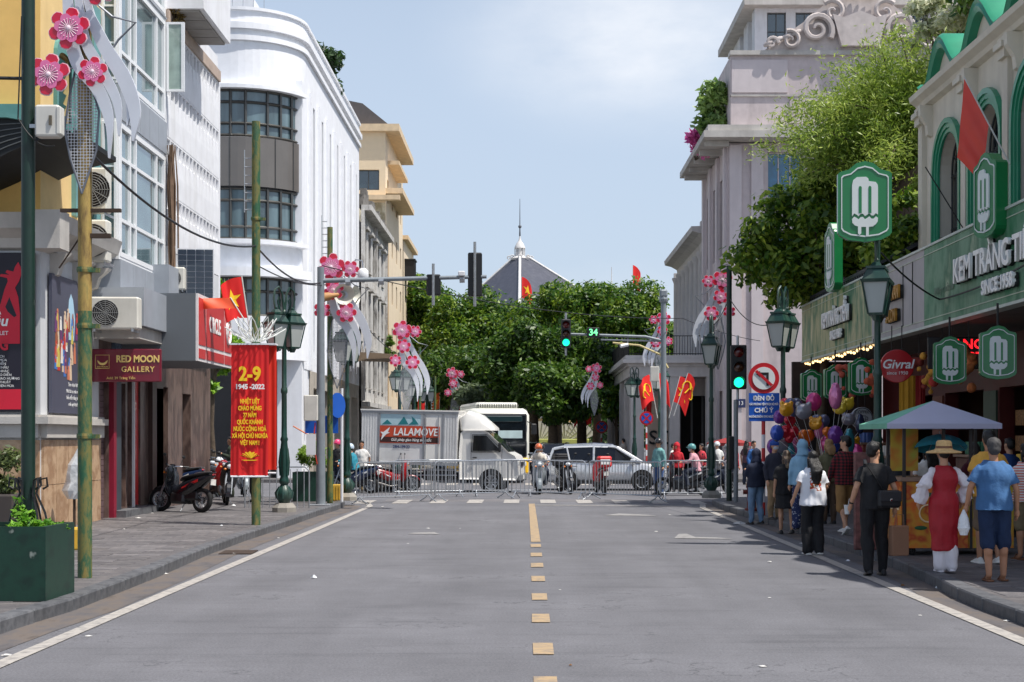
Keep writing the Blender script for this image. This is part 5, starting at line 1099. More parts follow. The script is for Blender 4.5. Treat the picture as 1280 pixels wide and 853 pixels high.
for k in range(120):
 a=rgb.uniform(0,2*PI);el=rgb.uniform(.05,1.45);L_=rgb.uniform(1.5,3.3)*(1.0 if rgb.random() < .8 else 1.22);d=Vector((math.cos(a)*math.cos(el)*1.1,math.sin(a)*math.cos(el)*.8,math.sin(el)*.86));st=hub+Vector((rgb.uniform(-.9,.5),rgb.uniform(-.3,.3),rgb.uniform(-.7,.5)));dr=rgb.uniform(.25,.8);P_=[]
 for i in range(9): u=i/8;P_.append(st+d*L_*u+Vector((0,0,-dr*L_*.5*u*u*u)))
 mbt.tube(P_,[.03*(1-i/9)+.004 for i in range(9)],4)
 for i in range(2,9):
  m_=105;c=np.array(P_[i]);sp_=.15+.20*math.sin(PI*i/9);Lc.append(c+rn.normal(size=(m_,3))*sp_*np.array([1,1,.7])+np.array([0,0,-.06]))
Lc.append(rn.normal(size=(17000,3))*np.array([.95,.7,.62])+np.array([-1.35,0,5.9]));Lc=np.concatenate(Lc);n_=len(Lc);ax=rn.normal(size=(n_,3));ax[:,2]=ax[:,2]*.5-.7;ax /=np.linalg.norm(ax,axis=1)[:,None];nb=np.cross(ax,rn.normal(size=(n_,3)));nb /=np.linalg.norm(nb,axis=1)[:,None];ls=.052*(0.6+.8*rn.random(n_));AA=ax*(ls*1.35)[:,None];BB=nb*(ls*.30)[:,None]
part('crown',leaf_mesh('crown',np.stack([Lc-AA,Lc+BB,Lc+AA,Lc-BB],1).reshape(-1,3),LB),LB,bt,kind='stuff');part('trunk',mbt,bk,bt,smooth=True)
tree('roof_tree','dark glossy tree rising behind the wavy green gable',(12.8,36,4),(0,0,9.2),(2.8,2.2,2.3),30,15000,.15,LF2,bk,.15,73,trunk_to=(0,0,7.5))
tree('roof_tree','pale grassy tree behind the wavy gable beside the feathery one',(10.0,34.5,4.1),(0.2,0,4.0),(1.1,1.5,2.3),22,15000,.08,LB,bk,.1,74,shell=.2,long=3,trunk_to=(0,0,3))
tree('frangipani_tree','white flecked leafy tree at the pediment behind the terrace',(10.8,38.5,4.1),(0,0,8.4),(1.6,1.2,.9),16,4200,.11,leafmat('silver leaf',(150,160,110),(222,222,200)),bk,.1,75,shell=.2,trunk_to=(0,0,7.7))
tree('terrace_shrub','leafy shrub with thin twigs beside the first green arch',(7.9,31.4,4.1),(-.1,0,2.0),(.8,.8,1.35),14,2600,.11,LD,bk,.04,76,shell=.3,trunk_to=(0,0,1.6),cat='shrub')
tree('side_street_tree','slender green tree glimpsed between the ribbed and curved buildings',(-10.6,50,.1),(0,0,5.2),(.9,1.0,3.0),16,5200,.15,leafmat('fresh leaf',(60,110,24),(140,180,50)),bk,.1,77)
# dark leaf row added to supply the shade under the far crowns
mb=MB()
t=leaf_cloud([(x,200+6*math.sin(x),4.5+1.5*math.sin(x*.7)) for x in np.arange(-34,40,3.4)],[4.2]*22,14000,.55,.9,.5,1.6,5)
part('shade_leaf_row',leaf_mesh('shade_leaf_row',t,LF2),LF2,None,kind='stuff')
# ================================================================== STREET FURNITURE
# ---------- ornate lamp posts
LGL=M('frosted lantern glass',(176,182,178),.35,var=.06,spec=.6)
_lamp={}
def lamp_meshes():
 if _lamp: return _lamp
 mb=MB();mb.lathe([(.27,0),(.27,.1),(.19,.2)],8);_lamp['plinth']=(mb.mesh('plinth'),M('lamp plinth stone',(150,146,138),.8,dirt=.4))
 mb=MB();mb.lathe([(.11,.2),(.17,.3),(.19,.42),(.13,.52),(.08,.6),(.11,.64),(.11,.7),(.085,.78),(.105,.95),(.11,1.1),(.09,1.35),(.07,1.55),(.09,1.6),(.065,1.66),(.06,1.9),(.058,2.6),(.075,2.63),(.075,2.7),(.055,2.75),(.05,3.9),(.08,3.95),(.05,4.05),(.03,4.3)],14)
 for k in range(8): a=k*PI/4;mb.tube([(.16*math.cos(a),.16*math.sin(a),.3),(.19*math.cos(a),.19*math.sin(a),.42),(.11*math.cos(a),.11*math.sin(a),.56)],[.03,.025,.012],5);mb.tube([(.095*math.cos(a),.095*math.sin(a),.8),(.112*math.cos(a),.112*math.sin(a),1.1),(.085*math.cos(a),.085*math.sin(a),1.4)],[.012,.018,.01],4)
 me=mb.mesh('shaft');_lamp['shaft']=(me,DKGREEN)
 mb=MB()
 for sgn in (1,-1):
  mb.tube([(0,0,4.1),(sgn*.02,0,4.5),(sgn*.06,0,4.8),(sgn*.15,0,4.95),(sgn*.25,0,4.88),(sgn*.28,0,4.7),(sgn*.25,0,4.5),(sgn*.22,0,4.38)],[.035,.03,.028,.026,.024,.024,.022,.02],7)
  mb.tube([(sgn*.06,0,4.3),(sgn*.12,0,4.45),(sgn*.18,0,4.62),(sgn*.15,0,4.72),(sgn*.10,0,4.66),(sgn*.12,0,4.58)],[.022,.022,.02,.018,.016,.014],6)
  mb.tube([(0,0,3.7),(sgn*.12,0,3.55),(sgn*.24,0,3.58),(sgn*.28,0,3.66)],[.02,.018,.016,.014],6)
 mb.sph((0,0,4.35),(.07,.07,.12),8,6);me=mb.mesh('scroll_bracket');_lamp['scroll_bracket']=(me,DKGREEN)
 def frus(mb,z0,r0,z1,r1,mi=0):
  mb.add([(sx*r,sy*r,z) for z,r in ((z0,r0),(z1,r1)) for sx,sy in ((-1,-1),(1,-1),(1,1),(-1,1))],[(0,1,5,4),(1,2,6,5),(2,3,7,6),(3,0,4,7),(3,2,1,0),(4,5,6,7)],mi)
 mb=MB();frus(mb,0,.215,.05,.235);frus(mb,.05,.205,.22,.13);frus(mb,.22,.15,.26,.15);frus(mb,.26,.09,.33,.05);mb.sph((0,0,.36),.04,6,5);frus(mb,-.52,.11,-.48,.12);mb.lathe([(.05,-.6),(.09,-.52)],8)
 for sx,sy in ((-1,-1),(1,-1),(1,1),(-1,1)): mb.tube([(sx*.118,sy*.118,-.5),(sx*.20,sy*.20,0)],.016,5)
 _lamp['lantern']=(mb.mesh('lantern'),DKGREEN)
 mb=MB();frus(mb,-.48,.108,0,.185);_lamp['glass']=(mb.mesh('glass'),LGL)
 for k,(me,m) in _lamp.items():
  setmats(me,m)
  if k in ('shaft','scroll_bracket'): auto_smooth(me,50)
 return _lamp
def street_lamp(label,x,y,ang,z=.126,off=.22,lz=4.12,group='ornate green lamp posts along both pavements'):
 t=thing('street_lamp',label,'street lamp',(x,y,z),0,group);L=lamp_meshes()
 inst('plinth',L['plinth'][0],t,rz=PI/8);inst('shaft',L['shaft'][0],t);inst('scroll_bracket',L['scroll_bracket'][0],t,rz=ang)
 for sgn in (1,-1):
  l=inst('lantern',L['lantern'][0],t,(sgn*off*math.cos(ang),sgn*off*math.sin(ang),lz-.0),ang);inst('glass',L['glass'][0],l)
 return t
street_lamp('green lamp post with two lanterns right behind the red banner',-5.37,32.6,.8)
street_lamp('green lamp post standing at the left kerb corner beside the white pedestrian',-4.72,38.6,1.2)
street_lamp('green lamp post rising behind the white delivery truck',-5.3,58.8+2.5,.8);street_lamp('green lamp post far down the left pavement beside the ribbon pole',-5.4,70.5,.6);street_lamp('farthest green lamp post on the left pavement, seen as twin lanterns',-5.5,80.5,.1)
street_lamp('near green lamp post carrying the big ice cream sign on the right pavement',5.62,23.8,1.25,lz=4.1)
street_lamp('green lamp post beside the no left turn sign',5.6,32.5,1.0);street_lamp('green lamp post at the right kerb corner under the flower ribbon',4.98,40.2,1.3)
street_lamp('green lamp post before the arcade beside the tall signal post',5.35,57.6-.3+3,.8);street_lamp('dark lamp post in front of the arcade pillars hung with flags',5.0,69.5,.7)
p=W(1080,253,79);emblem('big green ice cream sign mounted on top of the near lamp post',(p.x,23.4,p.z),-.06,.84,both=True)
# ---------- painted poles
PT=rampmat('peeling green yellow pole paint',[(30,80,56),(44,92,62),(116,110,58),(36,88,62),(134,118,62),(32,80,58)],.6,(1,1,.35),3.2,7,.7,bump=.3);PTG=rampmat('chipped dark green pole paint',[(10,30,24),(16,46,36),(12,36,30),(150,160,150)],.45,(1,1,.4),7,7,.65,lo=.3,hi=.86)
PTY=rampmat('rusty yellow pole paint',[(150,122,60),(108,86,50),(166,140,76),(84,100,60)],.65,(1,1,.3),3.5,7,.7,bump=.3)
def pole(label,x,y,h,r,mat,rungs=None,steps=(),split=None,rt=None):
 t=thing('painted_pole',label,'pole',(x,y,.126));rt=rt or r*.92
 if split:
  part('shaft',MB().tube([(0,0,0),(0,0,split)],[r,r*.98],16),mat[0],t,smooth=True);part('shaft',MB().tube([(0,0,split),(0,0,h)],[r*.97,rt],16),mat[1],t,smooth=True)
 else: part('shaft',MB().tube([(0,0,0),(0,0,h*.5),(0,0,h)],[r,(r+rt)/2,rt],16),mat,t,smooth=True)
 for z in steps: mb=MB();mb.lathe([(r*1.12,0),(r*1.16,.03),(r*1.12,.06)],14);mb.bb(r,r+.09,-.03,.03,0,.05);part('collar',mb,mat[0] if split else mat,t,(0,0,z))
 if rungs:
  mb=MB()
  for k in range(rungs[1]): z=rungs[0]+k*.16;mb.tube([(-r-.13,0,z),(-r+.01,0,z)],.012,5)
  mb.tube([(-r-.13,0,rungs[0]-.05),(-r-.13,0,rungs[0]+rungs[1]*.16)],.01,5);part('rungs',mb,STEEL,t,kind='stuff')
 return t
p2=pole('green and rusty yellow pole standing left of the maroon gallery sign',-5.15,17.2,8.2,.082,(PT,PTY),steps=(1.62,2.9,3.55),split=3.1)
mb=MB();mb.bb(-.28,.42,-.03,.03,4.25,4.29);mb.bb(-.05,.3,-.035,.035,3.95,4.0);mb.tube([(-.05,0,3.97),(-.3,.0,3.6)],.01,4);part('cross_bar',mb,M('rusty brown bracket',(70,56,46),.7,.3),p2)
pole('thick dark green pole at the far left beside the planter',-5.42,16.05,9.5,.075,PTG,steps=())
pb=pole('mossy green pole carrying the tall red banner',-5.09,27.7,7.55,.085,(PT,PT),rungs=(5.9,7),steps=(5.7,),split=2.0)
pole('slim mossy pole with climbing rungs behind the grey signal post',-4.95,37.0,6.9,.075,PT,rungs=(5.6,10),steps=(3.1,));pole('thin mossy pole on the far left pavement beyond the truck',-5.3,64.5+8,6.1,.07,PT);pole('thin far pole before the street trees',-4.9,78,4.9,.07,PT,rungs=(3.2,3))
pole('tall dark green pole on the right pavement behind the green signal',5.22,38.4,6.1,.075,PTG);pole('dark slim pole on the far right pavement left of the arcade',5.2,84,3.9,.07,PTG)
mb=MB();mb.rbox(0,0,.17,.26,.16,.34,.02);mb.rbox(.13,-.02,.17,.05,.14,.3,.01);t=thing('junction_box','small cream junction box clamped to the dark green pole','electric box',(-5.18,16.0,5.0));part('casing',mb,M('cream box enamel',(206,204,196),.45,dirt=.2),t);part('latch',MB().bb(.03,.06,-.1,-.081,.12,.22),M('brass latch',(110,100,84),.4,.6),t);part('clamp',MB().bb(-.2,-.13,-.03,.03,.1,.14),STEEL,t)
# ironwork scroll and planter at the left edge
def planter(label,x,y,w,d,h,rz,n=700,plant=True,sd_=1,leaf=None,ph=.22,fill=(.5,.4)):
 t=thing('planter_box',label,'planter',(x,y,.132),rz,'dark green planter boxes on the left pavement');PM=rampmat('chipped green planter enamel',[(9,42,32),(15,56,42),(12,48,37),(210,216,206)],.4,(1,1,1),6,3,.5,lo=.3,hi=.9)
 mb=MB();o=[(-w/2,-d/2),(w/2,-d/2),(w/2,d/2),(-w/2,d/2)];i=[(a*.93,b*.93) for a,b in o]
 mb.add([(a,b,0) for a,b in o]+[(a,b,h) for a,b in o]+[(a,b,h) for a,b in i]+[(a,b,h-.08) for a,b in i],[(3,2,1,0)]+[(k,(k+1) % 4,4+(k+1) % 4,4+k) for k in range(4)]+[(4+k,4+(k+1) % 4,8+(k+1) % 4,8+k) for k in range(4)]+[(8+k,8+(k+1) % 4,12+(k+1) % 4,12+k) for k in range(4)])
 part('box',mb,PM,t);mb=MB();mb.bb(-w*.465,w*.465,-d*.465,d*.465,h-.12,h-.07);part('soil',mb,M('potting soil',(66,48,36),.95,bump=.8),t)
 if plant:
  bush('plants','',(0,0,h-.08),(w*fill[0],d*fill[1],ph),n,.05,leaf or leafmat('fern leaf',(60,120,30),(140,190,60)),sd_,parent=t,clumps=14)
 return t
planter('large dark green planter box with ferns at the bottom left corner',-5.48,15.12,1.42,.85,.74,-.03,2600,ph=.08,fill=(.78,.55))
mb=MB()
for sgn in (1,-1):
 for q in range(3):
  a=q*1.2;ca,sa=math.cos(a),math.sin(a);P_=[(0.09,.0),(.2,.25),(.24,.5),(.18,.75),(.09,.95),(.12,1.1),(.2,1.12),(.21,1.03),(.16,1.0)]
  mb.tube([(sgn*x*ca,sgn*x*sa,z) for x,z in P_],.013,5)
tag(part('iron_scroll',mb,BLACK,None,(-5.42,16.05,.2),smooth=True),'black wrought iron scrollwork round the foot of the dark green pole','ironwork')
bush('climbing_vine','light green vine twining round the foot of the dark green pole',(-5.42,15.95,.75),(.12,.12,.26),170,.04,leafmat('fern leaf'),31,cat='plant')
bush('hedge_plant','dull green bush against the tan marble wall at the left edge',(-8.85,24.6,.75),(.5,.4,.5),2600,.055,leafmat('dusty hedge leaf',(52,74,40),(112,124,74)),32,cat='shrub')
wb=thing('low_planter','dark stone planter against the tan marble wall at the left edge','planter',(-9.35,24.6,.13));mb=MB();mb.rbox(0,0,.35,1.9,.9,.7,.03);part('box',mb,M('dark stone planter',(62,56,54),.8,dirt=.3),wb)
planter('dark green planter box with leafy shrub behind the grey signal post',-5.55,38.3,1.0,.8,.75,.05,1300,sd_=6,leaf=leafmat('fresh shrub leaf',(70,110,40),(150,180,70)),ph=.55)
def yellow_block(label,x,y,w,h,rz=0):
 t=thing('yellow_box',label,'concrete block',(x,y,.132),rz,'yellow painted blocks on the left pavement');mb=MB();mb.rbox(0,0,h/2,w,.4,h,.02)
 for k in range(6): mb.bb(-w/2+(k+.5)*w/6-.012,-w/2+(k+.5)*w/6+.012,-.215,-.2,.04,h-.04)
 part('block',mb,M('worn yellow paint',(206,164,50),.7,var=.15,dirt=.3),t)
yellow_block('yellow painted block beside the tan marble wall behind the green pole',-6.75,20.6+1.0,.6,.31,.1);yellow_block('small yellow painted block between the grey signal post and the corner lamp',-5.0,38.4,.42,.42,.1)
# hanging plastic sheet on a stand by the marble wall
t=thing('covered_stand','small stand wrapped in white translucent plastic by the marble wall','stand',(-8.0,26.1,.13));part('post',MB().tube([(0,0,0),(0,0,.75)],.025,6),M('rusty brown bracket'),t)
rg=random.Random(8);mb=MB();rings=[]
for k in range(7):
 z=.55+k*.15;r=(.15,.2,.2,.21,.17,.13,.05)[k];rings.append([(r*(1+.25*rg.uniform(-1,1))*math.cos(a*PI/6)+.02*k,r*.6*(1+.25*rg.uniform(-1,1))*math.sin(a*PI/6),z) for a in range(12)])
mb.loft(rings);part('plastic_wrap',mb,M('milky plastic',(214,216,216),.25,coat=.6,bump=.5,bs=12),t)
# ---------- red banner with lotus bracket on the mossy pole
def cloth(w,h,nx,nz,amp,f,ph=0.0,hem=0.0,skew=0.0):
 mb=MB();vs=[]
 for j in range(nz+1):
  for i in range(nx+1):
   u,v=i/nx,j/nz;vs.append((-w/2+u*w+skew*v*v,amp*math.sin(f*u*2*PI+ph+v*1.3)*(.3+.7*v)+amp*.4*math.sin(f*2.7*u*2*PI+1),-v*h+hem*math.sin(u*7)*v))
 fs=[(j*(nx+1)+i,(j+1)*(nx+1)+i,(j+1)*(nx+1)+i+1,j*(nx+1)+i+1) for j in range(nz) for i in range(nx)]
 mb.add(vs,fs);return mb
bn=thing('banner','tall red vertical banner with yellow Vietnamese national day lettering','banner',(-5.09,27.55,0),0)
part('cloth',cloth(.70,2.42,40,50,.016,2.6,skew=-.02),M('red banner cloth',(210,22,24),.7,var=.06,vs=1.2,stretch=(6,6,.3)),bn,(-.06,-.12,3.48),smooth=True);part('rear_cloth',cloth(.70,2.32,40,40,.016,2.2,1.3),M('orange red banner cloth',(226,44,20),.7,var=.06),bn,(.04,.12,3.48),smooth=True)
part('top_rail',MB().bb(-.43,.41,-.14,.14,3.48,3.51),WHITE,bn);mb=MB();mb.tube([(-.42,-.12,1.04),(.28,-.12,1.04)],.02,6);mb.tube([(-.42,.12,1.1),(.38,.12,1.1)],.02,6);mb.bb(-.05,.05,-.13,.13,1.03,1.06);part('bottom_rail',mb,WHITE,bn)
GD=GOLD;x0=-.06
text('2-9',.36,GD,bn,(x0,-.15,2.93),bold=.012,sx=.86);text('1945 -2022',.125,M('white print'),bn,(x0,-.15,2.70),bold=.005,sx=.95)
for k,tt in enumerate(['NHIỆT LIỆT','CHÀO MỪNG','77 NĂM','QUỐC KHÁNH','NƯỚC CỘNG HOÀ','XÃ HỘI CHỦ NGHĨA','VIỆT NAM !']): text(tt,.112,GD,bn,(x0,-.15,2.43-k*.128),bold=.004,sx=.62)
mb=MB()
for k in range(7): a=(k-3)*.42;mb.prism([(.03*math.cos(a),.0),(.15*math.sin(a)-.03*math.cos(a),.045+.07*math.cos(a)),(.19*math.sin(a),.02+.12*math.cos(a)),(.15*math.sin(a)+.03*math.cos(a),.045+.07*math.cos(a))],-.152-.001*k,-.149)
mb.prism([(-.16,-.02),(.16,-.02),(.1,-.035),(-.1,-.035)],-.152,-.149);part('lotus_emblem',mb,GD,bn,(x0,0,1.37),fix=True)
lt=thing('lotus_bracket','white wire lotus ornament round the pole above the red banner','ornament',(-5.09,27.65,3.55));
for k in range(16):
 a=2*PI*k/16;ca,sa=math.cos(a),math.sin(a);r=.52 if k % 2 else .36;hh=.26 if k % 2 else .44;mb=MB()
 for sg in (-1,1): mb.tube([(.08*ca,.08*sa,0),((r*.6)*ca-sg*.09*sa,(r*.6)*sa+sg*.09*ca,hh*.4),((r*.95)*ca-sg*.05*sa,(r*.95)*sa+sg*.05*ca,hh*.8),(r*1.1*ca,r*1.1*sa,hh)],.009,5)
 mb.tube([(.1*ca,.1*sa,0),(r*.8*ca,r*.8*sa,hh*.55)],.006,4);part('petal',mb,M('white wire enamel',(226,228,224),.5),lt)
# flags -----------------------------------------------------------------
def star_pts(r,cx=0,cz=0,rot=0): return [(cx+(r if k % 2 ==0 else r*.4)*math.sin(PI*k/5+rot),cz+(r if k % 2 ==0 else r*.4)*math.cos(PI*k/5+rot)) for k in range(10)]
def flag(label,tip,base,w,h,rz,emblem_='star',fold=.5,seed=0,group='red flags hung along the street',mat=None,slant=0.35,both=True,drop=0.0):
 """cloth hangs from the staff between base and tip"""
 b,tp=Vector(base),Vector(tip);t=thing('flag',label,'flag',b,0,group);d=tp-b
 part('staff',MB().tube([(0,0,0),d],.014,6),M('pale staff',(206,206,200),.5),t);L=d.length
 top=d*.99;bot=d*(1-min(.97,h/L));nx,nz=22,16;rg=random.Random(seed);dirv=Vector((math.cos(rz),math.sin(rz),0));vs=[];nrm=Vector((-dirv.y,dirv.x,0))
 for j in range(nz+1):
  v=j/nz;e=top.lerp(bot,v)
  for i in range(nx+1):
   u=i/nx;wv=math.sin(u*7+seed+v*1.5)*.07*u*w*1.3+math.sin(u*13+seed*2-v)*.025*u
   vs.append(e+dirv*(w*u*(1-fold*.45*u))+nrm*wv+Vector((0,0,-w*u*u*slant*1.1-.05*u*math.sin(v*3+seed)-drop*u*(1-.35*v))))
 fs=[(j*(nx+1)+i,(j+1)*(nx+1)+i,(j+1)*(nx+1)+i+1,j*(nx+1)+i+1) for j in range(nz) for i in range(nx)]
 mb=MB();mb.add(vs,fs);c=part('cloth',mb,mat or RED,t,smooth=True)
 if emblem_:
  def samp(u,v):
   i=min(nx-1,max(0,int(u*nx)));j=min(nz-1,max(0,int(v*nz)));fu,fv=u*nx-i,v*nz-j
   a=vs[j*(nx+1)+i].lerp(vs[j*(nx+1)+i+1],fu);q=vs[(j+1)*(nx+1)+i].lerp(vs[(j+1)*(nx+1)+i+1],fu);return a.lerp(q,fv)
  def nrml(u,v): a=samp(u,v);return (samp(min(1,u+.03),v)-a).cross(samp(u,min(1,v+.03))-a).normalized()
  em=MB()
  for sg in ((1,-1) if both else (1,)):
   if emblem_ =='star':
    P_=star_pts(.27);n=10;steps=3;c0=(.5,.5)
    for k in range(n):
     for s_ in range(steps):
      q=[]
      for f_,kk in ((s_/steps,k),((s_+1)/steps,k),((s_+1)/steps,k+1),(s_/steps,k+1)):
       px,pz=P_[kk % n];u,v=.5+px*f_*h/w*1.0,.5-pz*f_;pnt=samp(u,v);q.append(pnt+nrml(u,v)*.005*sg)
      em.add(q if sg > 0 else q[::-1],[(0,1,2,3)])
   else:
    ring=[(.5+.24*math.cos(a)*h/w,.52-.24*math.sin(a)) for a in [(-.9+k*.33) for k in range(15)]];em.tube([samp(u,v)+nrml(u,v)*.006*sg for u,v in ring],.022,4)
    em.tube([samp(u,v)+nrml(u,v)*.006*sg for u,v in [(.34,.78),(.5,.6),(.62,.42),(.56,.34)]],.024,4);em.tube([samp(u,v)+nrml(u,v)*.006*sg for u,v in [(.54,.28),(.7,.44)]],.035,4)
  part(emblem_,em,GOLD,c)
 return t
def atp(px,py,s): return W(px,py,s)
OF=M('orange red silk',(226,58,30),.4,var=.06,coat=.2)
flag('red flag with yellow star hanging upright over the shop sign',atp(302,345,58),atp(322,480,58),.62,.92,PI+.25,seed=1,fold=.6,slant=.25)
flag('orange red flag draped flat over the shop sign pointing left',atp(288,372,59),atp(318,420,59),1.0,.28,PI+.2,None,seed=3,mat=M('sunlit orange cloth',(228,84,44),.6),slant=.06,fold=.1)
flag('orange red flag hanging by the green arched windows',atp(1205,96,75),atp(1262,205,76),.12,.92,PI,None,seed=5,mat=OF,fold=.1,slant=.2,drop=1.35)
pr_=thing('flag_brace','thin dark stay holding the flag staff to the cream facade','stay',(7.5,27.0,5.4));part('rod',MB().tube([(0,0,0),(.55,.0,0),(-.25,0,1.3)],.012,5),BLACK,pr_)
sF=26.5
flag('sickle emblem red flag left of the signal post, left one of its pair',atp(812,468,34),atp(822,523,34),.68,1.0,PI+.7,'emblem',seed=2,fold=.35,slant=.55);flag('red flag right of the hammer flag on the same signal post',atp(823,466,34),atp(828,520,34),.55,1.0,.5,None,seed=4,slant=.7)
flag('star flag on a slanted white staff left of its folded twin',atp(850,470,32),atp(836,523,32),.62,1.05,.35,'star',seed=6,fold=.3,slant=.8);flag('folded red flag right of the star flag on the slanted staff',atp(860,466,32.5),atp(842,520,32.5),.4,1.0,.2,'emblem',seed=7,slant=.9)
flag('small star flag on the leftmost arcade pillar',atp(770,488,21.5),atp(768,515,21.5),.75,1.4,.15,'star',seed=8,fold=.3);flag('narrow star flag second from the left on the arcade',atp(785,492,22.5),atp(783,522,22.5),.5,1.3,.4,'star',seed=9);flag('partly hidden star flag third on the arcade',atp(801,486,24),atp(799,530,24),.5,1.4,.4,'star',seed=10);flag('narrow red flag fourth on the arcade beside the sign',atp(808,490,25),atp(807,525,25),.4,1.2,.4,None,seed=11)
flag('red flag flying on a tall mast above the street trees',atp(791,331,15),atp(791,400,15),1.0,1.9,.5,None,seed=12,slant=.7);flag('star flag rising in front of the opera roof',atp(652,346,14),atp(652,380,14),1.3,1.9,.3,'star',seed=13,slant=.8)
flag('blue flag hanging on a mast among the street trees',atp(776,392,18),atp(776,420,18),.7,1.3,.2,None,seed=14,mat=M('blue flag cloth',(72,76,150),.7),slant=.4);flag('narrow red flag on a mast beside the blue flag',atp(791,386,18.2),atp(791,422,18.2),.35,1.5,.2,None,seed=15)
for px,py,lab,e in ((545,505,'bright orange star flag behind the truck roof','star'),(527,507,'small red flag behind the truck roof, left of the orange one',None),(578,512,'small red flag just left of the bus roof',None),(712,518,'red flag bunch left of the arcade, upper one',None),(722,522,'red flag beside the bunch left of the arcade',None),(735,524,'small red flag right of the bunch before the arcade',None)):
 s=20;flag(lab,atp(px+5,py-14,s),atp(px+4,py+14,s),.6,1.0,PI+.2,e,seed=int(px),mat=M('sunlit orange flag',(236,96,30),.6) if e else None,slant=.6)
flag('blue feather flag standing on the pavement left of the arcade',atp(722,528,20),atp(722,553,20),.5,1.1,.2,None,seed=3,mat=M('bright blue cloth',(40,100,190),.6))
# ---------- flower ribbon ornaments
RP=M('flower red enamel',(206,22,60),.35,coat=.3,var=.05);PP=M('flower pink enamel',(226,120,168),.4,var=.06);PC=M('flower centre white',(240,214,224),.5);RW=M('ribbon silver white',(206,210,218),.45,.1,var=.05)
_fl={}
def flower_meshes():
 if _fl: return _fl
 def petal(r0,r1,w,y0,y1): return [(-w*.4,r0),(-w*.9,r0+(r1-r0)*.45),(-w,r0+(r1-r0)*.7),(-w*.6,r0+(r1-r0)*.95),(0,r1),(w*.6,r0+(r1-r0)*.95),(w,r0+(r1-r0)*.7),(w*.9,r0+(r1-r0)*.45),(w*.4,r0)]
 mb=MB();mb.prism(petal(.3,1.0,.30,0,0),-.06,.0);_fl['p']=mb.mesh('petal',fix=True);setmats(_fl['p'],RP)
 mb=MB();mb.prism(petal(.02,.72,.27,0,0),-.11,-.061);_fl['q']=mb.mesh('petal',fix=True);setmats(_fl['q'],PP)
 mb=MB();mb.prism(petal(.29,1.05,.34,0,0),.001,.03);_fl['r']=mb.mesh('petal_rim',fix=True);setmats(_fl['r'],PC)
 mb=MB();mb.sph((0,-.12,0),(.12,.05,.12),10,6)
 for k in range(18): a=2*PI*k/18;mb.tube([(.1*math.cos(a),-.118,.1*math.sin(a)),(.42*math.cos(a),-.118,.42*math.sin(a))],.014,4);mb.sph((.45*math.cos(a),-.118,.45*math.sin(a)),.032,5,4)
 _fl['c']=mb.mesh('stamens');setmats(_fl['c'],PC)
 allv=MB()
 for k in range(6):
  a=k*PI/3
  for key,mi in (('p',0),('q',1),('r',2)):
   me=_fl[key];R_=Matrix.Rotation(a if key !='q' else a+PI/6,3,'Y');allv.add([R_ @ v.co for v in me.vertices],[tuple(p.vertices) for p in me.polygons],mi)
 me=_fl['c'];allv.add([v.co for v in me.vertices],[tuple(p.vertices) for p in me.polygons],2)
 _fl['all']=allv.mesh('flower');setmats(_fl['all'],[RP,PP,PC]);return _fl
def ribbon_strip(pts,w,y):
 P_=[];n=len(pts)
 for i in range(n-1):
  p0,p1,p2,p3=[Vector(pts[max(0,min(n-1,i+k))]) for k in (-1,0,1,2)]
  for j in range(5): t_=j/5;P_.append(.5*((2*p1)+(-p0+p2)*t_+(2*p0-5*p1+4*p2-p3)*t_*t_+(-p0+3*p1-3*p2+p3)*t_**3))
 P_.append(Vector(pts[-1]));L,R_=[],[];m=len(P_)
 for i,p in enumerate(P_):
  d=(P_[min(i+1,m-1)]-P_[max(i-1,0)]).normalized();nn=Vector((-d.y,d.x));ww=w*(.65+.5*math.sin(PI*min(1,i/m*1.15)))*(1 if i < m*.75 else max(.06,(m-i)/(m*.25)))/2
  L.append(p+nn*ww);R_.append(p-nn*ww)
 mb=MB();k=len(L);th=.045
 vs=[(p.x,y+th*q,p.y) for q in (0,1) for p in L]+[(p.x,y+th*q,p.y) for q in (0,1) for p in R_]
 fs=[]
 for i in range(k-1): fs +=[(i,i+1,2*k+i+1,2*k+i),(k+i+1,k+i,3*k+i,3*k+i+1),(i+1,i,k+i,k+i+1),(2*k+i,2*k+i+1,3*k+i+1,3*k+i)]
 fs +=[(0,2*k,3*k,k),(k-1,2*k-1,4*k-1,3*k-1)]
 mb.add(vs,fs);return mb
NET=bpy.data.materials.new('perforated net');NET.use_nodes=True;_t=NET.node_tree;_b=_t.nodes['Principled BSDF'];_b.inputs['Base Color'].default_value=C(176,178,182)
_tc=N(_t,'ShaderNodeTexCoord');_v=N(_t,'ShaderNodeTexVoronoi');_v.inputs['Scale'].default_value=28;_v.inputs['Randomness'].default_value=.1;_g=N(_t,'ShaderNodeMath',operation='GREATER_THAN');_g.inputs[1].default_value=.42
_t.links.new(_tc.outputs['Object'],_v.inputs['Vector']);_t.links.new(_v.outputs['Distance'],_g.inputs[0]);_t.links.new(_g.outputs[0],_b.inputs['Alpha'])
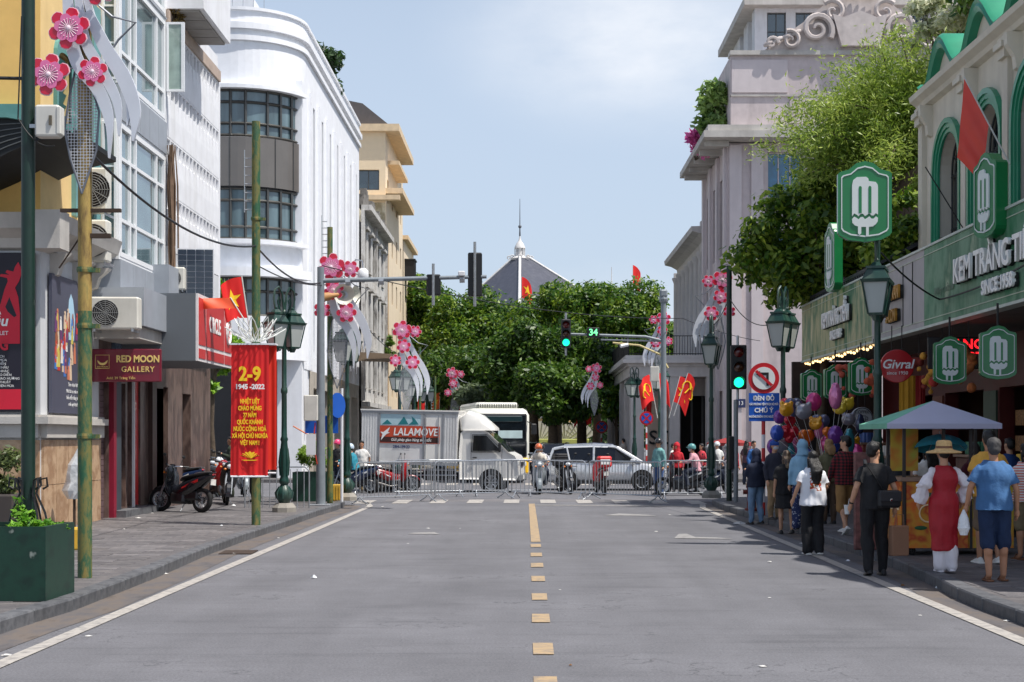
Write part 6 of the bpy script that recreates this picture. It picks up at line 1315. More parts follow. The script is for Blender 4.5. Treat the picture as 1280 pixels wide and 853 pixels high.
def ornament(label,loc,sgn,sc=1.0,detail=False,top=True,rz=0,fl=None):
 """origin at the pointed lower tip of the net panel; sgn +1 sweeps right"""
 t=thing('flower_ribbon',label,'decoration',loc,rz,'flower and ribbon decorations on the poles');FM=flower_meshes()
 strips=[([(-.16,2.55),(-.12,1.9),(-.03,1.5),(.2,1.2),(.33,.85),(.33,.4)],.14),([(-.05,2.5),(.04,1.8),(.24,1.42),(.42,1.05),(.44,.66)],.11),([(.08,2.1),(.28,1.68),(.5,1.32),(.62,.95),(.60,.6)],.15),([(.0,2.5),(.15,1.95),(.38,1.55),(.55,1.1),(.53,.78)],.09)]
 for i,(pts,w) in enumerate(strips): part('ribbon',ribbon_strip([(x*sgn*sc,z*sc) for x,z in pts],w*sc,.0+i*.012),RW,t,fix=True)
 mb=MB();pan=[(0,0),(.17,.5),(.2,.95),(.08,1.35),(-.06,1.5),(-.14,1.15),(-.2,.75),(-.13,.4)];mb.add([(x*sgn*sc,.07,z*sc) for x,z in pan],[tuple(range(8))]);pn=part('net_panel',mb,NET,t)
 mb=MB();mb.tube([(x*sgn*sc,.07,z*sc) for x,z in pan+pan[:1]],.014,5,caps=False)
 mb.tube([(.05*sgn*sc,.08,2.3*sc),(.35*sgn*sc,.08,2.05*sc),(.62*sgn*sc,.08,1.98*sc),(.42*sgn*sc,.08,1.78*sc),(.3*sgn*sc,.08,1.6*sc)],.014,5);part('wire_frame',mb,M('grey wire',(120,124,132),.5,.4),t)
 for x,z,r in (fl or [(-.10,1.87,.235),(-.33,1.34,.235),(.17,1.375,.17),(.23,2.36,.22),(-.2,2.5,.14)]):
  loc_=(x*sgn*sc,-.08,z*sc)
  if detail:
   f=thing('flower','','',(0,0,0));bpy.data.objects.remove(f)
   f=inst('flower',FM['c'],t,loc_,scale=(r,r,r))
   for k in range(6):
    inst('petal',FM['p'],f,rot=(0,k*PI/3+.2,0));inst('petal',FM['q'],f,rot=(0,k*PI/3+PI/6+.2,0));inst('petal_rim',FM['r'],f,rot=(0,k*PI/3+.2,0))
  else: inst('flower',FM['all'],t,loc_,rot=(0,.3+x,0),scale=(r*sc,r*sc,r*sc))
 mb=MB();mb.tube([(-.42*sgn*sc,.03,1.45*sc),(.1*sgn,.1,1.45*sc)],.012,5);part('bracket',mb,STEEL,t);return t
p=W(100,241,108.5);ornament('large silver ribbon with red and pink flowers on the nearest left pole',p,1,1,True)
FT=[(-.1,2.4,.27),(.28,2.36,.17),(-.05,1.95,.2),(-.28,1.55,.17),(.2,1.5,.2)]
for px,py,s,sg,lab,sc in ((898,462,45.6,-1,'silver flower ribbon above the right corner lamp post',1.02),(421,486,50.5,1,'silver flower ribbon behind the loudspeakers on the left',1.25),(507,520,27.5*1.35,1,'silver flower ribbon on the far left pole above the truck',1.2),(568,535,21,1,'small far flower ribbon left of the bus',1.35),(826,478,33,-1,'silver flower ribbon behind the signal arm on the right',1.0),(743,520,26,-1,'dim flower ribbon in the tree shade left of the arcade',.95)):
 ornament(lab,W(px,py,s),sg,sc,fl=FT)
# ---------- traffic lights
def signal(label,loc,rz,lit='green',back=False,h=1.05,w=.34):
 t=thing('traffic_light',label,'traffic light',loc,rz,'traffic signals at the junction');part('housing',MB().rbox(0,0,0,w,.2,h,.03),BLACK,t)
 for k,(nm,c,e) in enumerate((('red',(90,16,16),0),('amber',(70,40,24),0),('green',(30,90,70),0))):
  z=h/2-.19-k*(h-.36)/2;on=(nm ==lit);r=min(.125,(h-.2)/6.6);mb=MB();mb.lathe([(r,0),(r*.8,.03),(.01,.045)],18)
  m=M('lit green lens',(20,235,150),.3,emit=3.0,var=0) if on and lit =='green' else M('dark %s lens' % nm,c,.25,var=.05,coat=.5)
  part('lens',mb,m,t,(0,-.101,z),rot=(PI/2,0,0),smooth=True)
  mb=MB();n=12;vs=[]
  for k2 in range(n+1): a=PI*k2/n;vs +=[(r*1.15*math.cos(a),-.1,z+r*1.15*math.sin(a)),(r*1.15*math.cos(a),-.26+.08*(1-math.sin(a)),z+r*1.15*math.sin(a))]
  mb.add(vs,[(2*i,2*i+1,2*i+3,2*i+2) for i in range(n)]);part('visor',mb,BLACK,t)
 part('mount',MB().tube([(0,.13,-h/2-.25),(0,.13,h/2+.25)],.035,8),STEEL,t);return t
tg=thing('signal_mast','grey signal post with a long arm reaching over the road on the left','signal post',(-5.0,35.7,.126));part('post',MB().tube([(0,0,0),(0,0,5.75)],[.115,.085],16),GREYP,tg,smooth=True);part('base_plate',MB().rbox(0,0,.02,.5,.5,.04,.01),STEEL,tg)
part('arm',MB().tube([(.05,0,5.42),(4.0,0,5.52)],[.06,.045],10),GREYP,tg,smooth=True);mb=MB()
for x in (.6,1.4,3.35): mb.tube([(x,0,5.37+x*.025),(x+.12,0,5.373+x*.025)],.085,10)
part('arm_collar',mb,STEEL,tg);part('control_box',MB().rbox(-.22,-.05,2.35,.34,.22,.62,.02),M('cream box enamel'),tg)
mb=MB();mb.tube([(-.12,-.1,2.0),(-.16,-.12,1.5),(-.07,-.12,1.0)],.015,5);part('red_cable',mb,M('red cable',(190,60,40),.5),tg)
signal('back of the tall traffic signal at the tip of the left arm',(-5.0+3.72,35.75,5.7),PI,None);signal('back of the smaller traffic signal midway on the left arm',(-5.0+2.72,35.75,5.45),PI,None,h=.5,w=.34)
t=thing('security_camera','small white box camera on top of the left signal arm','camera',(-5+3.4,35.7,5.58));part('body',MB().rbox(0,0,.13,.16,.3,.12,.02),WHITE,t);part('bracket',MB().tube([(0,0,0),(0,0,.08)],.02,6),BLACK,t)
t=thing('security_camera','white dome camera hanging from a bent arm left of the signal arm','camera',(-4.1,36.6,5.55));part('bent_arm',MB().tube([(-.35,0,.0),(-.3,0,.45),(-.15,0,.62),(0,0,.58),(.02,0,.4)],.02,7),STEEL,t);part('casing',MB().lathe([(.06,.4),(.13,.34),(.14,.2),(.13,.16)],14,(.02,0,0)),WHITE,t,smooth=True);mb=MB();mb.sph((.02,0,.15),.105,12,8);part('dome',mb,GLASSD,t,smooth=True)
def horn(label,px,py,s,rx,rz,r,mat):
 t=thing('loudspeaker',label,'loudspeaker',W(px,py,s),0,'horn loudspeakers on the slim mossy pole');mb=MB();mb.lathe([(.03,-.3),(.05,-.28),(.06,-.14),(.10,-.05),(r*.7,.06),(r,.13),(r*1.02,.14),(r*.95,.12),(r*.62,.04),(.05,-.06),(.01,-.07)],24);h=part('horn',mb,mat,t,rot=(rx,0,rz),smooth=True)
 mb=MB();mb.sph((0,0,.0),(.06,.06,.09),10,8);part('driver',mb,M('speaker grey',(140,138,130),.6),t,rot=(rx,0,rz),smooth=True);mb=MB();mb.tube([(0,.1,0),(-.25,.12,-.02)],.02,5);part('bracket',mb,STEEL,t);return t
horn('large white horn loudspeaker facing the camera',429,368,50.5,PI/2+.1,.25,.25,M('horn cream',(214,212,200),.5,dirt=.2));horn('white horn loudspeaker seen from the side behind the large one',439,369,50,PI/2,1.2,.23,bpy.data.materials['horn cream']);horn('small tan horn loudspeaker facing left',409,371,51,PI/2+.2,-1.2,.15,M('tan horn',(176,130,80),.6,dirt=.3))
# right: low signal and mast with countdown
t=thing('signal_post','thin grey post under the low green signal on the right','post',(5.28,37.6,.126));part('post',MB().tube([(0,0,0),(0,0,2.6)],.06,10),GREYP,t,smooth=True);part('lower_box',MB().rbox(-.12,0,1.25,.12,.12,.85,.02),BLACK,t)
signal('low traffic signal glowing green beside the no left turn sign',(5.33,37.5,3.55),0,'green',h=1.12,w=.4)
tg=thing('signal_mast','grey signal post with a long arm holding the countdown on the right','signal post',((828-660)/37.0,50.0-.4,.0));s=37.3;H_=(548-362)/s+1.75
part('post',MB().tube([(0,0,0),(0,0,6.5)],[.11,.085],14),GREYP,tg,smooth=True);part('arm',MB().tube([(0,0,5.0),(-.6,0,5.15),(-3.4,0,5.25)],[.06,.05,.04],10),GREYP,tg,smooth=True);part('curved_brace',MB().tube([(.15,0,4.1),(-.1,0,4.55),(-.8,0,4.86),(-1.7,0,4.95)],.035,8),M('pale yellow tube',(200,184,130),.5),tg)
mb=MB();mb.rbox(0,0,6.6,.26,.26,.26,.05);mb.sph((0,0,6.4),.15,8,6);part('top_box',mb,GREYP,tg);part('upper_arm',MB().tube([(0,0,5.0),(-2.1,0,5.05)],.03,8),GREYP,tg,smooth=True)
signal('traffic signal glowing green at the tip of the right arm',(tg.location[0]-3.27,49.5,5.25),0,'green',h=.95,w=.32)
t=thing('countdown_display','green digital countdown showing 34 on the right signal arm','display',(tg.location[0]-2.36,49.5,5.28));part('housing',MB().rbox(0,0,0,.42,.12,.34,.02),BLACK,t);text('34',.3,M('lit green digits',(110,230,150),.4,emit=1.3,var=0),t,(0,-.07,0),bold=.008)
t=thing('security_camera','white bullet camera under the right signal arm','camera',(tg.location[0]-1.2,49.5,4.88));mb=MB();mb.tube([(0,0,0),(-.25,-.1,-.06)],.06,8);part('body',mb,WHITE,t);part('bracket',MB().tube([(0,0,0),(0,0,.2)],.015,5),STEEL,t)
t=thing('junction_box','pale box on the right signal post below the arm','electric box',(tg.location[0]-.3,49.6,3.9));part('casing',MB().rbox(0,0,0,.3,.2,.5,.02),M('cream box enamel'),t)
# ---------- signs
def rw_post(t,h,n=9,r=.04):
 for k in range(n):
  part('band',MB().tube([(0,0,h*k/n),(0,0,h*(k+1)/n)],r,12),(RS if k % 2 ==0 else WHITE),t)
t=thing('traffic_sign','round no left turn sign over a blue board on a red and white post','traffic sign',(4.93,31.0,.126));rw_post(t,2.55)
SR=M('sign red enamel',(190,22,34),.35,var=.04);SB_=M('sign blue enamel',(14,84,180),.4,var=.05);zc=1.62+(548-473)/59.6
def disc(r,y,mat,nm,zc,par): part(nm,MB().lathe([(r,0),(r,.01)],36),mat,par,(0,y,zc),rot=(PI/2,0,0))
disc(.325,-.045,SR,'rim',zc,t);disc(.235,-.058,SW_,'face',zc,t)
mb=MB();mb.prism([(.05,-.16),(.1,-.16),(.1,.12),(-.08,.12),(-.08,.155),(-.165,.085),(-.08,.015),(-.08,.06),(.05,.06)],-.076,-.069);part('arrow',mb,BLACK,t,(0,0,zc),fix=True)
mb=MB();mb.prism([(-.19,.135),(-.145,.175),(.19,-.135),(.145,-.175)],-.083,-.077);part('slash',mb,SR,t,(0,0,zc),fix=True)
zb=1.62+(548-509)/59.6;part('blue_board',MB().bb(-.31,.33,-.055,-.03,zb-.295,zb+.295),SB_,t)
text('ĐÈN ĐỎ',.13,WP,t,(0,-.06,zb+.18),bold=.004,sx=.9);text('CÁC PHƯƠNG TIỆN ĐƯỢC RẼ PHẢI',.06,WP,t,(0,-.06,zb+.06),bold=.002,sx=.62);text('CHÚ Ý',.13,WP,t,(0,-.06,zb-.07),bold=.004);text('NHƯỜNG ĐƯỜNG CHO NGƯỜI ĐI BỘ',.06,WP,t,(0,-.06,zb-.2),bold=.002,sx=.6)
def noparking(label,px,py,s,r,base=.13):
 p=W(px,py,s);t=thing('traffic_sign',label,'traffic sign',(p.x,p.y,base));rw_post(t,p.z-base-r*.4,9,.04);zc=p.z-base;disc(r,-.05,SR,'rim',zc,t);disc(r*.74,-.062,SB_,'face',zc,t)
 mb=MB()
 for a in (PI/4,-PI/4): ca,sa=math.cos(a),math.sin(a);q=r*.76;w_=r*.1;mb.prism([(-q*ca-w_*sa,-q*sa+w_*ca),(-q*ca+w_*sa,-q*sa-w_*ca),(q*ca+w_*sa,q*sa-w_*ca),(q*ca-w_*sa,q*sa+w_*ca)],-.084-.001*(a > 0),-.073)
 part('cross',mb,SR,t,(0,0,zc),fix=True);return t
noparking('round red and blue no stopping sign left of the tall right signal post',808,523,27,.32);noparking('dim round no stopping sign in the shade left of the arcade',752,534,22,.36)
t=thing('traffic_sign','oblique round blue sign and blue board partly behind the grey signal post','traffic sign',(-4.84,37.6,.126),1.05);part('post',MB().tube([(0,0,0),(0,0,2.9)],.04,10),WHITE,t,(.22,.03,0));disc(.32,0,SB_,'disc',2.46,t);part('board',MB().bb(-.42,.42,.07,.10,1.75,2.2),SB_,t,(-.22,.35,0),rz=-1.05);
t=thing('notice_plate','small pale notice plate low on the grey signal post','sign',(-5.2,35.55,1.35));part('plate',MB().bb(-.13,.1,0,.02,0,.5),WHITE,t)
# fire hydrant
t=thing('fire_hydrant','rusty brass topped fire hydrant on the right kerb beside the jeans wearer','fire hydrant',(4.98,33.0,.13));HY=M('rusty red hydrant',(112,44,34),.6,.2,var=.2,dirt=.3)
part('barrel',MB().lathe([(.15,0),(.15,.05),(.1,.08),(.1,.5),(.12,.52),(.12,.56)],16),HY,t,smooth=True);part('bonnet',MB().lathe([(.12,.56),(.11,.62),(.06,.68),(.03,.70),(.03,.75)],16),M('brass bonnet',(170,120,60),.4,.6,var=.1),t,smooth=True)
for sg in (-1,1): part('outlet',MB().tube([(0,0,.42),(sg*.17,0,.42),(sg*.18,0,.42)],[.05,.05,.065],12),HY,t,smooth=True)
# ---------- crowd barriers
def barrier(label,a,b,h=1.1):
 a,b=Vector(a),Vector(b);L=(b-a).length;ang=math.atan2(b.y-a.y,b.x-a.x);t=thing('crowd_barrier',label,'crowd barrier',((a.x+b.x)/2,(a.y+b.y)/2,.004),ang,'steel crowd barriers across the junction');x=L/2-.03;mb=MB();r=.02
 mb.tube([(-x,0,.16),(-x,0,h-.1),(-x+.03,0,h-.03),(-x+.1,0,h),(0,0,h)],r,7);mb.tube([(0,0,h),(x-.1,0,h),(x-.03,0,h-.03),(x,0,h-.1),(x,0,.16)],r,7);mb.tube([(-x+.015,0,.18),(x-.015,0,.18)],r*.8,7);part('frame',mb,STEEL,t,smooth=True)
 mb=MB();n=int((L-.1)/.125)
 for k in range(1,n): q=-x+2*x*k/n;mb.tube([(q,0,.18),(q,0,h)],.011,5,caps=False)
 part('bars',mb,STEEL,t,kind='stuff')
 for q in (-x+.12,x-.12): mb=MB();mb.tube([(q,0,.2),(q,-.12,.1),(q,-.32,.012),(q,-.34,.0)],.018,6);mb.tube([(q,0,.2),(q,.12,.1),(q,.32,.012)],.018,6);part('foot',mb,STEEL,t,smooth=True)
 return t
for lab,a,b in (('leftmost steel barrier starting at the left kerb corner',(-4.55,39.0),(-2.66,41.0)),('steel barrier second from the left in front of the truck cab doors',(-2.6,41.05),(-.56,43.2)),('middle steel barrier in front of the scooters',(-.5,43.3),(1.68,42.5)),('steel barrier right of the centre in front of the silver car',(1.74,42.4),(3.6,39.9)),('rightmost steel barrier ending at the corner lamp',(3.75,42.4),(5.7,42.5)),('steel barrier in the second row behind the leftmost one',(-3.95,43.4),(-1.9,44.2)),('steel barrier in the second row before the truck wheels',(-1.7,44.4),(.2,44.6))): barrier(lab,a,b)
# railing by the far left stairs
mb=MB()
for k in range(9): mb.tube([(k*.16,0,0),(k*.16,0,.9)],.011,5)
mb.tube([(-.1,0,0),(-.1,0,.85),(0,0,.95),(1.3,0,.95),(1.4,0,.85),(1.4,0,0)],.018,6);t=thing('low_railing','grey steel railing behind the banner post on the left pavement','railing',(-6.5,34.5,.13));part('rails',mb,STEEL,t)
t=thing('stair_rail','sloping orange handrail on the white pier by the corner stairs','handrail',(-9.2,58.6,.13));part('rail',MB().tube([(-.1,0,2.1),(.85,0,1.55)],.03,6),M('copper rail',(170,100,70),.4,.5),t)
# ---------- overhead cables
def cable(label,pts,sag,r=.013,n=18):
 P_=[]
 for a,b,sg in zip(pts,pts[1:],sag if isinstance(sag,(list,tuple)) else [sag]*(len(pts)-1)):
  a,b=Vector(a),Vector(b)
  for k in range(n): u=k/n;P_.append(a.lerp(b,u)+Vector((0,0,-4*sg*u*(1-u))))
 P_.append(Vector(pts[-1]));o=P_[0].copy();return tag(part('overhead_cable',MB().tube([p-o for p in P_],r,5),BLACK,None,o),label,'cable','black cables strung over the street')
cable('black cable running from the nearest left pole to the banner pole and lamp',[(-5.12,17.2,5.1),(-5.09,27.7,5.35),(-5.0,35.7,5.5)],[.35,.25],.018);cable('thin cable from the banner pole to the slim mossy pole',[(-5.09,27.7,5.0),(-4.95,37,5.6)],.15)
cable('long cable from the slim mossy pole to the far left buildings',[(-4.95,37,5.9),(-5.3,72,6.0)],.9);cable('cable crossing the street in front of the street trees',[(-5.0,36,5.95),(5.22,50,5.8),(9.4,60,5.7)],[.35,.1])
cable('dark drooping cable across the green fascia boards',[(7.1,14,4.35),(7.12,21,4.25),(7.12,25.6,4.15),(5.7,23.9,4.75)],[.12,.06,.08],.016);cable('pale white cable hanging between the right lamp and the tall pole',[(5.6,32.5,4.4),(5.22,38.4,5.4),(5.0,40,4.8)],[.4,.1],.012)
cable('dark cable reaching the left frame edge from the dark green pole',[(-7.9,16.05,5.9),(-5.42,16.05,5.65)],.06,.02)
cable('yellow strap hanging down past the cream box on the dark pole',[(-5.46,15.96,6.3),(-5.5,15.96,5.2),(-5.1,15.93,4.9)],[0,.1],.008)
# ---------- far decorations
t=thing('shell_ornament','white wire shell fans on a yellow green sponsor stand far down the street','decoration',(.6,112,0));WW=M('white fan lattice',(206,204,198),.6,var=.1)
for cx,w,rot in ((.3,1.5,0),(2.2,1.5,.5),(-.9,1.4,-.3),(3.4,1.2,.7)):
 mb=MB();n=9;pts=[(cx+w*math.cos(PI*(.1+.8*k/n)+rot*.3),1.55+1.5*math.sin(PI*(.1+.8*k/n))) for k in range(n+1)]
 mb.prism([(cx,1.5)]+pts,0+abs(rot)*.2,.06+abs(rot)*.2);f=part('fan',mb,WW,t,fix=True);mb=MB()
 for p_ in pts: mb.tube([(cx,-.03+abs(rot)*.2,1.5),(p_[0],-.03+abs(rot)*.2,p_[1])],.035,4)
 part('fan_rib',mb,M('grey fan rib',(150,148,144),.6),f)
part('stand',MB().rbox(1.2,-.4,.95,5.6,.8,1.5,.05),M('lime yellow stand',(190,196,110),.6,var=.15,vs=2),t);mb=MB();mb.prism([(.9,1.0),(1.4,.6),(1.9,1.0),(1.9,1.6),(.9,1.6)],-.86,-.81);part('shield_logo',mb,SG,t,fix=True)
t=thing('gate_pillar','banded cream stone gate pillar with a crown top beyond the crossing','gate pillar',(3.1,130,0));PS=M('banded cream stone',(222,194,140),.7,var=.1)
for k in range(6): part('stone_course',MB().rbox(0,0,.35+k*.62,1.5-.1*(k % 2),1.5-.1*(k % 2),.60,.05),PS,t)
part('crown_cap',MB().lathe([(1.0,3.7),(1.1,3.9),(.7,4.1),(.95,4.6),(.3,4.5)],8),OW,t)
copy_thing(t,(-2.9,138,0),0,'banded cream gate pillar standing left of its twin behind the bus')
t=thing('street_clock','white round emblem on a pillar among the far trees','emblem',(.95,121,0));part('pillar',MB().bb(-.3,.3,0,.4,0,4.2),PS,t);mb=MB();mb.tube([(.75*math.cos(a*PI/12),-.05,4.2+.75*math.sin(a*PI/12)) for a in range(25)],.1,6,caps=False);mb.tube([(-.7,-.05,4.2),(.7,-.05,4.2)],.1,5);mb.tube([(0,-.05,3.5),(0,-.05,4.9)],.1,5);part('emblem',mb,WHITE,t)
# ================================================================== VEHICLES
def mat_cloth(key,rgb=(120,120,120),**k): return M(key,rgb,k.pop('rough',.85),var=k.pop('var',.12),vs=k.pop('vs',9),bump=k.pop('bump',.25),bs=k.pop('bs',60),**k)
def wheel(par,x,y,z,r,w,axis='x',rimmat=None,spokes=5,steer=0):
 bike=spokes > 10
 """wheel as child part; axis = direction of the axle"""
 mb=MB();mb.lathe([(r*.66,-w*.42),(r*.8,-w*.5),(r*.95,-w*.46),(r,-w*.3),(r,w*.3),(r*.95,w*.46),(r*.8,w*.5),(r*.66,w*.42)],28,hollow=True)
 rot=(0,PI/2,steer) if axis =='x' else (PI/2,0,steer)
 t=part('wheel',MB().tube([(0,0,-w*.2),(0,0,w*.2)],r*.16,10),STEEL,par,(x,y,z),rot=rot);part('tyre',mb,RUBBER,t,smooth=True)
 mb=MB();mb.lathe([(r*.68,-w*.44),(r*.7,-w*.30),(r*.6,-w*.30),(r*.6,w*.30),(r*.7,w*.30),(r*.68,w*.44),(r*.62,w*.40),(r*.62,-w*.40)],28,hollow=True)
 for k in range(spokes): a=2*PI*k/spokes;mb.tube([(0,0,w*.22),(r*.63*math.cos(a),r*.63*math.sin(a),w*.30)],r*.07 if spokes < 10 else r*.02,5);mb.tube([(0,0,-w*.22),(r*.63*math.cos(a),r*.63*math.sin(a),-w*.30)],r*.07 if spokes < 10 else r*.02,5)
 part('rim',mb,rimmat or STEEL,t);part('brake_disc',MB().lathe([(r*(.3 if bike else .6),-w*.1),(r*(.3 if bike else .6),w*.1)],16),M('dark wheel well',(34,34,36),.8),t);return t
def motorbike(label,x,y,rz,body,seatc=None,z=.006,lean=0.1,plate=True,steer=0.0,group='motorbikes and scooters',scooter=False,accent=None):
 t=thing('motorbike',label,'motorbike',(x,y,z),rz,group);t.rotation_euler[1]=lean;B=body;A_=accent or BLACK
 wr=.235 if scooter else .265
 wheel(t,0,.62,wr,wr,.085,'x',STEEL,14,steer);wheel(t,0,-.60,wr,wr,.10,'x',STEEL,14)
 mb=MB()
 for s in (-1,1): mb.tube([(s*.075,.62,wr),(s*.075,.47,.62),(s*.06,.41,.80)],[.02,.026,.026],7)
 mb.tube([(0,.41,.78),(0,.33,1.0)],.03,8);part('fork',mb,STEEL,t,smooth=True)
 mb=MB();rings=[]
 for k in range(9): a=-.35+k*.34;rings.append([(wx*.062,.62+(wr+.035)*math.cos(a+.25)+0,wr+(wr+.035)*math.sin(a+.25)-dz) for wx,dz in ((-1,.03),(-.7,0),(.7,0),(1,.03))])
 mb.loft(rings);part('front_fender',mb,B,t,fix=True)
 mb=MB();rg=lambda w,y,z,d,n=12: [(w*math.cos(2*PI*k/n),y+d*math.sin(2*PI*k/n)+(.05*abs(math.cos(2*PI*k/n)) if math.sin(2*PI*k/n) > -.2 else 0)*-1,z) for k in range(n)]
 mb.loft([rg(.09,.33,.34,.07),rg(.17,.36,.45,.09),rg(.215,.37,.62,.09),rg(.20,.37,.80,.10),rg(.15,.40,.92,.10),rg(.12,.40,1.0,.08),rg(.05,.38,1.05,.04)]);part('front_cowl',mb,B,t,smooth=True)
 mb=MB();rg2=lambda y,w,z,h,n=12: [(w*math.cos(2*PI*k/n),y,z+h*math.sin(2*PI*k/n)) for k in range(n)]
 mb.loft([rg2(.34,.08,.48,.13),rg2(.1,.12,.42 if not scooter else .32,.17 if not scooter else .08),rg2(-.12,.15,.52,.21),rg2(-.35,.165,.60,.19),rg2(-.6,.145,.70,.13),rg2(-.85,.06,.80,.05),rg2(-.90,.02,.81,.02)]);part('body_shell',mb,B,t,smooth=True)
 mb=MB();mb.loft([rg2(.05,.06,.70,.03),rg2(-.05,.12,.74,.05),rg2(-.3,.135,.79,.05),rg2(-.6,.12,.83,.05),rg2(-.78,.07,.86,.035)]);part('seat',mb,seatc or M('black seat vinyl',(24,24,26),.45),t,smooth=True)
 mb=MB();mb.rbox(0,.06,.31,.24,.42,.27,.05);mb.rbox(0,-.3,.36,.16,.4,.2,.04);mb.tube([(-.12,.1,.3),(.12,.1,.3)],.08,10);mb.tube([(0,-.1,.35),(0,-.6,wr)],.035,6);mb.tube([(.1,.1,.2),(.12,-.2,.2)],.02,6);part('engine',mb,M('dark engine metal',(70,70,72),.45,.7,var=.3),t)
 mb=MB();mb.tube([(.1,.15,.24),(.13,-.1,.2),(.15,-.4,.28),(.16,-.78,.38)],[.02,.025,.05,.045],9);part('exhaust',mb,M('exhaust metal',(110,108,106),.35,.8),t,smooth=True)
 mb=MB();mb.tube([(-.34,.22,1.02),(-.2,.33,1.02),(0,.36,1.0),(.2,.33,1.02),(.34,.22,1.02)],.014,7);part('handlebar',mb,CHROME,t)
 for s in (-1,1):
  part('grip',MB().tube([(s*.25,.29,1.02),(s*.36,.21,1.02)],.02,8),BLACK,t)
  mb=MB();mb.tube([(s*.2,.33,1.02),(s*.28,.33,1.2)],.007,5);mb.sph((s*.30,.33,1.24),(.055,.018,.035),8,6);part('mirror',mb,BLACK,t)
  mb=MB();mb.sph((s*.115,.475,.86),(.035,.02,.028),8,6);part('turn_signal',mb,M('amber lens',(220,120,30),.3),t)
 mb=MB();mb.sph((0,.475,.93),(.085,.045,.06),12,8);part('headlight',mb,M('headlight glass',(210,214,218),.08,coat=1),t,smooth=True)
 mb=MB();mb.sph((0,-.87,.82),(.06,.03,.03),8,6);part('tail_light',mb,M('red tail lens',(170,16,20),.25,coat=.6),t,smooth=True)
 mb=MB();mb.bb(-.08,.08,-.012,0,-.06,.07);part('number_plate',mb,M('plate white',(216,214,208),.5),t,(0,-.86,.66))
 mb=MB();mb.tube([(0,-.1,.2),(-.16,-.14,.0)],.012,5);mb.tube([(-.07,-.86,.89),(-.1,-.5,.86),(-.1,-.4,.84)],.012,5);mb.tube([(.07,-.86,.89),(.1,-.5,.86),(.1,-.4,.84)],.012,5);part('grab_rail',mb,STEEL,t,kind='stuff')
 mb=MB()
 for s in (-1,1): mb.prism([(-.55,.66),(-.1,.50),(-.1,.53),(-.55,.72)],s*.150,s*.156,axis='x')
 part('side_stripe',mb,accent or M('white print'),t,fix=True)
 return t
BBK=M('black bike paint',(24,26,32),.25,coat=.7,var=.05);BRD=M('red bike paint',(150,18,24),.25,coat=.7,var=.05);BSL=M('silver grey bike paint',(148,156,160),.3,.3,coat=.6,var=.05);BBL=M('blue bike paint',(26,44,78),.3,coat=.6);BWH=M('white bike paint',(206,208,210),.3,coat=.6)
PG='motorbikes parked at the shops on the left'
p=lambda px,py,z0=1.62: ((px-660)*z0/(py-548),F*z0/(py-548))
x,y=p(226,640);motorbike('dark motorbike parked with its front wheel to the left by the brown shop front',x,y,1.05,BBK,z=.13,lean=.12,group=PG,accent=M('red stripe',(200,40,40),.4),steer=.3)
x,y=p(270,624);motorbike('red motorbike parked facing the street beside the dark one',x,y,-2.6,BRD,z=.13,lean=-.1,group=PG,steer=-.2)
x,y=p(304,620);motorbike('grey motorbike parked behind the red banner post',x,y,-2.9,BSL,z=.13,lean=-.1,group=PG)
x,y=p(214,628);motorbike('second dark motorbike squeezed against the brown wall behind the nearest one',x,y,1.25,BBL,z=.13,lean=.1,group=PG)
x,y=p(262,614);motorbike('white scooter at the back of the parked row by the shop corner',x,y,-2.2,BWH,z=.13,lean=-.08,group=PG,scooter=True)
x,y=p(282,630);motorbike('black motorbike with a red tail parked left of the banner post',x,y,-2.9,BBK,z=.13,lean=-.1,group=PG,accent=BRD)
x,y=p(250,618);motorbike('black motorbike half hidden between the first two parked bikes',x,y,-2.3,BBK,z=.13,lean=-.1,group=PG)
motorbike('silver scooter ridden towards the camera behind the middle barrier',.33,46.6,PI+.05,BSL,scooter=True,lean=0,group='motorbikes waiting behind the barriers')
motorbike('black motorbike with rear box waiting behind the barrier left of the red one',1.18,46.8,PI+.25,BBK,lean=.05,group='motorbikes waiting behind the barriers')
motorbike('red delivery motorbike seen from behind in front of the silver car',2.25,46.0,.15,BRD,lean=0,group='motorbikes waiting behind the barriers')
motorbike('black motorbike crossing to the left behind the rightmost barrier',4.75,45.2,PI/2-.15,BBK,lean=.05,group='motorbikes waiting behind the barriers')
motorbike('dark scooter with riders behind the right corner lamp',5.75,46.6,PI/2+.1,BBL,scooter=True,lean=0,group='motorbikes waiting behind the barriers')
motorbike('blue motorbike ridden past the left kerb corner',-5.55,47.0,PI/2-.3,BBL,lean=0,group='motorbikes waiting behind the barriers')
motorbike('red motorbike nosing out behind the white shirted pedestrian',-4.35,47.6,-PI/2+.3,BRD,lean=0,group='motorbikes waiting behind the barriers')
t=thing('delivery_box','black insulated box strapped on the back of the black motorbike','delivery box',(1.02,47.3,.86),.25);part('box',MB().rbox(0,0,.2,.42,.42,.4,.04),M('black nylon',(30,30,34),.7),t);part('lid_strap',MB().bb(-.22,.22,-.22,.22,.3,.31),M('grey strap',(120,120,120),.7),t)
t=thing('delivery_box','small red box on the rack of the red delivery motorbike','delivery box',(2.33,45.28,.87),.15);part('box',MB().rbox(0,0,.16,.42,.36,.34,.05),M('red carrier box',(214,50,50),.45),t);part('label_panel',MB().bb(-.15,.15,-.19,-.181,.08,.24),M('white print'),t)
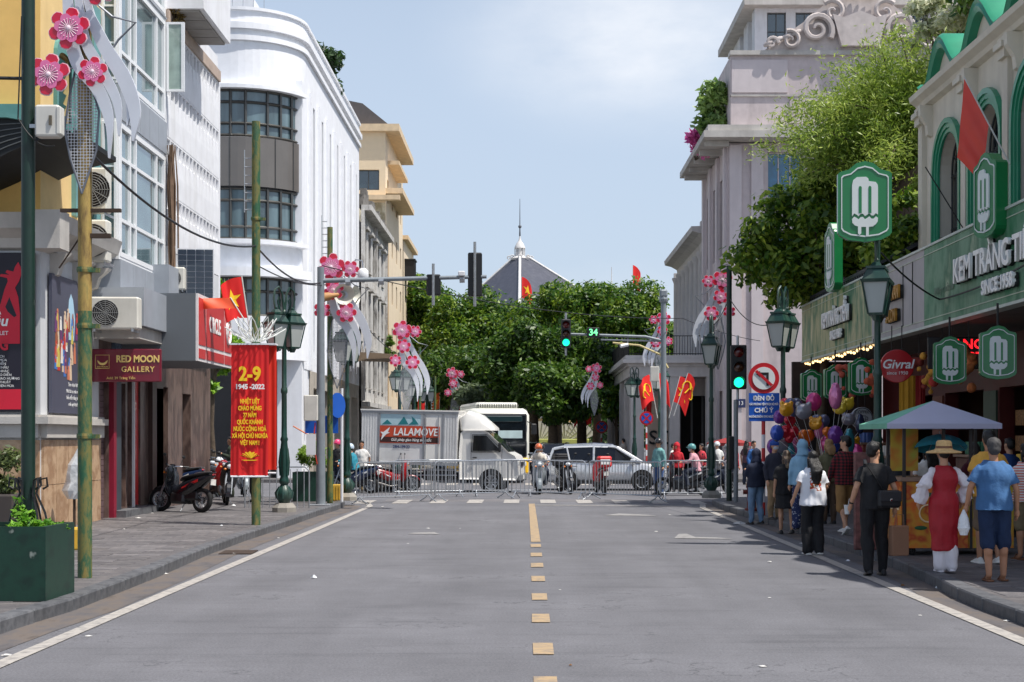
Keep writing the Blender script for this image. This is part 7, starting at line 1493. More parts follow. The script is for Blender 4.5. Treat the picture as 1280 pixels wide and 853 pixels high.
def car(label,loc,rz,paint,L=4.4,Wd=1.84,Hh=1.62,cat='car',name='parked_car',stations=None,roofbox=None,group=None,glassm=None):
 """x forward"""
 t=thing(name,label,cat,loc,rz,group);h2=Wd/2;k=L/4.4;z=Hh/1.62
 def ring(x,w,zb,zt):
  P=[(0,zb),(w*.8,zb),(w*.95,zb+.08),(w,zb+.22),(w*1.0,.62*z),(w*.965,zt-.10),(w*.90,zt-.02),(w*.55,zt+.012),(0,zt+.02)]
  P=P+[(-a,b) for a,b in reversed(P[1:-1])];return [(x*k,a,b) for a,b in P]
 S=stations or [(-2.2,.62,.48,.80),(-2.17,.80,.36,1.0),(-2.05,.88,.27,1.06),(-1.5,.92,.22,1.06),(-.6,.92,.22,1.03),(.5,.92,.22,1.02),(1.0,.92,.22,1.01),(1.5,.91,.24,.96),(1.95,.86,.28,.86),(2.13,.74,.34,.76),(2.19,.6,.44,.64)]
 part('body',MB().loft([ring(x,w*h2/.92,zb,zt*z) for x,w,zb,zt in S]),paint,t,smooth=True,fix=True)
 G=[(-2.08,1.02,.80,.62,1.06),(-1.9,1.03,.86,.66,1.50),(-1.5,1.04,.87,.68,1.57),(-.5,1.02,.87,.69,1.60),(.1,1.01,.87,.68,1.585),(.35,1.0,.87,.67,1.55),(1.28,.98,.84,.60,.99)]
 def gr(x,zb,wb,wt,zt,e=0,lo=None): wb,wt=wb*h2/.92+e,wt*h2/.92+e;return [(x*k,-wb,zb*z),(x*k,-wt,zt*z+e-.05),(x*k,-wt*.86,zt*z+e),(x*k,wt*.86,zt*z+e),(x*k,wt,zt*z+e-.05),(x*k,wb,zb*z)]
 part('windows',MB().loft([gr(*g) for g in G]),glassm or GLASSD,t,fix=True)
 mb=MB();rr=[[(x*k,-wt*h2/.92*1.02-.01,zt*z-.06),(x*k,-wt*h2/.92*.88,zt*z+.015),(x*k,0,zt*z+.035),(x*k,wt*h2/.92*.88,zt*z+.015),(x*k,wt*h2/.92*1.02+.01,zt*z-.06),(x*k,0,zt*z-.03)] for x,zb,wb,wt,zt in G[1:6]]
 mb.loft(rr);part('roof',mb,paint,t,smooth=True,fix=True)
 for s in (-1,1):
  q=h2/.92;mb=MB()
  mb.tube([(1.28*k,s*.86*q,.98*z),(.36*k,s*.70*q,1.53*z),(.1*k,s*.71*q,1.56*z)],.035,6);mb.tube([(-.42*k,s*.885*q,1.03*z),(-.42*k,s*.71*q,1.56*z)],.04,6);mb.tube([(-2.04*k,s*.83*q,1.06*z),(-1.88*k,s*.70*q,1.46*z),(-1.5*k,s*.70*q,1.53*z)],.055,6);mb.tube([(-1.28*k,s*.885*q,1.05*z),(-1.4*k,s*.72*q,1.52*z)],.03,6);part('pillar_frame',mb,paint,t,smooth=True,kind='stuff')
  part('window_trim',MB().tube([(-1.95*k,s*.875*q,1.055*z),(-.5*k,s*.90*q,1.035*z),(1.25*k,s*.875*q,1.0*z)],.014,5),CHROME,t)
  for x in (-1.38,1.32): part('wheel_arch',MB().lathe([(.39*z,-.005),(.39*z,.005)],24),M('dark wheel well'),t,(x*k,s*(h2+.002),.36*z),rot=(PI/2,0,0));wheel(t,x*k,s*(h2-.07),.325*z,.325*z,.22,'y',STEEL,5)
  mb=MB();mb.rbox(1.0*k,s*(h2+.09),1.06*z,.16,.2,.13,.04);part('door_mirror',mb,paint,t)
  mb=MB();mb.sph((2.02*k,s*.66*q,.72*z),(.14,.17,.085),10,6);part('headlight',mb,M('headlight glass'),t,smooth=True)
  mb=MB();mb.sph((-2.10*k,s*.72*q,.93*z),(.09,.14,.10),10,6);part('tail_light',mb,M('red tail lens'),t,smooth=True)
  mb=MB()
  for x in (.98,-.42,-1.3): mb.bb(x*k-.004,x*k+.004,s*(h2+.001),s*(h2-.01),.32*z,1.0*z)
  part('door_seam',mb,BLACK,t,kind='stuff')
  for x in (-.25,-1.1): part('door_handle',MB().rbox(x*k,s*(h2+.012),.86*z,.18,.03,.03,.01),CHROME,t)
  part('sill_trim',MB().bb(-1.0*k,.95*k,s*(h2-.03),s*(h2+.012),.22,.34),M('dark plastic trim',(44,44,46),.7),t)
 part('grille',MB().rbox(2.165*k,0,.60*z,.06,.95,.2,.03),BLACK,t);part('front_bumper',MB().rbox(2.12*k,0,.36*z,.14,1.4,.16,.04),M('dark plastic trim'),t);part('number_plate',MB().bb(2.20*k,2.215*k,-.24,.24,.44*z,.55*z),M('plate white'),t)
 mb=MB()
 for s in (-1,1): mb.tube([(-1.5*k,s*.58,1.62*z),(-.5*k,s*.6,1.67*z),(.2*k,s*.58,1.62*z)],.02,6)
 part('roof_rails',mb,CHROME,t);return t
SILV=M('silver car paint',(206,209,212),.22,.35,coat=.8,var=.02)
car('silver hatchback suv crossing behind the barriers and the waiting motorbikes',(2.68,50.3,0),-.12,SILV,L=4.1,Wd=1.76,Hh=1.53,name='suv')
car('grey car facing the camera beyond the crossing, left of the silver one',(1.3,74,0),-PI/2-.15,M('dark grey car paint',(120,126,134),.25,.4,coat=.8),Hh=1.5,group='cars farther down the street')
car('white and green taxi behind the riders at the crossing',(-.1,84,0),-PI/2,M('pale green white paint',(196,214,200),.3,coat=.7),Hh=1.55,group='cars farther down the street');car('white car farther back by the sponsor stand',(-1.9,92,0),-PI/2+.1,BWH,Hh=1.55,group='cars farther down the street')
car('blue grey car parked on the far left behind the truck roof',(-3.8,78,0),PI/2,M('blue car paint',(60,90,120),.3,coat=.7),Hh=1.7,group='cars farther down the street')
# delivery truck (x forward)
T=thing('delivery_truck','white box delivery truck with an orange courier banner crossing behind the barriers','truck',(-2.62,48.7,0),-.13)
TW=M('white truck paint',(236,234,228),.3,coat=.5,var=.03,dirt=.1);CBX=M('grey white cargo panel',(222,222,220),.5,.0,var=.05,dirt=.25);ALU=M('aluminium rail',(176,180,184),.35,.7)
hw=.86
cg=part('cargo_box',MB().bb(-2.75,.42,-hw,hw,.92,2.62),CBX,T);cg.rotation_euler=(0,math.radians(1.2),0);cg.location=(0,0,-.02)
def cgp(nm,mb,m,**k): return part(nm,mb,m,cg,**k)
mb=MB()
for k in range(6): x=-2.74+k*.09;mb.bb(x,x+.045,-hw-.02,-hw-.001,.98,2.55)
for k in range(5): x=.0+k*.09;mb.bb(x,x+.045,-hw-.02,-hw-.001,.98,2.55)
cgp('corrugation',mb,CBX,kind='stuff')
mb=MB();mb.bb(-2.78,.45,-hw-.04,-hw-.001,2.55,2.66);mb.bb(-2.78,.45,hw+.001,hw+.04,2.55,2.66);mb.bb(-2.78,.45,-hw-.03,-hw-.001,.88,.97);cgp('edge_rail',mb,ALU);cgp('roof_cap',MB().bb(-2.79,.46,-hw-.05,hw+.05,2.625,2.67),TW)
for x in (-2.2,-.72,-.10): cgp('door_frame',MB().bb(x,x+.06,-hw-.035,-hw-.001,.98,2.54),ALU)
cgp('side_door',MB().bb(-.66,-.10,-hw-.02,-hw-.001,1.0,2.45),TW)
for x in (-.62,-.2): mb=MB();mb.tube([(x,-hw-.045,1.0),(x,-hw-.045,2.5)],.014,6);cgp('lock_rod',mb,ALU)
cgp('upper_sticker',MB().bb(-2.12,-.80,-hw-.012,-hw-.001,2.16,2.52),M('pale blue sticker',(176,206,214),.5))
mb=MB();mb.prism([(-1.55,2.18),(-1.35,2.45),(-1.2,2.2)],-hw-.016,-hw-.013);mb.prism([(-1.2,2.18),(-.86,2.2),(-.98,2.36),(-1.1,2.46),(-1.06,2.3)],-hw-.016,-hw-.013);mb.prism([(-2.08,2.18),(-1.9,2.34),(-1.75,2.2)],-hw-.016,-hw-.013);cgp('sticker_drawing',mb,M('teal print',(30,120,126),.5),fix=True)
cgp('banner_panel',MB().bb(-2.14,-.16,-hw-.026,-hw-.0205,1.58,2.14),M('orange courier banner',(196,74,44),.5,var=.08))
cgp('banner_strip',MB().bb(-2.13,-.17,-hw-.0295,-hw-.0265,1.61,1.78),M('dark brown strip',(60,34,30),.5))
tx=text_mesh('LALAMOVE',.34,.002,.006,.86,.12);tx.materials.append(WP);o=inst('lettering',tx,cg,(-.96,-hw-.033,1.94));o['kind']='stuff'
tx=text_mesh('Gửi phép giao hàng siêu tốc',.13,.001,.002,.9,.2);tx.materials.append(WP);o=inst('lettering',tx,cg,(-1.1,-hw-.034,1.69));o['kind']='stuff'
tx=text_mesh('29H-199.22',.13,.001,.003,.9);tx.materials.append(M('navy print',(40,60,110),.5));o=inst('lettering',tx,cg,(-1.42,-hw-.012,1.46));o['kind']='stuff'
mb=MB();mb.prism([(-2.10,1.66),(-2.05,1.86),(-2.12,1.94),(-2.02,1.93),(-1.80,2.10),(-1.87,1.93),(-1.80,1.92),(-1.92,1.86),(-1.98,1.80)],-hw-.034,-hw-.0305);cgp('bird_logo',mb,WP,fix=True)
# cab: lofted cross sections along y for a rounded shell
prof=[(.50,.42),(.50,1.30),(.56,1.92),(.66,2.0),(1.30,2.0),(1.45,1.93),(2.10,1.30),(2.32,1.18),(2.42,1.0),(2.45,.55),(2.38,.40),(2.05,.40),(1.95,.40),(.95,.42)]
def cabring(y,ins): cx,cz=1.4,1.1;return [(cx+(a-cx)*(1-ins),y,cz+(b-cz)*(1-ins*.8)) for a,b in prof]
part('cab',MB().loft([cabring(-.80,.10),cabring(-.83,.04),cabring(-.845,0)][:3] + [cabring(.845,0),cabring(.83,.04),cabring(.80,.10)]),TW,T,fix=True)
for s in (-1,1):
 y=s*.852;part('side_window',MB().prism([(.95,1.34),(.98,1.84),(1.40,1.84),(1.80,1.42),(1.80,1.34)],y-.004,y+.004),GLASSD,T,fix=True)
 part('window_frame',MB().tube([(.92,y*1.004,1.31),(.95,y*1.004,1.87),(1.42,y*1.004,1.87),(1.85,y*1.004,1.44),(1.85,y*1.004,1.31),(.92,y*1.004,1.31)],.014,5),BLACK,T);mb=MB();mb.tube([(.90,y*1.002,.5),(.90,y*1.002,1.92)],.006,4);mb.tube([(1.92,y*1.002,1.4),(1.88,y*1.002,.85)],.006,4);part('door_seam',mb,BLACK,T);part('door_handle',MB().rbox(1.02,y*1.01,1.12,.14,.03,.04,.01),BLACK,T)
 mb=MB();mb.rbox(1.86,s*1.02,1.46,.08,.16,.30,.03);mb.tube([(1.86,s*.85,1.38),(1.86,s*.98,1.42)],.015,5);part('door_mirror',mb,BLACK,T)
 part('wheel_arch',MB().lathe([(.39,-.005),(.39,.005)],24),M('dark wheel well'),T,(1.55,s*.85,.38),rot=(PI/2,0,0));wheel(T,1.55,s*.79,.33,.33,.2,'y',STEEL,8);wheel(T,-1.35,s*.70,.30,.30,.26,'y',M('dirty rim',(110,108,102),.7),8);wheel(T,-2.15,s*.72,.29,.29,.2,'y',M('dirty rim'),8)
 mb=MB();mb.rbox(2.36,s*.62,.92,.14,.30,.2,.04);part('headlight',mb,M('headlight glass'),T);part('mud_guard',MB().bb(-1.75,-.95,s*.45,s*.80,.66,.70),BLACK,T)
mb=MB();w=.74;mb.add([(1.46,-w,1.915),(1.46,w,1.915),(2.105,w*1.04,1.315),(2.105,-w*1.04,1.315)],[(0,1,2,3)]);mb.v=[(x+.012,y,z+.012) for x,y,z in mb.v];part('windshield',mb,M('windshield glass',(46,54,58),.06,coat=1,var=.3,vs=2),T,fix=True)
mb=MB();mb.tube([(2.1,-.6,1.345),(1.85,-.1,1.585)],.012,5);mb.tube([(2.1,0,1.345),(1.85,.5,1.585)],.012,5);part('wiper',mb,BLACK,T);part('bumper',MB().rbox(2.44,0,.48,.12,1.66,.24,.04),M('grey bumper',(120,122,124),.6),T);part('grille',MB().bb(2.43,2.455,-.35,.35,.82,.98),BLACK,T);part('number_plate',MB().bb(2.505,2.515,-.22,.22,.42,.55),M('plate white'),T)
rgd=lambda y,k,ins: [(.52+ins,y,2.0),(.50+ins,y,2.2+.3*k),(.75,y,2.32+.32*k),(1.15,y,2.26+.24*k),(1.6-ins,y,2.05+.05*k),(1.62-ins,y,2.0)]
part('wind_deflector',MB().loft([rgd(-.80,.0,.1),rgd(-.72,.7,.02),rgd(-.4,1,0),rgd(.4,1,0),rgd(.72,.7,.02),rgd(.80,0,.1)]),TW,T,smooth=True,fix=True)
part('chassis',MB().bb(-2.7,2.0,-.4,.4,.45,.62),BLACK,T);part('fuel_tank',MB().rbox(-.3,-.6,.55,.8,.35,.34,.05),M('dark engine metal'),T);part('spare_box',MB().rbox(.2,-.66,.6,.3,.2,.3,.03),BLACK,T);mb=MB();mb.rbox(-2.0,-.84,.72,.5,.04,.14,.01);part('side_marker_plate',mb,WHITE,T)
mb=MB()
for s in (-1,1): mb.tube([(-.9,s*.8,.55),(.42,s*.8,.55)],.02,5);mb.tube([(-.9,s*.8,.72),(.42,s*.8,.72)],.02,5);mb.tube([(-.3,s*.8,.5),(-.3,s*.8,.92)],.02,5)
part('side_guard',mb,STEEL,T,kind='stuff')
# bus
B_=thing('bus','white and yellow city bus with a dark windshield turning behind the truck','bus',(-1.75,61.3,0),math.radians(-80));BW=M('bus cream paint',(220,220,208),.35,coat=.4,var=.03,dirt=.1);BY=M('bus yellow paint',(240,188,20),.35,coat=.4,var=.03)
def bring(x,w,z0,z1,r=.18): return [(x,-w,z0),(x,-w,z1-r),(x,-w+r*.4,z1-r*.35),(x,-w+r,z1),(x,w-r,z1),(x,w-r*.4,z1-r*.35),(x,w,z1-r),(x,w,z0)]
part('body',MB().loft([bring(-4.0,1.1,.45,2.8),bring(-3.9,1.18,.35,2.9),bring(3.3,1.18,.35,2.92),bring(3.75,1.16,.35,2.9,.25),bring(3.95,1.05,.4,2.7,.35)]),BW,B_,smooth=True,fix=True)
part('windshield',MB().rbox(3.93,0,1.84,.13,2.08,1.72,.1),M('dark windshield',(22,28,33),.08,coat=.4,var=.3),B_);part('destination_board',MB().rbox(3.97,0,2.50,.1,1.7,.24,.03),M('destination board',(30,52,56),.2,coat=.5),B_);part('yellow_skirt',MB().rbox(3.9,0,.68,.22,2.2,.62,.06),BY,B_)
for s in (-1,1):
 part('side_glazing',MB().bb(-3.7,3.2,s*1.17,s*1.192,1.35,2.35),M('dark windshield'),B_);part('yellow_stripe',MB().bb(-3.8,3.7,s*1.17,s*1.19,.4,1.0),BY,B_);wheel(B_,2.3,s*1.05,.45,.45,.28,'y',STEEL,8);wheel(B_,-2.3,s*1.05,.45,.45,.28,'y',STEEL,8)
 part('headlight',MB().rbox(4.0,s*.85,.75,.08,.3,.18,.03),M('headlight glass'),B_);mb=MB();mb.tube([(3.9,s*1.05,2.4),(4.2,s*1.25,2.3)],.02,5);mb.rbox(4.2,s*1.27,2.1,.1,.2,.42,.03);part('mirror',mb,BLACK,B_)
part('driver_sun_visor',MB().bb(3.94,4.0,-.1,.85,1.75,2.05),M('pale visor',(186,206,206),.4),B_)
part('roof_unit',MB().rbox(.6,0,3.03,5.0,1.7,.26,.1),BW,B_);mb=MB()
for k in range(24): mb.bb(3.101,3.112,-.82+k*.07,-.785+k*.07,2.95,3.1)
part('roof_louvres',mb,M('dark louvre',(60,60,58),.7),B_,kind='stuff');part('wiper',MB().tube([(4.01,-.7,1.02),(4.01,.1,1.5)],.012,5),BLACK,B_)
t=thing('market_parasol','faded red parasol over the pavement beyond the right corner','parasol',(7.9,58,-.05));mb=MB();n=10
mb.add([(0,0,1.85)]+[(.9*math.cos(2*PI*k/n),.9*math.sin(2*PI*k/n),1.62) for k in range(n)]+[(.9*math.cos(2*PI*k/n),.9*math.sin(2*PI*k/n),1.5) for k in range(n)],[(0,1+k,1+(k+1) % n) for k in range(n)]+[(1+k,1+n+k,1+n+(k+1) % n,1+(k+1) % n) for k in range(n)]);part('canopy',mb,M('faded red canvas',(140,40,40),.8),t);part('post',MB().tube([(0,0,.05),(0,0,1.85)],.03,6),STEEL,t)
# ================================================================== PEOPLE
def V(*a): return Vector(a)
DEF=dict(pelvis=(0,0,.93),chest=(0,0,1.28),neck=(0,0.0,1.44),head=(0,.015,1.585),shL=(-.160,0,1.328),shR=(.160,0,1.328),elL=(-.235,-.02,1.10),elR=(.235,-.02,1.10),wrL=(-.235,.05,.85),wrR=(.235,.05,.85),
           hiL=(-.092,0,.90),hiR=(.092,0,.90),knL=(-.10,.02,.49),knR=(.10,.02,.49),anL=(-.10,0,.08),anR=(.10,0,.08),ftL=0.0,ftR=0.0)
WALK1=dict(knL=(-.09,.16,.50),anL=(-.08,.22,.10),knR=(.09,-.02,.49),anR=(.09,-.22,.14),ftR=-.6,elL=(-.24,-.12,1.12),wrL=(-.22,-.14,.88),elR=(.24,.04,1.11),wrR=(.22,.17,.90))
WALK2=dict(knR=(.09,.15,.50),anR=(.08,.20,.10),knL=(-.09,-.02,.49),anL=(-.09,-.20,.13),ftL=-.6,elR=(.24,-.12,1.12),wrR=(.23,-.12,.88),elL=(-.24,.04,1.11),wrL=(-.23,.16,.90))
STEP=dict(knL=(-.10,.05,.49),anL=(-.10,.05,.08),knR=(.10,.0,.49),anR=(.10,-.06,.09),ftR=-.1)
SIT=dict(pelvis=(0,-.12,.84),chest=(0,-.02,1.18),neck=(0,.02,1.33),head=(0,.06,1.47),shL=(-.162,.0,1.225),shR=(.162,.0,1.225),elL=(-.25,.12,1.06),elR=(.25,.12,1.06),wrL=(-.28,.34,1.04),wrR=(.28,.34,1.04),hiL=(-.10,-.10,.82),hiR=(.10,-.10,.82),knL=(-.17,.28,.72),knR=(.17,.28,.72),anL=(-.14,.16,.34),anR=(.14,.16,.34))
PHONE=dict(elL=(-.22,.06,1.12),wrL=(-.08,.26,1.22),elR=(.22,.06,1.12),wrR=(.08,.26,1.22))
def cap(mb,a,b,ra,rb,n=12):
 mb.tube([a,b],[ra,rb],n);mb.sph(a,ra,n,8);mb.sph(b,rb,n,8)
def torso_rings(J,g,z0=0,spec=None):
 P,Cc,Nk=V(*J['pelvis']),V(*J['chest']),V(*J['neck']);sh=(V(*J['shR'])-V(*J['shL']));ax=sh.normalized();rings=[]
 spec=spec or [(-.10,.150,.108),(0,.168,.118),(.22,.150,.104),(.5,.146,.104),(.8,.160,.114),(.95,.162,.108),(1.12,.148,.088),(1.25,.10,.072)]
 for t_,w,d in spec:
  c=P.lerp(Cc,t_) if t_ <=1 else Cc.lerp(Nk,(t_-1)/.4);a=V(1,0,0).lerp(ax,min(1,max(0,t_))).normalized();b=V(0,0,1).cross(a).normalized()
  rings.append([tuple(c+a*((w+g)*math.cos(2*PI*k/16))+b*((d+g)*math.sin(2*PI*k/16))) for k in range(16)])
 return rings
def hand(mb,el,wr,s,curl=.5,fist=False):
 el,wr=V(*el),V(*wr);d=(wr-el).normalized();side=V(-s,0,0);out=side-d*side.dot(d);out=out.normalized() if out.length > .1 else V(0,1,0);f=d.cross(out).normalized()*s
 if abs(d.z) < .5: f=V(0,0,1).cross(d).normalized() if d.length else f
 pc=wr+d*.045;mb.tube([wr-d*.01,wr+d*.035,wr+d*.085],[.026,.036,.034],10,flat=.55) if False else mb.sph(pc,(.036,.030,.05),10,8,rot=d.to_track_quat('Z','Y').to_matrix())
 for k,L in enumerate((.066,.076,.070,.054)):
  o=f*(.027-.018*k);p0=wr+d*.078+o;p1=p0+d*L*.5+out*L*.16*curl*2;p2=p1+d*L*.42*(1-curl*.5)+out*L*.45*curl;mb.tube([p0-d*.02,p0,p1,p2],[.0105,.010,.009,.0075],7)
 p0=wr+d*.025+f*.03;mb.tube([p0-f*.01,p0+f*.018+d*.02,p0+f*.020+d*.055+out*.015],[.013,.0115,.009],7)
def limb(mb,a,m,b,r0,r1,r2,n=12):
 a,m,b=V(*a),V(*m),V(*b);mb.tube([a,a.lerp(m,.35),m],[r0,r0*.97,r1],n);mb.tube([m,m.lerp(b,.3),b],[r1,r1*1.02,r2],n);mb.sph(a,r0,n,8);mb.sph(m,r1*1.0,n,8);mb.sph(b,r2,n,8)
def person(label,x,y,z,rz,h,top,bottom,pose=None,shoes=None,hair='short',detail=0,headyaw=0.0,kind_bottom='trousers',sleeve=.45,hairm=None,skin=None,extras=(),topl=None,shirt_hem=-.12,fat=0.0,face=False,group='people on the street',long_hair=.45,curl=.45):
 t=thing('person',label,'person',(x,y,z),rz,group);J=dict(DEF);J.update(pose or {});k=h/1.7
 J={a: (tuple(c*k for c in b) if isinstance(b,tuple) else b) for a,b in J.items()}
 vox=(.0105 if detail else .019);skin=skin or SKINM;H=V(*J['head']);N_=V(*J['neck']);R=Matrix.Rotation(headyaw,3,'Z')
 mb=MB();mb.loft([[(a,b,c) for a,b,c in r] for r in torso_rings(J,-.012+fat*.5)]);mb.tube([N_-V(0,0,.06),N_+V(0,0,.02),H-V(0,0,.05)],[.062*k,.052*k,.055*k],12)
 mb.sph(H+R @ V(0,-.008,.02)*k,(.074*k,.092*k,.098*k),16,12);mb.sph(H+R @ V(0,.022,-.052)*k,(.056*k,.066*k,.066*k),14,10);mb.sph(H+R @ V(0,.088,-.012)*k,(.013*k,.02*k,.024*k),8,6);mb.sph(H+R @ V(0,.07,-.095)*k,(.024*k,.02*k,.018*k),8,6)
 for s in (-1,1): mb.sph(H+R @ V(s*.076,-.005,-.008)*k,(.014*k,.022*k,.032*k),8,6)
 for s,q in ((-1,'L'),(1,'R')):
  limb(mb,J['sh'+q],J['el'+q],J['wr'+q],.047*k,.036*k,.026*k);hand(mb,J['el'+q],J['wr'+q],s,curl)
  limb(mb,J['hi'+q],J['kn'+q],J['an'+q],.078*k+fat*.3,.052*k,.036*k)
  kn,an=V(*J['kn'+q]),V(*J['an'+q]);c=kn.lerp(an,.28)+V(0,-.018*k,0);mb.sph(c,(.052*k,.056*k,.10*k),12,8,rot=(kn-an).to_track_quat('Z','Y').to_matrix())
  f=Matrix.Rotation(J['ft'+q],3,'X');mb.tube([an,an+f @ V(0,.03,-.035)*k,an+f @ V(0,.13,-.055)*k],[.034*k,.034*k,.022*k],8)
 part('body',realize(mb,vox,2),skin,t)
 for q,s in (('L',-1),('R',1)):
  an=V(*J['an'+q]);f=Matrix.Rotation(J['ft'+q],3,'X');mb=MB();rings=[]
  for yy,w,hh in ((-.075,.022,.03),(-.06,.036,.075),(0,.04,.10),(.06,.044,.07),(.12,.046,.05),(.165,.036,.04),(.185,.015,.02)): rings.append([(w*math.cos(a),yy,-.075+hh*max(0,math.sin(a)) if math.sin(a) > 0 else -.075) for a in [2*PI*i/12 for i in range(12)]])
  if shoes: mb.loft(rings);mb.v=[tuple(an+(f @ Vector(v))*k) for v in mb.v];part('shoe' if shoes[1] !='sandal' else 'sandal',mb,shoes[0],t,smooth=True,fix=True) if shoes[1] !='sandal' else None
  if shoes and shoes[1] =='sandal': mb=MB();mb.rbox(0,.055,-.068,.09,.25,.022,.01);mb.tube([(-.045,.09,-.055),(0,.1,.0),(.045,.09,-.055)],.01,5);mb.v=[tuple(an+(f @ Vector(v))*k) for v in mb.v];part('sandal',mb,shoes[0],t)
  if shoes and shoes[1] =='sneaker': mb=MB();mb.rbox(0,.055,-.068,.095,.27,.024,.01);mb.v=[tuple(an+(f @ Vector(v))*k) for v in mb.v];part('sole',mb,M('white rubber sole',(220,218,212),.6),t)
 mb=MB();P=V(*J['pelvis']);w2={'trousers': 0,'loose': .022,'wide': .045,'tight': -.01}.get(kind_bottom,0)
 if kind_bottom in ('trousers','loose','wide','tight','shorts','long_shorts'):
  mb.loft(torso_rings(J,.006+fat*.6,spec=[(-.28,.12,.10),(-.10,.165,.122),(0.05,.168,.12),(.2,.15,.108)]))
  for q in 'LR':
   hi,kn,an=J['hi'+q],J['kn'+q],V(*J['an'+q])
   if 'shorts' in kind_bottom: e=V(*hi).lerp(V(*kn),1.0 if kind_bottom =='shorts' else 1.12);cap(mb,V(*hi),e,.098*k+fat*.4,(.088)*k)
   else: limb(mb,hi,kn,tuple(an+V(0,-.01,.0)),.098*k+fat*.4,(.077+w2)*k,(.060+w2*1.3)*k)
  part('shorts' if 'shorts' in kind_bottom else 'trousers',realize(mb,vox,1,.017,8),bottom,t)
 elif kind_bottom =='skirt':
  mb.loft(torso_rings(J,.02,spec=[(-1.15,.20,.17),(-.8,.19,.15),(-.3,.18,.135),(0,.172,.125),(.3,.15,.108)]));part('skirt',realize(mb,vox,2,.012,8),bottom,t)
 if top:
  mb=MB();sp=[(shirt_hem-.12,.168,.124),(shirt_hem+.05,.168,.122),(.25,.156,.112),(.5,.152,.110),(.8,.164,.118),(.95,.170,.114),(1.12,.165,.10),(1.22,.135,.086),(1.30,.095,.072),(1.38,.068,.06)]
  mb.loft(torso_rings(J,.018+fat,spec=sp))
  for q in 'LR':
   sh,el,wr=V(*J['sh'+q]),V(*J['el'+q]),V(*J['wr'+q])
   if sleeve <=.6: e_=sh.lerp(el,sleeve*1.55);mb.tube([sh,sh.lerp(e_,.5),e_],[.060*k+fat*.3,.062*k+fat*.3,.068*k+fat*.2],14);mb.sph(sh,.060*k+fat*.3,12,8)
   else: limb(mb,sh,el,el.lerp(wr,min(1,(sleeve-.5)*2)),.060*k+fat*.3,.050*k,.042*k)
  part('shirt',realize(mb,vox,1,.019,7.5),top,t,label=topl)
 hm=hairm or HAIRM
 if hair:
  mb=MB();mb.sph(H+R @ V(0,-.022,.035)*k,(.086*k,.096*k,.094*k),16,12);mb.sph(H+R @ V(0,-.045,-.01)*k,(.078*k,.072*k,.078*k),14,10);mb.sph(H+R @ V(0,.03,.085)*k,(.062*k,.055*k,.038*k),12,8)
  if hair =='long' or hair =='tail':
   L=long_hair;Bk=H+R @ V(0,-.075,0)*k;w0=.092 if hair =='long' else .03;pts=[]
   for i in range(7): u=i/6;c=Bk+V(.012*math.sin(3*u),-(.10+fat)*min(1,u*L/.2)+.02*u,-u*L)*k;ww=(w0*(1+.22*math.sin(PI*u))*(1-.35*u**3))*k;pts.append([tuple(c+R @ V(ww*math.cos(2*PI*j/14),(.036+.012*math.sin(5*u))*k*math.sin(2*PI*j/14),0)) for j in range(14)])
   mb.loft(pts)
   for s in (-1,1): mb.tube([H+R @ V(s*.07,0,.02)*k,H+R @ V(s*.078,-.01,-.08)*k,H+R @ V(s*.07,-.05,-.20)*k],[.02*k,.022*k,.015*k],8)
  part('hair',realize(mb,vox*.9,1,.010 if hair !='short' else .006,26 if hair =='short' else 16),hm,t)
 if face or detail:
  for s in (-1,1): mb2=MB();mb2.sph(H+R @ V(s*.030,.079,.008)*k,(.012*k,.008*k,.007*k),8,6);part('eye',mb2,M('dark eye',(30,24,22),.2),t);mb2=MB();mb2.tube([H+R @ V(s*.016,.086,.03)*k,H+R @ V(s*.045,.076,.032)*k],.0045*k,5);part('eyebrow',mb2,HAIRM,t)
  mb2=MB();mb2.tube([H+R @ V(-.02,.083,-.055)*k,H+R @ V(0,.089,-.055)*k,H+R @ V(.02,.083,-.055)*k],.0055*k,6);part('mouth',mb2,M('lip tone',(150,80,74),.5),t)
 for e in extras: e(t,J,k,H,R)
 return t
# accessories (all worn, so parts of the person)
def ex_helmet(m,visor=True):
 def f(t,J,k,H,R):
  mb=MB();c=H+R @ V(0,-.01,.03)*k;prof=[(.118*math.cos(a)*k,.125*math.sin(a)*k) for a in [PI/2*i/8 for i in range(9)]];mb.lathe([(.112*k,-.05*k),(.119*k,-.02*k)]+prof[:-1]+[(.005,.125*k)],18,c,sy=1.12);part('helmet',mb,m,t,smooth=True)
  if visor: mb=MB();mb.rbox(0,.14*k,.0,.15*k,.07*k,.012,.005);mb.v=[tuple(c+R @ Vector(v)) for v in mb.v];part('helmet_peak',mb,m,t)
 return f
def ex_mask(m):
 def f(t,J,k,H,R): mb=MB();mb.sph(H+R @ V(0,.032,-.045)*k,(.062*k,.066*k,.052*k),14,8);part('face_mask',mb,m,t,smooth=True)
 return f
def ex_hood(m):
 def f(t,J,k,H,R): mb=MB();mb.sph(H+R @ V(0,-.025,.02)*k,(.108*k,.115*k,.13*k),14,10);mb.tube([H+R @ V(0,-.03,-.04)*k,V(*J['neck'])+V(0,-.02,-.04)*k],[.10*k,.13*k],12);part('hood',realize(mb,.018,2,.012,14),m,t)
 return f
def ex_straw_hat(m,band_):
 def f(t,J,k,H,R):
  c=H+V(0,-.01,.03)*k;mb=MB();mb.lathe([(.20,-.045),(.215,-.035),(.20,-.02),(.115,.0),(.098,.02),(.092,.09),(.075,.11),(.02,.118),(.005,.10),(.07,.09),(.085,.02),(.10,-.008)],28,c);o=part('straw_hat',mb,m,t,smooth=True);mb=MB();mb.lathe([(.102,.012),(.099,.045),(.094,.045),(.096,.012)],28,c);part('hat_band',mb,band_,t)
 return f
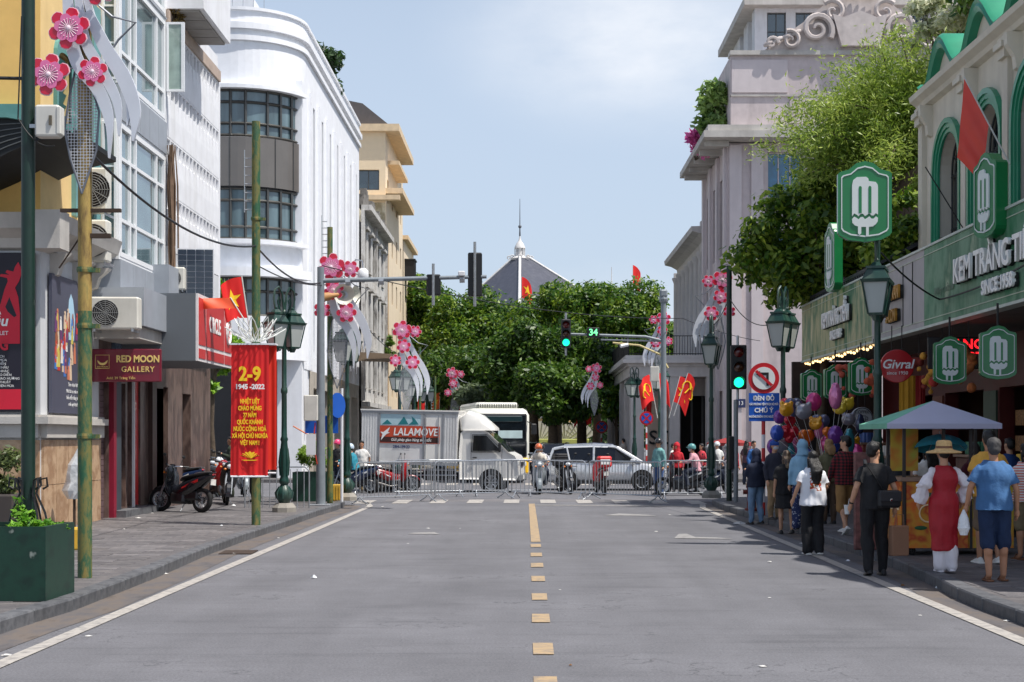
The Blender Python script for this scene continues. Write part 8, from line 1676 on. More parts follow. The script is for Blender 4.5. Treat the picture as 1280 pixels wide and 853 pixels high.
def ex_cap(m):
 def f(t,J,k,H,R):
  c=H+R @ V(0,-.012,.035)*k;mb=MB();mb.lathe([(.098*k,-.03*k)]+[(.1*math.cos(a)*k,.09*math.sin(a)*k) for a in [PI/2*i/6 for i in range(6)]]+[(.004,.09*k)],18,c,sy=1.12);part('cap',mb,m,t,smooth=True)
 return f
def ex_strap_bag(m,s=1):
 def f(t,J,k,H,R):
  mb=MB();pts=[]
  for i in range(15): u=i/14;a=PI*(.5+u);pts.append((s*(-.15+.34*u)*k,(-.145-.012*math.sin(PI*u))*k,(1.42-.50*u)*k))
  mb.tube(pts,.021*k,6,flat=.4);mb.tube([(s*-.15*k,-.145*k,1.42*k),(s*-.13*k,-.02,1.475*k),(s*-.1*k,.11*k,1.38*k),(s*.1*k,.13*k,1.1*k),(s*.19*k,.02,.92*k)],.02*k,6,flat=.4);part('bag_strap',mb,m,t)
  mb=MB();mb.rbox(0,0,0,.30*k,.11*k,.22*k,.03);mb2=MB().rbox(0,-.062*k,.035*k,.29*k,.02,.13*k,.01);part('shoulder_bag',mb,m,t,(s*.13*k,-.19*k,.98*k),rz=s*.1);part('bag_flap',mb2,M('bag flap nylon',(44,44,48),.6),t,(s*.13*k,-.19*k,.98*k),rz=s*.1);part('bag_buckle',MB().rbox(0,-.08*k,-.01,.03,.012,.03,.004),CHROME,t,(s*.13*k,-.19*k,.98*k),rz=s*.1)
 return f
def ex_watch(q='L'):
 def f(t,J,k,H,R): w=V(*J['wr'+q]);e=V(*J['el'+q]);d=(w-e).normalized();mb=MB();mb.tube([w-d*.02,w-d*.04],.032*k,12,flat=.9);part('wristband',mb,BLACK,t)
 return f
WSH=M('white sneaker leather',(214,212,206),.6,dirt=.15);BSH=M('black shoe leather',(26,25,26),.5);GSH=M('grey canvas shoe',(168,166,160),.8);SND=M('brown sandal',(110,70,44),.6);NAT=M('bare feet',(170,126,100),.6)
def xy(px,py,z0): s=(py-548)/z0;return (px-660)/s,F/s
SK2=M('tan skin',(176,126,96),.55,var=.06,vs=12);BLKC=mat_cloth('black cotton',(30,30,33));BLKP=mat_cloth('black trouser cloth',(26,26,29),vs=5)
def printed_tee():
 m=bpy.data.materials.new('white tee with back print');m.use_nodes=True;t=m.node_tree;b=t.nodes['Principled BSDF'];b.inputs['Roughness'].default_value=.85
 tc_=N(t,'ShaderNodeTexCoord');sp=N(t,'ShaderNodeSeparateXYZ');t.links.new(tc_.outputs['Object'],sp.inputs[0]);n=N(t,'ShaderNodeTexNoise');n.inputs['Scale'].default_value=16;n.inputs['Detail'].default_value=1;t.links.new(tc_.outputs['Object'],n.inputs['Vector'])
 r=N(t,'ShaderNodeValToRGB');cr=r.color_ramp;cr.interpolation='CONSTANT';cr.elements[0].color=C(226,228,232);cr.elements[0].position=0;cr.elements[1].position=.46;cr.elements[1].color=C(190,120,60)
 for p_,c in ((.53,(40,34,38)),(.57,(214,60,40)),(.62,(226,228,232))): e=cr.elements.new(p_);e.color=C(*c)
 t.links.new(n.outputs['Fac'],r.inputs[0])
 def rng(sock,a,b_):
  g1=N(t,'ShaderNodeMath',operation='GREATER_THAN');g1.inputs[1].default_value=a;l1=N(t,'ShaderNodeMath',operation='LESS_THAN');l1.inputs[1].default_value=b_;mu=N(t,'ShaderNodeMath',operation='MULTIPLY');t.links.new(sock,g1.inputs[0]);t.links.new(sock,l1.inputs[0]);t.links.new(g1.outputs[0],mu.inputs[0]);t.links.new(l1.outputs[0],mu.inputs[1]);return mu.outputs[0]
 a=rng(sp.outputs['X'],-.09,.09);b1=rng(sp.outputs['Z'],.96,1.24);c1=rng(sp.outputs['Y'],-1,-.03);q=N(t,'ShaderNodeMath',operation='MULTIPLY');q2=N(t,'ShaderNodeMath',operation='MULTIPLY');t.links.new(a,q.inputs[0]);t.links.new(b1,q.inputs[1]);t.links.new(q.outputs[0],q2.inputs[0]);t.links.new(c1,q2.inputs[1])
 mx=N(t,'ShaderNodeMix',data_type='RGBA');mx.inputs['A'].default_value=C(226,228,234);t.links.new(q2.outputs[0],mx.inputs['Factor']);t.links.new(r.outputs[0],mx.inputs['B']);t.links.new(mx.outputs['Result'],b.inputs['Base Color']);return m
def plaid():
 m=bpy.data.materials.new('red black plaid');m.use_nodes=True;t=m.node_tree;b=t.nodes['Principled BSDF'];b.inputs['Roughness'].default_value=.9;tc_=N(t,'ShaderNodeTexCoord')
 w1=N(t,'ShaderNodeTexWave');w1.inputs['Scale'].default_value=6;w1.bands_direction='X';w2=N(t,'ShaderNodeTexWave');w2.inputs['Scale'].default_value=6;w2.bands_direction='Z'
 ad=N(t,'ShaderNodeMath',operation='ADD');t.links.new(tc_.outputs['Object'],w1.inputs[0]);t.links.new(tc_.outputs['Object'],w2.inputs[0]);t.links.new(w1.outputs['Fac'],ad.inputs[0]);t.links.new(w2.outputs['Fac'],ad.inputs[1])
 dv=N(t,'ShaderNodeMath',operation='MULTIPLY');dv.inputs[1].default_value=.5;t.links.new(ad.outputs[0],dv.inputs[0]);r=N(t,'ShaderNodeValToRGB');r.color_ramp.elements[0].color=C(24,18,22);r.color_ramp.elements[0].position=.3;r.color_ramp.elements[1].color=C(124,30,38);r.color_ramp.elements[1].position=.9;t.links.new(dv.outputs[0],r.inputs[0]);t.links.new(r.outputs[0],b.inputs['Base Color']);return m
def stripes(key,c1,c2,sc=9):
 m=bpy.data.materials.new(key);m.use_nodes=True;t=m.node_tree;b=t.nodes['Principled BSDF'];b.inputs['Roughness'].default_value=.9;tc_=N(t,'ShaderNodeTexCoord');w=N(t,'ShaderNodeTexWave');w.inputs['Scale'].default_value=sc;w.bands_direction='Z';r=N(t,'ShaderNodeValToRGB');r.color_ramp.interpolation='CONSTANT';r.color_ramp.elements[0].color=C(*c1);r.color_ramp.elements[1].position=.5;r.color_ramp.elements[1].color=C(*c2)
 t.links.new(tc_.outputs['Object'],w.inputs[0]);t.links.new(w.outputs['Fac'],r.inputs[0]);t.links.new(r.outputs[0],b.inputs['Base Color']);return m
PGr='pedestrians on the right pavement'
# --- man in black
x,y=xy(1093,720,1.75)
person('man in a black tee and trousers walking away with a black shoulder bag',x,y,.004,.05,1.70,BLKC,BLKP,dict(STEP,elL=(-.25,-.05,1.12),wrL=(-.29,.05,.90),elR=(.25,-.04,1.11),wrR=(.27,.03,.86),knR=(.11,.06,.49),anR=(.12,.05,.08),knL=(-.10,-.01,.49),anL=(-.10,-.10,.10),ftL=-.25),(BSH,'shoe'),detail=1,headyaw=-1.0,kind_bottom='trousers',fat=.008,extras=(ex_strap_bag(M('black nylon bag',(30,30,33),.55),1),ex_watch('L')),group=PGr)
t=thing('paper_bag','brown paper carrier bag in the right hand of the man in black','paper bag',(x+.30,y-.03,.26),.3);mb=MB();mb.rbox(0,0,.19,.24,.11,.38,.01);part('bag',mb,M('kraft paper',(150,112,88),.85,var=.08,bump=.2),t);mb=MB();mb.tube([(-.06,-.03,.37),(-.05,-.03,.52),(.05,-.03,.52),(.06,-.03,.37)],.006,5);part('handle',mb,M('kraft paper'),t)
t=thing('drink_cup','clear drink cup with straw in the left hand of the man in black','cup',(x-.33,y+.08,.78),0);part('cup',MB().lathe([(.03,0),(.042,.12)],14),M('clear plastic cup',(196,200,200),.15,coat=.6),t);part('straw',MB().tube([(0,0,.05),(.03,0,.2)],.004,5),M('white print'),t)
# --- girl in white tee
x,y=xy(1016,694,1.75)
person('long haired girl in a white printed tee and black trousers walking on the edge line',x,y,.004,.12,1.55,printed_tee(),BLKP,dict(WALK1,elL=(-.25,-.02,1.14),wrL=(-.31,.06,.92),knL=(-.09,.05,.49),anL=(-.08,.02,.08),knR=(.09,.04,.49),anR=(.08,-.08,.09),ftR=-.1,elR=(.23,.02,1.12),wrR=(.20,.14,.92)),(WSH,'sneaker'),hair='long',detail=1,kind_bottom='loose',sleeve=.5,fat=.022,shirt_hem=-.22,long_hair=.42,group=PGr)
# --- ao dai woman
x,y=xy(1180,716,1.62);RDV=mat_cloth('deep red silk tunic',(168,16,34),rough=.55,var=.08);WHC=mat_cloth('white sheer cloth',(226,220,224),var=.05)
def ex_tunic(t,J,k,H,R):
 mb=MB();mb.loft(torso_rings(J,.02,spec=[(-1.82,.135,.115),(-1.3,.145,.12),(-.9,.152,.128),(-.4,.165,.132),(-.1,.168,.13),(.12,.155,.12),(.4,.122,.095),(.6,.128,.098),(.85,.148,.108),(1.0,.145,.10),(1.15,.12,.085),(1.32,.068,.058)]));part('tunic',realize(mb,.012,1,.016,6),RDV,t)
 for s,q in ((-1,'L'),(1,'R')):
  sh,el,wr=V(*J['sh'+q]),V(*J['el'+q]),V(*J['wr'+q]);mb=MB();mb.tube([sh+V(-s*.01,0,.0),sh.lerp(el,.4),el.lerp(wr,.0),el.lerp(wr,.12)],[.058,.064,.074,.045],14);mb.tube([el.lerp(wr,.1),el.lerp(wr,.5),wr+V(s*.02,0,.01)],[.045,.075,.10],14);mb.sph(sh,.058,10,8);part('puffed_sleeve',realize(mb,.012,1,.024,12),WHC,t)
  mb=MB();c=el.lerp(wr,.1)+V(s*.05,-.04,0);mb.sph(c+V(s*.03,0,.025),(.035,.015,.025),8,6);mb.sph(c+V(-s*.01,0,.03),(.03,.015,.022),8,6);mb.tube([c,c+V(s*.03,0,-.09)],.008,5);part('sleeve_bow',mb,WHC,t)
person('woman in a deep red tunic, white puffed sleeves, white trousers and a straw hat',x,y,.13,.06,1.56,None,WHC,dict(STEP,elL=(-.28,-.06,1.14),wrL=(-.30,.06,.94),elR=(.28,-.06,1.16),wrR=(.27,.05,.96),knL=(-.06,.01,.49),anL=(-.06,-.02,.09),knR=(.06,0,.49),anR=(.07,-.08,.10)),(WHC,'shoe'),hair='short',detail=1,kind_bottom='loose',fat=-.008,sleeve=.95,extras=(ex_tunic,ex_straw_hat(M('straw weave',(206,170,116),.85,var=.15,vs=30,bump=.4,bs=90),M('brown hat ribbon',(120,84,60),.7))),group=PGr)
# --- man in blue polo
x,y=xy(1242,727,1.62)
person('man in a blue polo shirt and navy shorts standing at the right edge',x,y,.13,-.05,1.62,mat_cloth('blue polo knit',(62,104,150)),mat_cloth('navy shorts cloth',(22,42,74)),dict(STEP,elL=(-.27,.0,1.12),wrL=(-.30,.06,.90),elR=(.26,-.03,1.10),wrR=(.28,.03,.85),knR=(.12,.02,.49),anR=(.12,.02,.08),knL=(-.07,.01,.49),anL=(-.06,-.03,.08)),(SND,'sandal'),detail=1,kind_bottom='long_shorts',fat=.022,skin=SK2,sleeve=.5,group=PGr,hairm=M('greying hair',(62,60,60),.7,var=.3,vs=30))
t=thing('drink_cup','plastic bag with a clear drink cup in the left hand of the man in blue','drink',(x-.32,y+.06,.68),0);part('cup',MB().lathe([(.03,0),(.045,.14)],14),M('clear plastic cup'),t);part('bag',MB().lathe([(.04,-.03),(.07,.05),(.055,.16),(.01,.26)],12),M('thin plastic film'),t)
# --- yellow tee man behind
x,y=xy(1236,705,1.62)
person('man in a yellow tee half hidden behind the man in blue',x,y,.13,.1,1.72,mat_cloth('mustard yellow cotton',(214,160,66)),mat_cloth('tan shorts cloth',(120,100,80)),dict(STEP),(WSH,'sneaker'),kind_bottom='shorts',fat=.03,skin=SK2,group=PGr)
x,y=xy(1283,700,1.62);person('person in a pink and striped top cut by the right frame edge',x,y,.13,.3,1.55,stripes('striped knit',(216,120,108),(230,226,220)),mat_cloth('khaki skirt cloth',(120,106,80)),dict(elL=(-.28,.05,1.12),wrL=(-.24,.22,1.0)),(SND,'sandal'),hair='long',fat=.02,kind_bottom='shorts',skin=SK2,group=PGr,long_hair=.25)
x,y=xy(1262,672,1.62);person('person in a dark blue shirt farther back at the right edge',x,y,.13,.5,1.62,mat_cloth('royal blue cotton',(34,66,120)),BLKP,{},(BSH,'shoe'),group=PGr)
# --- plaid shirt man
x,y=xy(1057,668,1.62)
person('man in a red and black plaid shirt and tan shorts on the pavement',x,y,.13,.25,1.66,plaid(),mat_cloth('tan chino',(150,112,66)),dict(WALK2,wrL=(-.26,.1,.92)),(WSH,'sneaker'),kind_bottom='long_shorts',sleeve=.95,fat=.012,headyaw=.9,group=PGr)
# --- black dress woman
x,y=xy(983,668,1.75)
person('woman in a loose black dress with light tipped hair at the right kerb',x,y,.004,.1,1.52,mat_cloth('black dress cloth',(20,20,23)),BLKC,dict(STEP),(BSH,'shoe'),hair='long',kind_bottom='skirt',fat=.03,shirt_hem=-.25,sleeve=.6,long_hair=.24,hairm=rampmat('dark hair with pale tips',[(30,24,22),(70,54,44),(150,126,96)],.5,(5,5,.6),5,4),group=PGr)
x,y=xy(1003,662,1.62);person('person in a light blue hooded sun jacket with patterned trousers',x,y,.13,.1,1.58,mat_cloth('pale blue nylon',(132,176,204),rough=.6),rampmat('blue white pattern cloth',[(40,50,90),(200,204,214)],.85,ns=22,const=True,lo=.45,hi=.6),dict(STEP),(BSH,'shoe'),hair=None,extras=(ex_hood(mat_cloth('pale blue nylon',(132,176,204))),),sleeve=.95,fat=.02,kind_bottom='loose',group=PGr)
x,y=xy(945,656,1.75);person('person in a dark navy jacket and pale jeans looking at a phone at the kerb',x,y,.004,.5,1.52,mat_cloth('navy jacket cloth',(28,36,58)),mat_cloth('pale blue denim',(110,138,168)),dict(STEP,**PHONE),(BSH,'shoe'),hair=None,extras=(ex_hood(mat_cloth('navy hood cloth',(34,42,66))),),sleeve=.95,fat=.02,group=PGr)
x,y=xy(968,650,1.62);person('person with a blue cap and mask between the sign post and the dress woman',x,y,.13,PI+.5,1.58,mat_cloth('dark mottled jacket',(44,46,60)),mat_cloth('beige trousers',(150,124,92)),{},(BSH,'shoe'),hair='short',extras=(ex_cap(M('blue cap cloth',(30,70,150),.8)),ex_mask(M('pale mask cloth',(190,196,204),.8))),sleeve=.95,fat=.01,face=True,group=PGr)
x,y=xy(1036,655,1.62);person('fair haired person mostly hidden behind the white printed tee',x,y,.13,.2,1.6,mat_cloth('olive cotton',(96,92,66)),mat_cloth('brown trousers',(90,70,54)),{},(BSH,'shoe'),hair='long',hairm=M('brown blond hair',(150,116,78),.6,var=.3,vs=20),long_hair=.2,group=PGr)
# --- customers at the cart
x,y=5.95,22.0;person('woman in a white top with long black hair at the left end of the cart',x,y,.13,.2,1.55,mat_cloth('white cotton',(214,212,208)),BLKP,{},(BSH,'shoe'),hair='long',group=PGr,long_hair=.42);person('person in a white top and white cap behind the cart post',6.25,22.6,.13,-.3,1.56,mat_cloth('offwhite cotton',(196,192,188)),BLKP,{},(BSH,'shoe'),hair='short',extras=(ex_cap(M('white cap cloth',(214,214,214),.8)),),group=PGr)
person('person in a maroon top standing under the teal umbrella',6.6,21.9,.13,.5,1.55,mat_cloth('maroon cotton',(84,24,40)),BLKP,PHONE,(BSH,'shoe'),hair='long',long_hair=.2,group=PGr);person('dark clad shopper in the shade between the balloons and the cart',6.9,27.5,.13,2.9,1.62,mat_cloth('charcoal cotton',(44,44,48)),BLKP,{},(BSH,'shoe'),face=True,group=PGr);person('shop worker in dark red standing in the doorway at the right',7.9,20.8,.13,PI-.4,1.66,mat_cloth('dark red uniform',(100,26,30)),BLKP,{},(BSH,'shoe'),face=True,group=PGr)
# --- left side and crossing
LG_='people near the crossing'
person('man in a white tee and khaki trousers walking at the left kerb corner',-5.35,47.6,.004,PI-.1,1.66,mat_cloth('white cotton'),mat_cloth('khaki cotton',(150,132,100)),dict(WALK1),(BSH,'shoe'),face=True,skin=SK2,fat=.02,sleeve=.5,group=LG_)
x,y=xy(289,622,1.62);person('man in a dark green uniform leaning by the parked motorbikes',x,y,.13,1.9,1.66,mat_cloth('dark green uniform',(46,56,42)),mat_cloth('dark green trousers',(42,50,38)),dict(PHONE,knR=(.12,.22,.50),anR=(.16,.36,.09)),(BSH,'shoe'),sleeve=.95,skin=SK2,group=LG_);person('person in a red shirt standing in the shade behind the banner',-6.9,37.5,.13,2.6,1.62,mat_cloth('bright red cotton',(190,40,36)),BLKP,{},(BSH,'shoe'),face=True,group=LG_)
def rider(label,x,y,rz,top,helmet,bottom=None,mask=True,back=0,skin=None):
 ex=[ex_helmet(helmet)]
 if mask: ex.append(ex_mask(M('pale mask cloth',(190,196,204),.8)))
 P=dict(SIT) if not back else dict(SIT,wrL=(-.16,.22,.98),wrR=(.16,.22,.98))
 return person(label,x,y,.006,rz,1.66,top,bottom or mat_cloth('dark denim',(40,48,66)),P,(BSH,'shoe'),hair='short',sleeve=.95,extras=ex,face=True,group='riders on motorbikes',fat=.012,skin=skin)
rider('scooter rider in a white jacket and orange helmet facing the camera',.33,46.62,PI+.05,mat_cloth('cream jacket',(206,198,186)),M('orange helmet shell',(216,110,60),.3,coat=.6));rider('masked passenger behind the scooter rider facing the camera',.42,47.1,PI+.05,mat_cloth('pale patterned jacket',(180,180,186)),M('black helmet shell',(30,30,32),.3,coat=.6),back=1)
rider('rider in a teal jacket and pale helmet on the blue motorbike at the left corner',-5.6,47.0,PI/2-.3+PI*0,mat_cloth('teal jacket',(40,130,150)),M('white blue helmet',(190,206,220),.3,coat=.6));person('person in a black top and pink helmet standing behind the teal rider',-6.2,48.2,.004,2.6,1.68,BLKC,mat_cloth('dark denim'),{},(BSH,'shoe'),extras=(ex_helmet(M('pink helmet shell',(226,70,120),.3,coat=.6)),),face=True,sleeve=.95,group=LG_)
rider('rider in a pink shirt and teal helmet facing left behind the right barrier',5.05,45.2,PI/2-.15,mat_cloth('pink cotton',(204,150,160)),M('teal helmet shell',(90,150,150),.3,coat=.6));rider('dark clad rider with a white helmet behind the right corner lamp',5.8,46.6,PI/2+.1,mat_cloth('dark grey jacket',(52,54,60)),M('white helmet shell',(214,216,216),.3,coat=.6));rider('passenger with a grey helmet on the dark scooter at the right',6.35,46.65,PI/2+.1,mat_cloth('light patterned jacket',(170,160,170)),M('grey helmet shell',(130,136,140),.3,coat=.6),back=1)
person('person in a teal jacket and jeans standing by the tall right signal post',4.05,45.8,.004,2.3,1.72,mat_cloth('dusty teal jacket',(110,160,160)),mat_cloth('blue denim',(74,100,146)),{},(BSH,'shoe'),extras=(ex_helmet(M('black helmet shell')),),sleeve=.95,face=True,group=LG_,fat=.015)
person('person in a red hooded top behind the right barrier',4.75,47.3,.004,2.8,1.6,mat_cloth('red hooded top',(190,30,44)),BLKP,{},(BSH,'shoe'),hair=None,extras=(ex_hood(mat_cloth('red hooded top')),),sleeve=.95,face=True,group=LG_);
for i,(x,y,c,lab) in enumerate(((6.1,52,(196,60,70),'person in a rose top far behind the right barrier'),(6.9,54,(214,214,210),'person in white near the arcade corner'),(7.7,50.5,(40,90,150),'person in blue beside the faded red parasol'),(5.4,55,(226,224,214),'pedestrian in a pale shirt before the arcade pillars'),(6.9,49.4,(170,30,40),'person in dark red right of the corner lamp'),(8.2,55.5,(90,60,70),'dark haired person under the faded parasol'),(-7.6,62,(60,60,70),'dark clad person on the far left pavement'),(4.9,76,(200,190,180),'distant pedestrian by the arcade'),(-6.4,70,(150,60,50),'distant pedestrian by the brown awning'))):
 person(lab,x,y,.13 if y > 58 else .005,2.2+i*.7,1.55+.05*(i % 3),mat_cloth('far shirt %d' % i,c),mat_cloth('dark denim',(40,48,66)) if i % 2 else BLKP,{},(BSH,'shoe'),hair='long' if i in (0,5) else 'short',face=True,group='distant pedestrians',sleeve=.5 if i % 2 else .9,extras=(ex_helmet(M('white helmet shell')),) if i ==1 else ())
# ================================================================== CART, BALLOONS, UMBRELLA
ct=thing('street_cart','orange street food cart with a lavender canopy and fruit prints','food cart',(5.72,20.9,.13),.03)
CO=rampmat('orange fruit print panel',[(206,84,28),(222,112,34),(212,150,44),(190,70,26),(226,150,50)],.5,ns=3,detail=2,lo=.3,hi=.7);CY=rampmat('yellow fruit print panel',[(196,160,40),(210,184,60),(214,130,40),(176,176,60)],.5,ns=2.4,detail=2,lo=.3,hi=.7);CG=M('dark cart frame',(46,40,38),.5)
part('front_panel',MB().bb(-.50,.36,-.42,-.38,.10,1.02),CO,ct);part('front_panel',MB().bb(.37,1.0,-.42,-.38,.10,1.02),CY,ct);part('side_panel',MB().bb(-.56,-.52,-.38,.40,.10,1.02),CO,ct);part('cabinet',MB().bb(-.51,.99,-.375,.42,.12,1.0),CG,ct);part('counter',MB().rbox(.22,0,1.05,1.64,.9,.06,.01),M('pale counter top',(150,120,100),.5),ct)
for c,w,h,m_ in ((-.30,.09,.03,'leaf print'),(.1,.08,.03,'leaf print'),(.55,.07,.03,'leaf print'),(.82,.06,.025,'leaf print')):
 for zz in (.38,.84): mb=MB();mb.sph((c+.1*(zz > .5),-.424,zz),(w,.004,h),10,6);part('leaf_print',mb,M('leaf print',(30,90,50),.5),ct)
for c,zz,r in ((-.2,.58,.12),(.62,.5,.10),(.85,.75,.08),(.25,.82,.07)):
 mb=MB();mb.tube([(c+r*math.cos(a*PI/8),-.425,zz+r*math.sin(a*PI/8)) for a in range(17)],.012,5,caps=False);part('fruit_outline_print',mb,M('cream print line',(240,214,170),.5),ct)
text('CHANH',.14,M('dark print'),ct,(-.545-.02,-.0,.72),rz=-PI/2);part('price_panel',MB().bb(-.566,-.561,-.28,.28,.62,.82),M('cream print line'),ct)
for a,b in ((-.53,-.41),(.02,-.41),(.40,-.41),(.74,-.41),(-.53,.41),(.74,.41)): part('post',MB().bb(a-.02,a+.02,b-.02,b+.02,.08,1.84),CG,ct)
for a in (-.4,.85): wheel(ct,a,-.3,.06,.06,.04,'y',CG,4)
mb=MB();z0,z1=1.82,2.15;x0,x1,y0,y1=-.86,.72,-.75,.75;mb.add([(x0,y0,z0),(x1,y0,z0),(x1,y1,z0),(x0,y1,z0),(.0,0,z1),(x0,y0,z0-.07),(x1,y0,z0-.07),(x1,y1,z0-.07),(x0,y1,z0-.07),(.0,0,z1-.03)],[(0,1,4),(1,2,4),(2,3,4),(3,0,4),(0,5,6,1),(1,6,7,2),(2,7,8,3),(3,8,5,0),(6,5,9),(7,6,9),(8,7,9),(5,8,9)],0)
me=mb.mesh('canopy');setmats(me,[M('lavender canopy cloth',(178,178,200),.75,var=.05),M('mint canopy cloth',(110,176,150),.75)]);me.polygons[3].material_index=1;me.polygons[7].material_index=1;part('canopy',me,None,ct)
mb=MB();mb.bb(-.53,.76,-.43,-.40,1.76,1.80);mb.bb(-.53,.76,.40,.43,1.76,1.80);mb.bb(-.545,-.515,-.4,.4,1.76,1.80);part('canopy_frame',mb,M('pale frame',(206,208,212),.5),ct)
part('menu_board',MB().rbox(-.86,.35,.72,.36,.06,1.4,.02),M('dark pink menu board',(112,70,66),.5,var=.5,vs=12),ct);part('back_board',MB().bb(-.5,-.1,.38,.41,1.15,1.8),CY,ct)
um=thing('umbrella','teal blue umbrella open over the customers at the cart','umbrella',(5.90,21.15,1.38));mb=MB();n=8;m_=5;rows=[[(.02*math.cos(2*PI*k/n),.02*math.sin(2*PI*k/n),.43) for k in range(n)]]
for j in range(1,m_+1): rr=.40*math.sin(j/m_*1.25)/math.sin(1.25);zz=.22+.21*math.cos(j/m_*PI/2);rows.append([(rr*math.cos(2*PI*k/n),rr*math.sin(2*PI*k/n),zz-(0 if j < m_ else .0)) for k in range(n)])
mb.add([p_ for r in rows for p_ in r],[(i*n+k,i*n+(k+1) % n,(i+1)*n+(k+1) % n,(i+1)*n+k) for i in range(m_) for k in range(n)]);part('canopy',mb,M('teal umbrella cloth',(50,150,172),.6,var=.1),um,rot=(-.18,.05,.2));part('shaft',MB().tube([(0,0,-.35),(0,0,.48)],.008,6),STEEL,um,rot=(-.18,.05,.2))
mb=MB()
for k in range(n): a=2*PI*k/n;mb.tube([(0,0,.41),(.22*math.cos(a),.22*math.sin(a),.36),(.395*math.cos(a),.395*math.sin(a),.22)],.004,4)
part('ribs',mb,STEEL,um,rot=(-.18,.05,.2),kind='stuff')
# balloons: a vendor's bunch
BM=[M('foil balloon %d' % i,c,.16,.35,coat=.8,var=.08,vs=5) for i,c in enumerate([(206,60,130),(226,160,30),(200,30,50),(60,140,150),(120,60,150),(230,200,60),(90,96,130),(214,120,170),(60,90,190),(150,150,160),(236,120,30),(50,60,90)])]
rg=random.Random(11);used_b=set();names=['magenta','amber','red','teal','violet','yellow','slate','pink','blue','silver','orange','navy'];bc=Vector((5.95,30.3,1.88));anchor=Vector((6.1,30.3,.95));spots=[]
while len(spots) < 34:
 p_=Vector((rg.uniform(-.92,.92),rg.uniform(-.5,.5),rg.uniform(-.62,.72)))
 if (p_.x/.95)**2+(p_.z/.75)**2 > 1 or any((p_-q).length < .2 for q in spots): continue
 spots.append(p_)
for i,p_ in enumerate(spots):
 c=bc+p_;ci=i % 12;r=rg.uniform(.13,.19);where=('upper' if p_.z > .25 else 'lower' if p_.z < -.2 else 'middle')+' '+('left' if p_.x < -.3 else 'right' if p_.x > .3 else 'centre');lb='%s %s foil balloon in the %s of the vendor bunch' % (names[ci],('plain oval','eared','heart shaped','tall long')[i % 4],where);lb=lb if lb not in used_b else lb.replace('foil balloon','foil balloon set farther back');used_b.add(lb);t=thing('balloon',lb,'balloon',c,rg.uniform(-.6,.6),'foil balloons in the vendor bunch');shape=i % 4;mb=MB()
 if shape ==0: mb.sph((0,0,0),(r,r*.6,r*1.15),14,10)
 elif shape ==1: mb.sph((0,0,0),(r*1.05,r*.6,r*.95),14,10);mb.sph((-r*.7,0,r*.8),(r*.34,r*.25,r*.38),10,8);mb.sph((r*.7,0,r*.8),(r*.34,r*.25,r*.38),10,8)
 elif shape ==2: mb.sph((-.4*r,0,.15*r),(r*.75,r*.5,r*.75),12,8);mb.sph((.4*r,0,.15*r),(r*.75,r*.5,r*.75),12,8);mb.sph((0,0,-.5*r),(r*.55,r*.4,r*.7),12,8)
 else: mb.sph((0,0,0),(r*.8,r*.5,r*1.5),14,10);mb.sph((0,0,r*1.2),(r*.5,r*.35,r*.5),10,8)
 part('skin',realize(mb,.02,1,.004,14),BM[ci],t);d=anchor-c;part('string',MB().tube([(0,0,-r*.8),d*.6,d],.0035,4),M('white print'),t)
t=thing('person','balloon vendor in a dark jacket and conical hat under the foil balloons','person',(0,0,0));bpy.data.objects.remove(t)
person('balloon vendor in a dark brown jacket under the foil balloons',6.1,30.6,.13,PI+.2,1.52,mat_cloth('dark brown jacket',(70,54,48)),BLKP,dict(PHONE),(BSH,'shoe'),face=True,group=PGr,sleeve=.95)
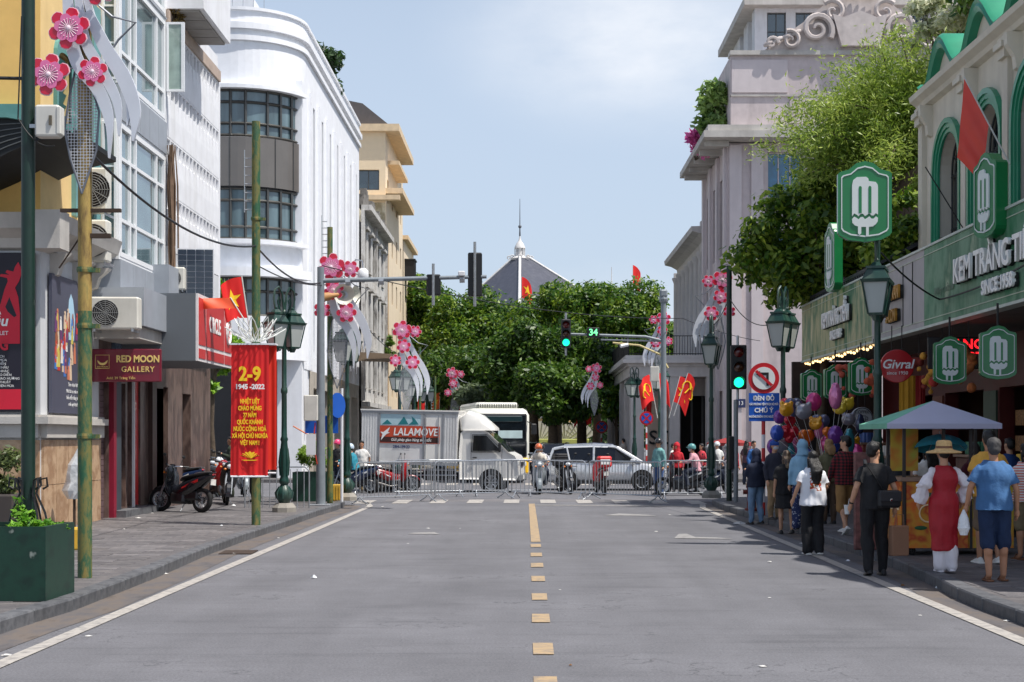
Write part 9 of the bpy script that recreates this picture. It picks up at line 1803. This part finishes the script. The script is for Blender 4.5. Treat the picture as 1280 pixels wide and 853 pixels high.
# hanging plush / garlands below the canopy
rg=random.Random(3)
for i,(x,y,z,c) in enumerate([(7.5,25.2,2.95,(190,110,60)),(7.45,26.0,3.0,(200,120,80)),(7.5,26.8,2.9,(180,60,50)),(7.45,27.6,2.95,(210,150,60)),(7.5,28.4,3.0,(160,70,60)),(7.1,33.0,3.05,(190,90,70)),(7.05,30.9,2.95,(180,80,70)),(7.05,30.2,3.0,(190,90,60))]):
 mb=MB()
 for k in range(9): mb.sph((rg.uniform(-.16,.16),rg.uniform(-.05,.05),rg.uniform(-.35,.35)),rg.uniform(.05,.10),7,5)
 t=thing('toy_garland',['tan','apricot','brick red','honey','dusky red','rust','rose brown','copper'][i]+' bunch of small toys hanging under the canopy','toy garland',(x,y,z),0,'bunches of toys hanging under the canopy');part('toys',realize(mb,.025,1,.01,12),M('toy plush %d' % i,c,.9,var=.3,vs=9),t);part('cord',MB().tube([(0,0,.3),(0,0,3.78-z)],.006,4),BLACK,t)
t=thing('shop_flag','narrow yellow and red cloth banner hanging by the shop entrance','banner',(7.6,29.6,3.0));o=part('cloth',cloth(.35,1.1,10,14,.02,1.2),M('yellow cloth strip',(206,150,40),.8),t);o2=part('cloth',cloth(.2,1.0,8,12,.02,1.2),M('red cloth strip',(150,30,30),.8),t,(.25,0,0))
for i,(y,w,z0,z1,c) in enumerate([(19.5,1.2,.13,1.5,(176,100,50)),(25.0,.8,.13,1.2,(120,70,50)),(27.6,.9,.13,1.4,(96,60,46)),(33.6,1.2,.13,1.3,(70,70,76)),(36.4,1.0,.13,1.6,(130,60,50))]):
 t=thing('display_counter',['orange','brown','dark timber','grey','brick coloured'][i]+' shop counter standing under the fascia canopy','counter',(8.4,y,z0),0);part('cabinet',MB().rbox(0,0,(z1-z0)/2,.6,w,z1-z0,.03),M('counter tint %d' % i,c,.5,var=.3,vs=6),t);part('top',MB().rbox(0,0,z1-z0+.02,.68,w+.08,.05,.01),M('pale counter top'),t)
 rg2=random.Random(i);mb=MB()
 for k in range(8): mb.rbox(rg2.uniform(-.2,.2),-w/2+.1+k*(w-.2)/7,z1-z0+.045+.12,.12,.09,.24,.015)
 part('goods',mb,M('goods tint %d' % i,[(206,60,60),(226,180,60),(60,120,90),(210,206,200),(60,90,150)][i],.5,var=.3),t,kind='stuff')
